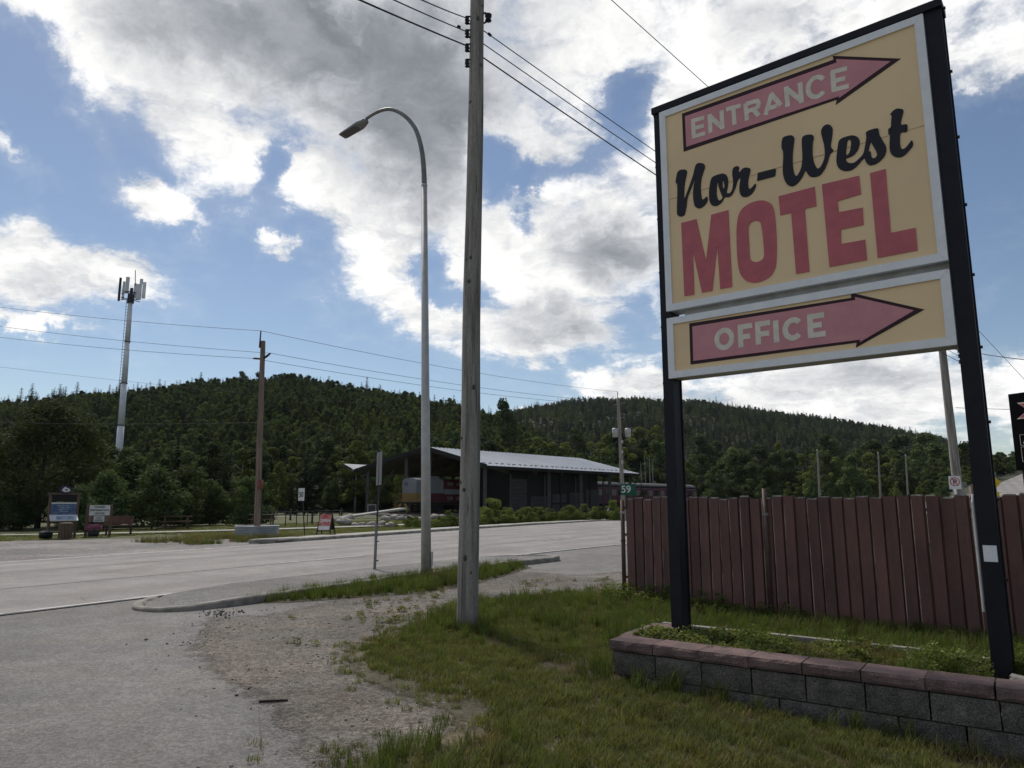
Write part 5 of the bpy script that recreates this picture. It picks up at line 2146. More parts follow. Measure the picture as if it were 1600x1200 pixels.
# right-hand pole behind the fence
Y3 = 28.0
x3 = (1500 - 800) / 1132 * Y3
P3 = wood_pole(x3, Y3, 8.6, (-.12, 0), .19, .13, 'timber', 'grey timber utility pole behind the fence seen between the sign posts', seed=9, knots=0)
J3 = [PD(1490, 549, Y3), PD(1491, 557, Y3), PD(1492, 566, Y3)]
for q in J3:
    MB().lathe([(.03, -.08), (.055, -.05), (.035, 0), (.055, .05), (.03, .08)], 8, tuple(q + Vector((.14, -.1, 0)))).build('insulator', 'black_rubber', P3, world=True)
# wires from the near pole
names = ['uppermost thin wire from the thick grey pole to the pole behind the sign', 'middle wire from the thick grey pole to the pole behind the sign', 'lowest and thickest wire from the thick grey pole to the pole behind the sign']
lefts = ['thin wire leaving the thick grey pole to the upper left, topmost', 'wire leaving the thick grey pole to the upper left, middle one', 'thick wire leaving the thick grey pole to the upper left, lowest one']
for k in range(3):
    a = INS[k] + Vector((-.03, -.02, .03))
    wire('power_wire', a, J3[k] + Vector((.1, -.12, 0)), .18 + .04 * k, (.008, .008, .011)[k], names[k])
    uL = (672, 628, 575)[k]
    e = PD(uL, 0, 7.2)
    d = (e - a)
    wire('power_wire', a, a + d * 3.0, .05, (.008, .008, .011)[k], lefts[k], n=10)
# the clips on the two thin wires
a = PD(717, 42, 9.2)
tag(MB().tube([a + Vector((-.02, 0, .01)), a + Vector((.02, 0, -.01))], .022, 6).build('wire_clip', 'black_rubber'), 'small dark clip on the wire just left of the thick pole', 'clip')
a = PD(765, 54, 9.9)
tag(MB().tube([a + Vector((-.02, 0, .02)), a + Vector((.02, 0, -.02))], .022, 6).build('wire_clip', 'black_rubber'), 'small dark clip on the wire just right of the thick pole', 'clip')
# service wire crossing behind the sign
wire('service_wire', PD(900, -50, 11), PD(1525, 512, 24), .0, .008, 'single wire slanting down behind the top edge of the motel sign')
wire('service_wire', PD(1525, 512, 24), PD(1720, 720, 28.5), .0, .008, 'thin wire slanting down to the right of the right sign post')
wire('service_wire', J3[0] + Vector((0, 0, .1)), PD(1640, 566, 24), .05, .014, 'dark cable running right from the pole behind the sign')
wire('service_wire', PD(1493, 637, 27.9), PD(1640, 640, 23), .02, .010, 'short lower cable right of the pole behind the sign')
# pole across the road
Y2 = 34.5
x2 = (404 - 800) / 1132 * Y2
zt2 = PD(411, 533, Y2).z
P2 = wood_pole(x2, Y2, zt2, (PD(411, 533, Y2).x - x2, 0), .155, .115, 'timber_brown', 'brown timber pole rising from the round corrugated tub across the road', seed=12)
MB().tube([(0.0, 0, 2.20), (0.0, 0, 2.62)], [.158, .157], 14).build('red_band', 'red_paint', P2, smooth=True)
tp = Vector((PD(411, 533, Y2).x, Y2, zt2))
MB().tube([tp + Vector((-.11, -.1, -.35)), tp + Vector((-.11, -.1, .12)), tp + Vector((-.10, -.1, .50))], [.05, .035, .03], 7).build('insulator', 'dark_metal', P2, world=True)
for s, dz in ((-1, -.88), (1, -.62)):
    MB().tube([tp + Vector((s * .08, -.05, -.90)), tp + Vector((s * .28, -.05, -.88 if s < 0 else -.74)), tp + Vector((s * .42, -.05, dz))], [.05, .06, .04], 7).build('insulator', 'dark_metal', P2, world=True)
Y4 = 60.0
x4 = (974 - 800) / 1132 * Y4
zt4 = PD(966, 622, Y4).z
P4 = wood_pole(x4, Y4, zt4, (PD(966, 622, Y4).x - x4, 0), .19, .13, 'timber', 'grey timber pole carrying two transformer cans left of the sign', seed=15)
for u, lb in ((961, 'left transformer can'), (981, 'right transformer can')):
    q = PD(u, 676, Y4 - .3)
    c = MB()
    c.lathe([(.18, -.38), (.24, -.36), (.25, .30), (.21, .36), (.08, .38)], 14, tuple(q))
    cn = c.build('transformer', 'galvanised', P4, smooth=True, world=True)
    MB().tube([q + Vector((.08, 0, .36)), q + Vector((.1, 0, .62))], [.05, .03], 6).build('bushing', 'dark_metal', cn, world=True)
b = MB()
b.bar(PD(958, 633, Y4), PD(977, 629, Y4), .06, .06)
b.bar(PD(962, 655, Y4), PD(975, 652, Y4), .06, .06)
b.tube([PD(965, 622, Y4), PD(965, 612, Y4)], .035, 6)
b.build('cross_arm', 'timber', P4, world=True)
for v in (690, 706, 722):
    MB().box(PD(972, v, Y4 - .22), (.16, .12, .25)).build('bracket', 'galvanised', P4, world=True)
# far wires
lp = [PD(0, 474, 40), PD(0, 504, 40), PD(0, 521, 40), PD(0, 566, 40), PD(0, 655, 40)]
rp = [tp + Vector((-.10, -.1, .50)), tp + Vector((.42, -.05, -.62)), tp + Vector((-.42, -.05, -.88))]
dl = ['topmost wire from the brown timber pole towards the left edge', 'second wire from the brown timber pole towards the left edge', 'third wire from the brown timber pole towards the left edge']
dr = ['topmost wire from the brown pole towards the transformer pole', 'second wire from the brown pole towards the transformer pole', 'third wire from the brown pole towards the transformer pole']
for k in range(3):
    d = lp[k] - rp[k]
    wire('power_wire', rp[k], rp[k] + d * 1.5, .25, .010, dl[k])
    wire('power_wire', rp[k], [PD(965, 612, Y4), PD(977, 629, Y4), PD(958, 633, Y4)][k], .35, .011, dr[k])
wire('power_wire', PD(-150, 555, 75), PD(700, 640, 100), .5, .014, 'low thin wire in front of the hill crest on the left', n=30)
q5 = PD(404, 660, Y2)
wire('telephone_wire', q5, q5 + (PD(0, 655, 40) - q5) * 1.5, .2, .009, 'telephone wire low in front of the wood towards the left edge')
wire('telephone_wire', q5, PD(970, 690, Y4), .5, .010, 'telephone wire low from the brown pole towards the shed')
# distant poles on the right
FARP = [(1277, 702, 100, 'pale leaning distant pole nearest the left sign post behind the fence'), (1372, 706, 118, 'thin distant pole in the middle behind the fence'), (1415, 710, 122, 'thin distant pole furthest right behind the fence')]
FT = []
for i, (u, v, y, lb) in enumerate(FARP):
    x = (u + 4 - 800) / 1132 * y
    z = PD(u, v, y).z
    FT.append(PD(u, v + 4, y))
    wood_pole(x, y, z, (PD(u, v, y).x - x, 0), .17, .11, 'timber', lb, seed=30 + i, n=10)
b = MB()
wire('power_wire', PD(970, 690, Y4), PD(1276, 742, 100), 3.2, .02, 'drooping wire across the dark wood below the sign')
wire('power_wire', PD(970, 660, Y4), PD(1276, 730, 100), 1.5, .02, 'upper drooping wire across the dark wood below the sign')
wire('power_wire', PD(1277, 742, 100), PD(1420, 720, 122), .8, .02, 'thin wire between the distant poles behind the fence')

# ------------------------------------------------------------------ street lamp and road sign post
lx, ly = -1.80, 15.48
lamp = thing('street_lamp', 'tall galvanised street lamp with curved arm on the grass verge', 'street lamp', (lx, ly, 0))
zj = PD(663, 290, ly).z
tx = PD(663, 290, ly).x
MB().tube([(lx, ly, -.1), (lx + (tx - lx) * .3, ly, zj * .3), (tx, ly, zj)], [.110, .096, .066], 18).build('pole', 'galvanised', lamp, smooth=True, world=True)
MB().tube([(tx, ly, zj - .03), (tx, ly, zj + .03)], [.070, .070], 18).build('joint', 'galvanised', lamp, smooth=True, world=True)
AD = Vector((-.859, .512, 0))


def armpt(u, v):
    d = ray(u, v)
    n = Vector((AD.y, -AD.x, 0))
    c = Vector((0, 0, H))
    t = (Vector((tx, ly, 0)) - c).dot(n) / d.dot(n)
    return c + d * t


ap = [armpt(u, v) for u, v in ((663, 290), (662, 262), (659, 235), (652, 208), (642, 191), (628, 178), (612, 171), (598, 172), (584, 178), (572, 186))]
ap = [Vector(p) for p in spline([tuple(p) for p in ap], 4, closed=False)]
MB().tube(ap, [.062 - .026 * i / (len(ap) - 1) for i in range(len(ap))], 12).build('arm', 'dark_metal' if False else 'lamp_grey', lamp, smooth=True, world=True)
a, b = armpt(573, 189), armpt(534, 213)
hd = (b - a).normalized()
sd = Vector((AD.y, -AD.x, 0))
un = hd.cross(sd).normalized()
if un.z < 0:
    un = -un
mb = MB()
w0, w1, hh = .10, .165, .05
L = (b - a).length
sec = [(-.02, .045, .03), (.10 * L, .09, .04), (.28 * L, .135, .042), (.92 * L, .135, .022), (L, .12, .012)]
prev = None
for q, w_, h_ in sec:
    c = a + hd * q
    cur = [c - sd * w_ - un * h_, c + sd * w_ - un * h_, c + sd * w_ * .85 + un * h_, c - sd * w_ * .85 + un * h_]
    if prev:
        for j in range(4):
            mb.poly([prev[j], prev[(j + 1) % 4], cur[(j + 1) % 4], cur[j]])
    else:
        mb.poly(cur)
    prev = cur
mb.poly(prev)
hdobj = mb.build('lamp_head', 'lamp_grey', lamp, world=True)
mb = MB()
c0, c1_ = a + hd * L * .35 - un * .046, a + hd * L * .9 - un * .030
mb.poly([c0 - sd * .10, c0 + sd * .10, c1_ + sd * .10, c1_ - sd * .10])
mb.build('lens', 'window_dark', hdobj, world=True)
MB().lathe([(.03, 0), (.03, .05), (.02, .06)], 8, tuple(a + hd * .12 * L + un * .05)).build('photocell', 'dark_metal', hdobj, world=True)
MB().box((lx + .118, ly - .02, .42), (.03, .10, .30)).build('hatch', 'galvanised', lamp, world=True)

sx_, sy_ = -3.08, 16.56
sp = thing('road_sign', 'road sign seen edge-on on a steel post on the kerb island', 'sign', (sx_, sy_, 0))
mb = MB()
mb.bar((sx_, sy_, 0), (sx_ + .03, sy_, 2.78), .06, .028)
mb.build('post', 'dark_metal', sp, world=True)
mb = MB()
mb.bar((sx_ - .01, sy_ - .01, 0.08), (sx_, sy_ - .01, 1.12), .075, .05)
mb.build('sleeve', 'sign_back', sp, world=True)
dn = Vector((sx_, sy_, 0)).normalized()
MX = Matrix.Rotation(math.atan2(dn.y, dn.x) + R(11), 3, 'Z')
mb = MB()
mb.box((sx_ + .028, sy_ - .03, 2.36), (.60, .012, .76), MX)
mb.build('plate', 'sign_back', sp, world=True)
for z in (.30, .72, 1.05):
    MB().tube([(sx_ + .03, sy_ - .03, z), (sx_ + .075, sy_ - .03, z)], .012, 6).build('bolt', 'dark_metal', sp, world=True)

# ------------------------------------------------------------------ the train shed
e1 = Vector((.669, .743, 0))      # along the ridge
e2 = Vector((.743, -.669, 0))     # towards the viewer's right
RO = Vector((-10.2, 85.0, 0))


def SH(s, w, z):
    return RO + e1 * s + e2 * w + Vector((0, 0, z))


shed = thing('train_shed', 'long open train shed with pale metal roof above the locomotive', 'shed', tuple(RO))
ZR, ZE, LEN = 8.05, 5.55, 31.0
WR, WL1, WL2, ZL1, ZL2 = 10.1, -13.9, -18.3, 5.75, 6.75


def roof_slab(name, w0, z0, w1, z1, s0, s1, m, th=.16):
    mb = MB()
    v = [SH(s0, w0, z0), SH(s1, w0, z0), SH(s1, w1, z1), SH(s0, w1, z1)]
    mb.v = v + [p + Vector((0, 0, -th)) for p in v]
    mb.f = [(0, 1, 2, 3), (7, 6, 5, 4), (0, 4, 5, 1), (1, 5, 6, 2), (2, 6, 7, 3), (3, 7, 4, 0)]
    return mb.build(name, m, shed, world=True)


# ridge runs further back than the eaves: hipped far end
def slope(name, pts, th=.15, m='shed_roof'):
    mb = MB()
    n = len(pts)
    mb.v = list(pts) + [p + Vector((0, 0, -th)) for p in pts]
    mb.f = [tuple(range(n)), tuple(range(2 * n - 1, n - 1, -1))] + [(i, (i + 1) % n, n + (i + 1) % n, n + i) for i in range(n)]
    return mb.build(name, m, shed, world=True)


rfR = slope('roof', [SH(0, 0, ZR), SH(LEN, 0, ZR), SH(LEN - .3, WR, ZE), SH(0, WR, ZE)])
rfL = slope('roof', [SH(0, 0, ZR - .01), SH(LEN, 0, ZR - .01), SH(LEN, WL1, ZL1), SH(0, WL1, ZL1)])
slope('roof_wing', [SH(-.3, WL1, ZL1 + .02), SH(14, WL1, ZL1 + .02), SH(12, WL2, ZL2), SH(1.2, WL2, ZL2)], .15, 'wing_metal')
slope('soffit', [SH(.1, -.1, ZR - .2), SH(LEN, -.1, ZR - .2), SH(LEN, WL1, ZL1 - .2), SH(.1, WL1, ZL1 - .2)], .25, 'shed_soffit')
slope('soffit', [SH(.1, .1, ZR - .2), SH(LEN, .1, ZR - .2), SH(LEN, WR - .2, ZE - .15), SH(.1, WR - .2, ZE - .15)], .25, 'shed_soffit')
for i in range(62):     # standing seams
    s = .35 + i * .66
    if s > LEN - .6:
        break
    w0 = 0.05 if s < LEN else (s - LEN) / 9.5 * WR
    z0 = ZR if s < LEN else ZR + (ZE - ZR) * (s - LEN) / 9.5
    MB().bar(SH(s, w0, z0 + .03), SH(s, WR - .02, ZE + .03), .07, .07).build('seam', 'shed_roof', rfR, world=True)
mb = MB()
for i in range(30):
    mb.box(SH(.6 + i, WR - 1.1, ZE + .27 + .05), (.5, .08, .10), Matrix((e1, e2, Vector((0, 0, 1)))).transposed())
mb.build('snow_guard', 'column_grey', rfR, world=True)
MB().bar(SH(-.12, .1, ZR - .1), SH(-.12, WR, ZE - .1), .12, .42).build('fascia', 'shed_dark', shed, world=True)
MB().bar(SH(-.12, -.1, ZR - .1), SH(-.12, WL1, ZL1 - .1), .12, .42).build('fascia', 'shed_dark', shed, world=True)
MB().bar(SH(-.2, WL1, ZL1 - .1), SH(1.1, WL2, ZL2 - .1), .12, .25).build('fascia', 'shed_dark', shed, world=True)
MB().bar(SH(0, WR + .05, ZE - .2), SH(LEN - .3, WR + .05, ZE - .2), .12, .32).build('fascia', 'shed_dark', shed, world=True)
for (s, w, z) in ((.8, -12.2, 5.9), (8, -12.2, 5.9), (.8, -4.5, 7.1), (16, -12.2, 5.9), (.9, -.3, 7.8), (10, -.3, 7.8), (20, -.3, 7.8), (24, -12.2, 5.9), (.8, 9.0, 5.6), (12, 9.0, 5.6), (18.5, 9.0, 5.6), (25, 9.0, 5.6), (30, 9.0, 5.6)):
    MB().bar(SH(s, w, -.1), SH(s, w, z), .38, .38).build('column', 'column_grey', shed, world=True)
MB().bar(SH(1.0, -11.5, 1.2), SH(1.0, -7.2, 5.6), .12, .12).build('brace', 'column_grey', shed, world=True)
for s in (4, 9, 14, 19, 24, 29):
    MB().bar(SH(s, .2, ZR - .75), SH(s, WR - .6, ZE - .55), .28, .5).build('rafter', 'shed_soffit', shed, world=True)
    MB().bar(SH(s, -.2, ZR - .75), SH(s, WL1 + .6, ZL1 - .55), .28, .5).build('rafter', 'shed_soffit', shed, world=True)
# enclosed part on the near side: dark walls with paler cladding panels
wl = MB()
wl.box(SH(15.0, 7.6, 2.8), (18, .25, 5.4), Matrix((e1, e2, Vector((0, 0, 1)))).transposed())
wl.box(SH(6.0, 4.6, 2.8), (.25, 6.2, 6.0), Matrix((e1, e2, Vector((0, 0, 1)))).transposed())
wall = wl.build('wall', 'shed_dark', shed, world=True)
M3 = Matrix((e1, e2, Vector((0, 0, 1)))).transposed()
for i, (s0, s1, z0, z1) in enumerate(((6.5, 9.4, .5, 4.3), (10.0, 13.6, .2, 2.3), (14.2, 17.0, 1.5, 2.6), (14.2, 17.0, .2, 1.3), (17.6, 20.6, .2, 2.8), (21.2, 24.2, .2, 3.2))):
    n = max(1, int((z1 - z0) / .42))
    for k in range(n):
        hz = (z1 - z0) / n
        MB().box(SH((s0 + s1) / 2, 7.76, z0 + hz * (k + .5)), (s1 - s0, .06, hz - .04), M3).build('panel', 'shed_panel', wall, world=True)
for i in range(7):
    MB().box(SH(6.3 + i * 3.15, 7.80, 2.4), (.22, .12, 5.0), M3).build('batten', 'column_grey' if i % 2 == 0 else 'shed_dark', wall, world=True)

# --- rails, locomotive and coaches
TO = Vector((-12.6, 82.0, .45))
RAIL = MB()
for w in (-.72, .72):
    RAIL.bar(TO + e1 * -1 + e2 * w + Vector((0, 0, -.1)), TO + e1 * 100 + e2 * w + Vector((0, 0, -.1)), .08, .15)
structure(RAIL.build('railway_track', 'rusty_pipe'))
mb = MB()
mb.box(TO + e1 * 49 + Vector((0, 0, -.36)), (102, 3.6, .30), M3)
structure(mb.build('track_bed', 'far_gravel'))


def TB(s, w, z):
    return TO + e1 * s + e2 * w + Vector((0, 0, z))


def tbox(mb, s0, s1, w0, w1, z0, z1):
    mb.box(TB((s0 + s1) / 2, (w0 + w1) / 2, (z0 + z1) / 2), (s1 - s0, w1 - w0, z1 - z0), M3)


loco = thing('locomotive', 'grey maroon and yellow diesel locomotive with striped front steps under the shed', 'locomotive', tuple(TO))


def hood(mb, s0, s1, w, z0, z1, rnd_=.35):
    """hood with rounded shoulders, run along the track"""
    prof = []
    for i in range(9):
        a = math.pi * i / 8
        prof.append((w * math.cos(a) if True else 0, z1 - rnd_ + rnd_ * math.sin(a)))
    prof = [(w, z0)] + prof + [(-w, z0)]
    i0 = len(mb.v)
    for s in (s0, s1):
        for (a, z) in prof:
            mb.v.append(TB(s, a, z))
    n = len(prof)
    for j in range(n - 1):
        mb.f.append((i0 + j, i0 + j + 1, i0 + n + j + 1, i0 + n + j))
    mb.f.append(tuple(i0 + j for j in range(n)))
    mb.f.append(tuple(i0 + n + j for j in range(n))[::-1])
    mb.f.append((i0, i0 + n, i0 + 2 * n - 1, i0 + n - 1))


mb = MB()
hood(mb, 1.2, 5.4, 1.22, 2.15, 3.9)
body = mb.build('nose_hood', 'loco_grey', loco, world=True)
mb = MB()
hood(mb, 1.2, 2.9, 1.23, 1.15, 2.15, .01)
mb.build('lower_hood', 'loco_yellow', loco, world=True)
mb = MB()
hood(mb, 5.42, 20, 1.22, 1.15, 3.85)
hood(mb, 2.92, 5.41, 1.215, 1.15, 2.14, .01)
side = mb.build('engine_hood', 'loco_maroon', loco, world=True)
mb = MB()
tbox(mb, 5.45, 20, 1.18, 1.235, 2.05, 2.65)
band = mb.build('stripe', 'loco_grey', loco, world=True)
text('lettering', 'CANADIAN PACIFIC', .46, 'text_grey', band, TB(12.4, 1.25, 2.35), e1, (0, 0, 1), bold=.01, sx=1.5)
for i in range(9):
    for z in (1.35, 3.05):
        mb = MB()
        tbox(mb, 6.0 + i * 1.5, 6.9 + i * 1.5, 1.20, 1.245, z, z + .42)
        mb.build('grille', 'window_pale' if z < 2 else 'cream_letter' if False else 'window_pale', side, world=True)
text('number', '80', .6, 'text_grey', body, TB(1.18, -.55, 3.15), -e2 * -1, (0, 0, 1), bold=.012)
mb = MB()
tbox(mb, .4, 20.2, -1.35, 1.35, .85, 1.12)
mb.build('walkway', 'black_rubber', loco, world=True)
mb = MB()
tbox(mb, 1.8, 5.6, -1.1, 1.1, .12, .82)
tbox(mb, 12.5, 16.5, -1.1, 1.1, .12, .82)
tbox(mb, 7.2, 11.2, -1.2, 1.2, .25, .80)
mb.build('truck_frame', 'black_rubber', loco, world=True)
for s in (2.4, 3.8, 5.1, 13.1, 14.5, 15.9):
    for w in (-.78, .78):
        mb = MB()
        c = TB(s, w, .42)
        mb.tube([c - e2 * .06, c + e2 * .06], .46, 16)
        mb.build('wheel', 'dark_metal', loco, smooth=True, world=True)
mb = MB()
tbox(mb, .35, .45, -1.3, 1.3, .05, 1.0)
mb.build('pilot', 'black_rubber', loco, world=True)
for k in range(4):     # slanting hazard stripes on the front steps
    for sgn in (-1, 1):
        mb = MB()
        a = TB(.32, sgn * (.28 + k * .0), 1.0)
        w0 = sgn * (.25 + .32 * k)
        mb.bar(TB(.30 - .001 * k, sgn * .22 + sgn * .12 * k, 1.0 - .04 * k), TB(.30 - .001 * k, sgn * (.80 + .14 * k), -.05 + .10 * k), .02, .085)
        mb.build('hazard_stripe', 'loco_yellow', loco, world=True)
mb = MB()
for w in (-1.25, -.5, .5, 1.25):
    mb.bar(TB(.42, w, 1.1), TB(.42, w, 2.15), .05, .05)
mb.bar(TB(.42, -1.25, 2.15), TB(.42, 1.25, 2.15), .05, .05)
mb.bar(TB(.42, -1.25, 1.65), TB(.42, 1.25, 1.65), .04, .04)
mb.bar(TB(.2, -1.3, .1), TB(.42, -.6, 2.15), .05, .05)
mb.bar(TB(.2, -1.3, .1), TB(.2, -1.3, 1.4), .05, .05)
for k in range(4):
    mb.bar(TB(.2, -1.7, .25 + .3 * k), TB(.2, -1.15, .25 + .3 * k), .05, .05)
    mb.bar(TB(.9, 1.2, .25 + .3 * k), TB(.9, 1.7, .25 + .3 * k), .05, .05)
mb.build('handrail', 'loco_yellow', loco, world=True)
mb = MB()
hood(mb, 4.0, 5.4, .5, 3.88, 4.15, .15)
mb.build('roof_vent', 'loco_grey', loco, world=True)


def coach(s0, L, label):
    c = thing('railway_coach', label, 'railway coach', tuple(TB(s0, 0, 0)))
    mb = MB()
    hood(mb, s0, s0 + L, 1.5, .9, 3.75, .5)
    b = mb.build('body', 'coach_maroon', c, world=True)
    mb = MB()
    hood(mb, s0 - .1, s0 + L + .1, 1.44, 3.62, 4.25, .60)
    mb.build('roof', 'column_grey', c, world=True)
    n = int(L / 1.9)
    for i in range(n):
        mb = MB()
        q = s0 + 1.0 + i * 1.9
        tbox(mb, q, q + 1.15, 1.49, 1.53, 2.15, 3.0)
        mb.build('window', 'window_pale' if i % 2 else 'window_dark', b, world=True)
    mb = MB()
    tbox(mb, s0 + 1, s0 + 5, -1.1, 1.1, .1, .9)
    tbox(mb, s0 + L - 5, s0 + L - 1, -1.1, 1.1, .1, .9)
    mb.build('truck_frame', 'black_rubber', c, world=True)
    return c


coach(22, 21, 'maroon railway coach next to the locomotive mostly inside the shed')
coach(44, 23, 'maroon railway coach with pale roof standing beyond the shed end')

# ------------------------------------------------------------------ phone mast
mx_, my_ = (180 - 800) / 1132 * 118, 118.0
mast = thing('phone_mast', 'white tubular mobile phone mast with antenna panels above the wood', 'mast', (mx_, my_, 0))
mt = PD(204, 470, my_)
mb = MB()
segs = 5
tilt = mt.x - mx_
for i in range(segs):
    f0, f1 = i / segs, (i + 1) / segs
    r0 = .62 - .26 * f0
    r1 = .62 - .26 * f1
    s = MB().tube([(mx_ + tilt * f0, my_, mt.z * f0), (mx_ + tilt * f1, my_, mt.z * f1 - .05)], [r0, r1], 14).build('shaft_section', 'white_tower', mast, smooth=True, world=True)
    MB().tube([(mx_ + tilt * f1, my_, mt.z * f1 - .14), (mx_ + tilt * f1, my_, mt.z * f1)], r1 + .07, 14).build('flange', 'dark_metal', s, world=True)
mb = MB()
for k in range(60):
    f = .1 + .9 * k / 60
    mb.bar((mx_ + tilt * f - .75 + .26 * f, my_ - .3, mt.z * f), (mx_ + tilt * f - .45 + .2 * f, my_ - .3, mt.z * f), .05, .05)
mb.bar((mx_ - .80, my_ - .35, 0), (mt.x - .5, my_ - .35, mt.z), .05, .05)
lad = mb.build('ladder', 'dark_metal', mast, world=True)
lad['kind'] = 'stuff'
mb = MB()
mb.tube([mt + Vector((0, 0, -.4)), mt + Vector((0, 0, 1.2))], [.55, .5], 12)
for a in range(6):
    d = Vector((math.cos(a * 1.047), math.sin(a * 1.047), 0))
    mb.bar(mt + Vector((0, 0, .2)), mt + d * 1.7 + Vector((0, 0, .2)), .10, .10)
    mb.bar(mt + Vector((0, 0, 1.6)), mt + d * 1.7 + Vector((0, 0, 1.3)), .10, .10)
mb.build('platform', 'dark_metal', mast, world=True)
for (u, v0, v1, w, dy, nm) in ((187, 434, 470, .25, -.6, 'd'), (193, 440, 468, .35, .8, 'w'), (199, 433, 458, .5, .2, 'w'), (217, 444, 467, .85, -.6, 'w'), (225, 441, 466, .50, .5, 'w'), (221, 436, 444, .4, -.2, 'w'), (211, 443, 466, .4, .9, 'w'), (205, 450, 472, .4, -.5, 'd')):
    a, b = PD(u, v0, my_ + dy), PD(u, v1, my_ + dy)
    mb = MB()
    mb.box((a + b) / 2, (w, .30, a.z - b.z), Matrix.Rotation(R(25 * dy), 3, 'Z'))
    mb.build('antenna_panel', 'white_tower' if nm == 'w' else 'dark_metal', mast, world=True)
MB().bar(PD(211.5, 422, my_), PD(211.5, 446, my_), .09, .09).build('whip_aerial', 'dark_metal', mast, world=True)

# ------------------------------------------------------------------ things across the road on the left
def slab(mb, a, b, z0, z1, th):
    a, b = Vector(a), Vector(b)
    d = (b - a)
    L = d.length
    d.normalize()
    M = Matrix((d, Vector((-d.y, d.x, 0)), Vector((0, 0, 1)))).transposed()
    mb.box(((a.x + b.x) / 2, (a.y + b.y) / 2, (z0 + z1) / 2), (L, th, z1 - z0), M)


# hydrant and a leaning marker far down the kerb, by the end of the fence
hx_, hy_ = (969 - 800) / 1132 * 68, 68.0
hyd = thing('hydrant', 'small red and white hydrant far across the road beside the fence end', 'hydrant', (hx_, hy_, .02))
MB().lathe([(.20, 0), (.20, .06), (.13, .07), (.13, .50), (.16, .52)], 12).build('barrel', 'white_board', hyd, smooth=True)
MB().lathe([(.16, .52), (.17, .60), (.12, .72), (.05, .80), (.05, .86)], 12).build('bonnet', 'sign_red', hyd, smooth=True)
for s in (-1, 1):
    MB().tube([(s * .10, -.02, .40), (s * .22, -.02, .40)], .06, 8).build('outlet', 'sign_red', hyd)
q = PD(944, 808, 66)
tag(MB().bar((q.x, 66, .0), (q.x + .45, 66, 1.1), .08, .05).build('marker_stake', 'white_board'), 'thin white stake leaning among the brush below the transformer pole', 'stake')

# info kiosk (local frame: x to the right as seen, y away)
kx, ky = (101 - 800) / 1132 * 33.4, 33.4
kr = math.atan2(-kx, ky) + R(8)
kio = thing('info_kiosk', 'timber-framed information kiosk with blue map board and round crest on top', 'kiosk', (kx, ky, 0), kr)
for s in (-1, 1):
    mb = MB()
    mb.bar((s * .52, .0, -.05), (s * .56, .12, 1.98), .10, .10)
    mb.build('post', 'post_wood', kio)
MB().box((0, .11, 1.98), (1.34, .13, .09)).build('beam', 'post_wood', kio)
MB().box((0, .10, 1.78), (1.02, .05, .30)).build('header_board', 'shed_dark', kio)
mb = MB()
mb.box((0, .04, 1.30), (1.0, .04, .56))
bd = mb.build('map_board', 'map_blue', kio)
MB().box((0, .035, 1.545), (1.0, .05, .07)).build('board_strip', 'white_board', bd)
for i in range(4):
    MB().box((-.02 + .05 * (i % 2), .016, 1.42 - .085 * i), (.46 - .06 * i, .006, .025)).build('text_line', 'map_photo', bd)
mb = MB()
mb.box((0, -.22, .88), (1.10, .48, .04), Matrix.Rotation(R(32), 3, 'X'))
lp_ = mb.build('lectern_panel', 'white_board', kio)
MB().box(Vector((0, -.22, .88)) + Matrix.Rotation(R(32), 3, 'X') @ Vector((.05, -.03, .024)), (.70, .26, .006), Matrix.Rotation(R(32), 3, 'X')).build('picture', 'map_photo', lp_)
MB().box((0, -.05, .74), (1.0, .06, .12)).build('lectern_rail', 'post_wood', kio)
mb = MB()
mb.plate([[(.26 * math.cos(a * .3142), 2.16 + .20 * math.sin(a * .3142)) for a in range(20)]], lambda x, z, d: (x, .02 - d, z), 0, .05)
cr = mb.build('crest', 'purple_dark', kio)
mb = MB()
mb.plate([[(-.17, 2.12), (-.10, 2.24), (-.02, 2.30), (.03, 2.24), (.12, 2.22), (.19, 2.12), (.10, 2.06), (-.05, 2.05)]], lambda x, z, d: (x, -.03 - d, z), 0, .01)
mb.build('emblem', 'white_board', cr)
mb = MB()
mb.plate([[(-.05, 2.15), (.02, 2.19), (.10, 2.15), (.02, 2.11)]], lambda x, z, d: (x, -.041 - d, z), 0, .006)
mb.build('emblem_mark', 'purple_dark', cr)
# bin
bx, by = (107 - 800) / 1132 * 32.4, 32.4
bn = thing('litter_bin', 'brown wooden slatted litter bin in front of the info kiosk', 'litter bin', (bx, by, 0))
MB().lathe([(.20, 0), (.24, .02), (.24, .60), (.19, .62)], 16).build('liner', 'black_rubber', bn, smooth=True)
for i in range(14):
    a = 2 * math.pi * i / 14
    mb = MB()
    mb.box((.262 * math.cos(a), .262 * math.sin(a), .33), (.024, .104, .64), Matrix.Rotation(a, 3, 'Z'))
    mb.build('slat', 'post_wood', bn)
MB().lathe([(.285, .64), (.29, .67), (.15, .70), (.13, .69)], 16).build('lid', 'post_wood', bn)
# small black container left of kiosk
q = G(71, 841)
t = thing('bucket', 'small black tub with a pale lid on the grass left of the kiosk', 'tub', (q.x, q.y, 0))
MB().lathe([(.20, 0), (.25, .02), (.28, .26), (.26, .27)], 14).build('body', 'black_rubber', t, smooth=True)
MB().lathe([(.20, .27), (.19, .31), (.05, .33)], 14).build('lid', 'concrete', t, smooth=True)
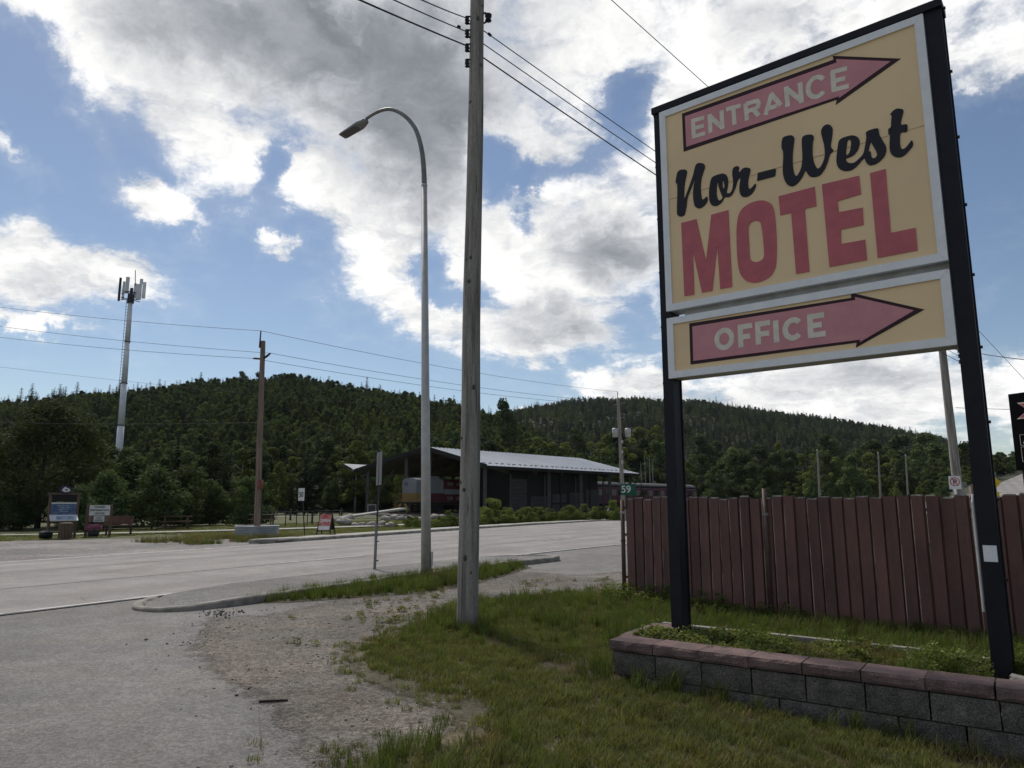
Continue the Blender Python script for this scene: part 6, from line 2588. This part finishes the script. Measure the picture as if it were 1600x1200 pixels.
# notice board
nx_, ny_ = (157 - 800) / 1132 * 34.6, 34.6
nrz = math.atan2(-nx_, ny_) + R(6)
nb_ = thing('notice_board', 'timber notice board with two white signs above a pink flower tub', 'notice board', (nx_, ny_, 0), nrz)
for s in (-1, 1):
    MB().box((s * .50, 0, .74), (.11, .11, 1.55)).build('post', 'post_wood', nb_)
MB().box((0, .0, .92), (.88, .05, .52)).build('back_board', 'timber_brown', nb_)
b1 = MB().box((0, -.03, 1.21), (.86, .04, .48)).build('sign_panel', 'white_board', nb_)
for i, wd in enumerate(('TOURIST', 'INFORMATION', 'CENTRE')):
    text('lettering', wd, .115, 'text_black', b1, (0, -.055, 1.36 - .15 * i), (1, 0, 0), (0, 0, 1), bold=.003, world=False)
b2 = MB().box((0, -.04, .80), (.44, .03, .26)).build('sign_panel', 'white_board', nb_)
for i, w_ in enumerate((.22, .34)):
    MB().box((0, -.058, .85 - .10 * i), (w_, .004, .045)).build('text_line', 'text_grey', b2)
MB().box((0, .0, .52), (.88, .06, .10)).build('rail', 'post_wood', nb_)
# flower tub
q = Vector((nx_, ny_ - .35, 0))
fl = thing('flower_tub', 'tub of pink flowers at the foot of the notice board', 'flower pot', tuple(q))
MB().lathe([(.17, 0), (.22, .02), (.27, .24), (.24, .25)], 14).build('tub', 'dark_metal', fl, smooth=True)
rs = np.random.RandomState(77)
n = 420
d = rs.normal(size=(n, 3))
d /= np.linalg.norm(d, axis=1, keepdims=True)
Pp = d * np.array([.42, .30, .17]) * rs.uniform(.6, 1, (n, 1)) + np.array([0, 0, .40])
V, Fq = leaf_quads(Pp, d + np.array([0, -.5, .5]), .045, rs)
o = bpy.data.objects.new('flowers', np_mesh('flowers', V, Fq, 'petal_pink', rs.uniform(0, 1, n)))
COL.objects.link(o)
o.parent = fl
V, Fq = leaf_quads(Pp * np.array([.95, .95, .85]), d, .05, rs)
o = bpy.data.objects.new('leaves', np_mesh('leaves', V, Fq, 'leaf_mid', rs.uniform(0, 1, n)))
COL.objects.link(o)
o.parent = fl
# bench
bx, by = (189 - 800) / 1132 * 36.2, 36.2
be = thing('bench', 'reddish brown park bench right of the notice board', 'bench', (bx, by, 0), math.atan2(-bx, by) + R(5))
for k in range(3):
    MB().box((.02, -.10 + .14 * k, .45), (1.30, .12, .045)).build('seat_slat', 'bench_wood', be)
for k in range(3):
    MB().box((.02, .30 + .03 * k, .58 + .135 * k), (1.30, .04, .12), Matrix.Rotation(R(-12), 3, 'X')).build('back_slat', 'bench_wood', be)
for s in (-.52, .55):
    mb = MB()
    mb.bar((s, -.12, 0), (s, -.12, .43), .06, .06)
    mb.bar((s, .22, 0), (s, .38, .92), .06, .06)
    mb.bar((s, -.14, .41), (s, .30, .41), .05, .05)
    mb.build('leg_frame', 'dark_metal', be)


def picnic_table(u, vb, y, rz, label):
    x = (u - 800) / 1132 * y
    t = thing('picnic_table', label, 'picnic table', (x, y, -.02), rz, 'picnic tables on the far lawn')
    for k in range(4):
        MB().box((0, -.27 + .18 * k, .75), (1.75, .165, .045)).build('top_board', 'post_wood', t)
    for s in (-1, 1):
        MB().box((0, s * .72, .45), (1.75, .24, .045)).build('bench_board', 'post_wood', t)
    for s in (-.62, .62):
        mb = MB()
        mb.bar((s, -.62, 0), (s, -.22, .73), .09, .05)
        mb.bar((s, .62, 0), (s, .22, .73), .09, .05)
        mb.bar((s + .04, -.80, .40), (s + .04, .80, .40), .09, .05)
        mb.build('leg_frame', 'post_wood', t)
    return t


picnic_table(278, 830, 44.5, R(20), 'dark picnic table on the grass right of the bench')
picnic_table(412, 820, 50.0, R(10), 'picnic table just behind the brown timber pole')
picnic_table(524, 806, 76.0, R(30), 'small distant picnic table beyond the black railing')

# corrugated tub round the brown pole
q = Vector((x2, Y2, 0))
prof = []
for i in range(67):
    z = .50 * i / 66
    prof.append((.99 + .022 * math.sin(z * 2 * math.pi / .078), z))
prof += [(.93, .50), (.93, .42), (.3, .40)]
tub = thing('round_planter', 'round galvanised corrugated tub at the foot of the brown timber pole', 'planter', tuple(q))
MB().lathe(prof, 40, cap=False).build('wall', 'corrugated', tub, smooth=True)
MB().lathe([(.94, .39), (.2, .43)], 30, cap=True).build('soil_fill', 'soil', tub)

# 50 sign
q = G(476, 837)
sp5 = thing('speed_sign', 'narrow white 50 speed limit sign on a thin post across the road', 'sign', (q.x, q.y, 0))
topq = PD(471, 764, q.y)
MB().bar(q, Vector((topq.x + .04, q.y, topq.z - .05)), .05, .04).build('post', 'dark_metal', sp5, world=True)
c = PD(471, 772.5, q.y - .04)
sd_ = Vector((math.sin(R(128)), math.cos(R(128)), 0))
MSG = Matrix((sd_, Vector((-sd_.y, sd_.x, 0)), Vector((0, 0, 1)))).transposed()
nf = Vector((sd_.y, -sd_.x, 0))
mb = MB()
mb.box(c, (.46, .02, .60), MSG)
pl_ = mb.build('plate', 'sign_white', sp5, world=True)
text('number', '50', .34, 'text_black', pl_, c + nf * .016 + Vector((0, 0, -.02)), sd_, (0, 0, 1), bold=.006)

# A-frame sign board
q = G(509, 838)
af = thing('sandwich_board', 'red and white OPEN sandwich board standing on the far pavement', 'sign', (q.x, q.y, .10), R(-6))
mb = MB()
for s in (-1, 1):
    mb.bar((s * .33, -.34, -.02), (s * .27, 0.0, .98), .045, .045)
    mb.bar((s * .33, .34, -.02), (s * .27, 0.0, .98), .045, .045)
mb.bar((-.32, -.28, .16), (.32, -.28, .16), .04, .04)
mb.bar((-.27, 0, .98), (.27, 0, .98), .045, .045)
mb.build('frame', 'dark_metal', af)
Rx = Matrix.Rotation(R(-19), 3, 'X')
p1 = MB().box((0, -.19, .56), (.56, .02, .76), Rx).build('panel', 'open_red', af)
MB().box((0, .19, .56), (.56, .02, .76), Matrix.Rotation(R(19), 3, 'X')).build('panel', 'shed_dark', af)
upv = Rx @ Vector((0, 0, 1))
text('lettering', 'OPEN', .20, 'sign_white', p1, Vector((0, -.19, .56)) + Rx @ Vector((0, -.014, .06)), (1, 0, 0), upv, bold=.006, world=False)
MB().box(Vector((0, -.19, .56)) + Rx @ Vector((0, -.012, -.28)), (.54, .006, .18), Rx).build('white_strip', 'sign_white', p1)

# black railing along the garden path, bollards
rl = thing('garden_railing', 'black metal railing along the garden path behind the speed sign', 'railing', tuple(G(470, 815)))
pts_ = [PD(u, vb, y) for u, vb, y in ((408, 818, 46), (427, 818, 47), (446, 817.5, 48.5), (463, 817, 50), (480, 816.5, 51.5), (499, 816, 53), (519, 815, 56))]
pts_ = [Vector((p.x, p.y, 0)) for p in pts_]
for p in pts_:
    MB().bar(p, p + Vector((0, 0, .98)), .05, .05).build('post', 'dark_metal', rl, world=True)
for a, b in zip(pts_[:-1], pts_[1:]):
    MB().bar(a + Vector((0, 0, .96)), b + Vector((0, 0, .96)), .06, .05).build('rail', 'dark_metal', rl, world=True)
for (u, y, lb) in ((489, 55, 'nearest black bollard by the garden path'), (455, 66, 'black bollard left of the speed sign'), (511, 64, 'black bollard behind the open sign board'), (534, 72, 'furthest black bollard by the rockery')):
    x = (u - 800) / 1132 * y
    t = thing('bollard', lb, 'bollard', (x, y, 0), 0, 'black bollards in the picnic garden')
    MB().lathe([(.11, -.03), (.11, .06), (.085, .08), (.085, .82)], 12).build('post', 'dark_metal', t, smooth=True)
    MB().lathe([(.085, .82), (.10, .84), (.10, .90), (.03, .95)], 12).build('cap', 'dark_metal', t, smooth=True)
# pale ramp beside the locomotive
mb = MB()
a, b = Vector((-16.5, 70, .0)), Vector((-11.5, 76.5, .9))
mb.bar(a + Vector((0, 0, .1)), b, 1.1, .18)
tag(mb.build('ramp', 'path_concrete'), 'pale sloping ramp leading up to the locomotive', 'ramp')
mb = MB()
for (u, v, y, h) in ((567, 800, 84, 1.2), (578, 800, 84, 1.5)):
    pass
wb = thing('shed_cabinet', 'grey utility cabinet at the left column of the shed', 'cabinet', tuple(SH(.6, -10.8, 0)))
MB().box((0, 0, .65), (1.1, .9, 1.3)).build('body', 'galvanised', wb)
MB().box((.0, -.46, .65), (.9, .03, 1.1)).build('door', 'column_grey', wb)

# ------------------------------------------------------------------ right edge: signs behind the fence
q = PD(1492, 754, Y3 - .3)
npk = thing('no_parking_sign', 'white no parking sign with a struck-out P on the pole behind the fence', 'sign', tuple(Vector((q.x, q.y, 0))))
MB().bar(Vector((q.x + .02, q.y + .04, 0)), Vector((q.x + .02, q.y + .04, q.z + .2)), .06, .04).build('post', 'frame_alu', npk, world=True)
dx = Vector((math.sin(R(112)), math.cos(R(112)), 0))
M5 = Matrix((dx, Vector((-dx.y, dx.x, 0)), Vector((0, 0, 1)))).transposed()
nf5 = Vector((dx.y, -dx.x, 0))
mb = MB()
mb.box(q, (.40, .012, .50), M5)
pl5 = mb.build('plate', 'sign_white', npk, world=True)
text('letter', 'P', .26, 'text_black', pl5, q + nf5 * .011 + Vector((0, 0, .015)), dx, (0, 0, 1), bold=.006)
ring = lambda r_: [(r_ * math.cos(2 * math.pi * i / 28), r_ * math.sin(2 * math.pi * i / 28) + .03) for i in range(28)]
mb = MB()
mb.plate([ring(.165), ring(.135)], lambda x, z, d: q + dx * x + Vector((0, 0, z)) + nf5 * d, .006, .012)
mb.plate([[(-.115, .165), (-.095, .185), (.115, -.105), (.095, -.125)]], lambda x, z, d: q + dx * x + Vector((0, 0, z)) + nf5 * d, .006, .0145)
mb.build('prohibition_ring', 'sign_red', pl5, world=True)
# yellow warning diamond
q = PD(1551, 754, 48)
yd = thing('warning_sign', 'yellow diamond warning sign half hidden by the right sign post', 'sign', (q.x, q.y, 0))
MB().bar(Vector((q.x, q.y + .05, 0)), Vector((q.x, q.y + .05, q.z + .5)), .06, .05).build('post', 'sign_back', yd, world=True)
mb = MB()
mb.plate([[(-.55, 0), (0, .55), (.55, 0), (0, -.55)]], lambda x, z, d: q + Vector((x, -d, z)), 0, .02)
mb.build('diamond', 'sign_yellow', yd, world=True)
MB().box(q + Vector((.05, 0, -.85)), (.62, .02, .45)).build('tab', 'sign_yellow', yd, world=True)
# back of two small signs near the road
q = PD(1499.5, 756, 60)
bs = thing('roadside_sign', 'pair of small grey sign backs on two posts by the distant road', 'sign', (q.x, q.y, .3))
for s in (-.32, .32):
    MB().box(q + Vector((s, 0, 0)), (.50, .03, .34)).build('plate', 'sign_back', bs, world=True)
    MB().bar(Vector((q.x + s, q.y + .03, .2)), q + Vector((s, .03, .1)), .05, .05).build('post', 'sign_back', bs, world=True)
q = PD(1553.5, 743, 75)
bs = thing('roadside_sign', 'small pale sign on a thin post at the foot of the bank on the right', 'sign', (q.x, q.y, .6))
MB().box(q, (.42, .03, .75)).build('plate', 'sign_back', bs, world=True)
MB().bar(Vector((q.x + .15, q.y + .03, .4)), q + Vector((.02, .03, .1)), .06, .06).build('post', 'sign_back', bs, world=True)
# guide posts along the bend
for i in range(6):
    q = PD(1508 + 5.5 * i, 778 - 1.2 * i, 92 - 2 * i)
    t = thing('guide_post', ['leftmost', 'second', 'third', 'fourth', 'fifth', 'rightmost'][i] + ' short pale marker post from the left in the row along the distant bend', 'post', (q.x, q.y, ground_z(q.x, q.y)), 0, 'marker posts along the distant bend')
    MB().box((0, 0, .7), (.12, .05, 1.5)).build('post', 'bark_white', t)
    MB().box((0, -.03, 1.25), (.10, .02, .2)).build('reflector', 'dark_metal', t)
# bank with guard rail beyond the road
mb = MB()
top_ = [PD(u, v, y) for u, v, y in ((1500, 772, 165), (1530, 757, 178), (1560, 727, 190), (1600, 722, 205), (1680, 716, 220), (1800, 705, 240))]
bot_ = [RP(a, interp(a, FA, FP) - 1.0, road_z(a) - .4) for a in (120, 135, 150, 175, 205, 240)]
prev = None
NB = 6
rows = []
for tq, bq in zip(top_, bot_):
    rows.append([bq.lerp(tq, j / NB) + Vector((0, 0, .8 * mnoise.noise(Vector((tq.x * .1, j, 0))))) for j in range(NB + 1)])
vv_ = {}
for i, row in enumerate(rows):
    for j, p in enumerate(row):
        vv_[i, j] = len(mb.v)
        mb.v.append(p)
for i in range(len(rows) - 1):
    for j in range(NB):
        mb.f.append((vv_[i, j], vv_[i + 1, j], vv_[i + 1, j + 1], vv_[i, j + 1]))
structure(mb.build('embankment', 'bank', smooth=True))
gr = thing('guard_rail', 'steel guard rail on top of the bank at the far right', 'guard rail', tuple(top_[2]))
gr_pts = [PD(u, v, 204) for u, v in ((1554, 722), (1580, 720), (1606, 718), (1650, 716))]
for a, b in zip(gr_pts[:-1], gr_pts[1:]):
    MB().bar(a + Vector((0, 0, .3)), b + Vector((0, 0, .3)), .1, .8).build('rail', 'galvanised', gr, world=True)
    for f in (0, .33, .66):
        p = a.lerp(b, f)
        MB().bar(p + Vector((0, .1, -.3)), p + Vector((0, .1, 1.4)), .15, .15).build('post', 'timber', gr, world=True)
rs = np.random.RandomState(51)
P = []
for _ in range(420):
    i_, f_ = rs.randint(len(rows) - 1), rs.uniform()
    a_ = rows[i_][0].lerp(rows[i_][-1], rs.uniform(.12, 1) ** .8)
    b_ = rows[i_ + 1][0].lerp(rows[i_ + 1][-1], rs.uniform(.12, 1) ** .8)
    P.append(a_.lerp(b_, f_))
P = np.array(P)
sc = rs.uniform(.12, .38, len(P))
o = scatter('bank_scrub', P, np.stack([np.zeros(len(P)), np.zeros(len(P)), rs.uniform(0, 6.28, len(P))], 1), np.stack([sc * 1.5, sc * 1.5, sc], 1), rs.randint(0, 7, len(P)), wood_src)
tag(o, 'dark scrub covering the bank beside the distant road', None, None, 'stuff')
k = 0
for u, v, y, vt, kind in ((1536, 765, 172, 705, 'broad'), (1548, 758, 174, 722, 'broad'), (1560, 752, 178, 728, 'light'), (1572, 748, 182, 735, 'broad'), (1545, 762, 160, 740, 'light'), (1562, 758, 165, 742, 'broad'), (1585, 738, 190, 722, 'broad'), (1515, 770, 160, 690, 'broad'), (1500, 775, 158, 700, 'light')):
    q = PD(u, v, y)
    lb = ['leafy tree on the bank just right of the right sign post', 'rounded bush tree low on the bank right of the sign post', 'pale green bush on the bank', 'dark bush on the bank nearest the guard rail', 'low pale bush at the foot of the bank', 'low dark bush at the foot of the bank', 'bush below the guard rail at the right edge', 'broad tree hidden behind the right sign post', 'pale tree just left of the right sign post'][k]
    k += 1
    plant(kind, 'broadleaf_tree' if kind == 'broad' else 'poplar_tree', q.x, q.y, q.z - .5, max(2.5, (v - vt) / 1132 * y), lb, 'tree', wk=1.4)

# black pylon sign at the right edge
Y6 = 14.6
c0 = PD(1577, 616, Y6)
px = Vector((math.sin(R(158)), math.cos(R(158)), 0))
py = Vector((-px.y, px.x, 0))
M6 = Matrix((px, py, Vector((0, 0, 1)))).transposed()
xl = c0.x
pyl = thing('pylon_sign', 'black pylon sign with a red X emblem cut off by the right edge', 'sign', (xl, Y6, 0))


def QP(s, z, d=0.0):
    return Vector((xl, Y6, 0)) + px * s - py * d + Vector((0, 0, z))


zt_ = c0.z
zb_ = PD(1590, 735, Y6).z
WP = 1.5
mb = MB()
mb.box(QP(WP / 2 - .02, (zt_ + zb_) / 2, -.10), (WP, .22, zt_ - zb_), M6)
cab = mb.build('cabinet', 'pylon_black', pyl, world=True)
for s in (.10, WP - .12):
    MB().bar(QP(s, 0, -.10), QP(s, zb_, -.10), .10, .10).build('post', 'script_black', pyl, world=True)


def zz_(v):
    return PD(1592, v, Y6).z


za, zb2 = zz_(631), zz_(656)
zm = (za + zb2) / 2
f6 = lambda s, z, d: QP(s, z, d)
hx = (za - zb2) / 2
xo = .165
X_out = [(xo - .02, zm + hx), (xo + .14, zm + hx), (xo + .30, zm + .09), (xo + .46, zm + hx), (xo + .62, zm + hx), (xo + .40, zm), (xo + .62, zm - hx), (xo + .44, zm - hx), (xo + .30, zm - .09), (xo + .14, zm - hx), (xo - .06, zm - hx), (xo + .18, zm)]
mb = MB()
mb.plate([X_out], f6, .01, .018)
mb.build('emblem_border', 'letter_cream', cab, world=True)
cx0 = sum(p[0] for p in X_out) / 12
mb = MB()
mb.plate([[(cx0 + (p[0] - cx0) * .86, zm + (p[1] - zm) * .86) for p in X_out]], f6, .01, .022)
mb.build('emblem', 'motel_red', cab, world=True)
for (v0, v1) in ((680, 697), (699, 722)):
    mb = MB()
    a, b = zz_(v0), zz_(v1)
    mb.plate([[(.12, a), (WP - .14, a), (WP - .14, b), (.12, b)], [(.126, a - .006), (WP - .146, a - .006), (WP - .146, b + .006), (.126, b + .006)]], f6, .01, .016)
    mb.build('panel_border', 'letter_cream', cab, world=True)
text('letter', 'A', .16, 'sign_white', cab, QP(.235, zz_(690), .016), px, (0, 0, 1), bold=.004)
text('letter', 'P', .27, 'sign_white', cab, QP(.24, zz_(711), .016), px, (0, 0, 1), bold=.006)
mb = MB()
a, b = zz_(728), zz_(760)
mb.box(QP(.19 + .5, (a + b) / 2, .0), (1.0, .06, a - b), M6)
mb.build('yellow_panel', 'sign_yellow', pyl, world=True)
mb = MB()
mb.box(QP(.5, zz_(786), -.1), (1.5, .8, .25), M6)
mb.build('footing', 'dark_metal', pyl, world=True)

for m in bpy.data.meshes:
    pass
print('objects', len(SC.objects), 'polys', sum(len(o.data.polygons) for o in SC.objects if o.type == 'MESH'))
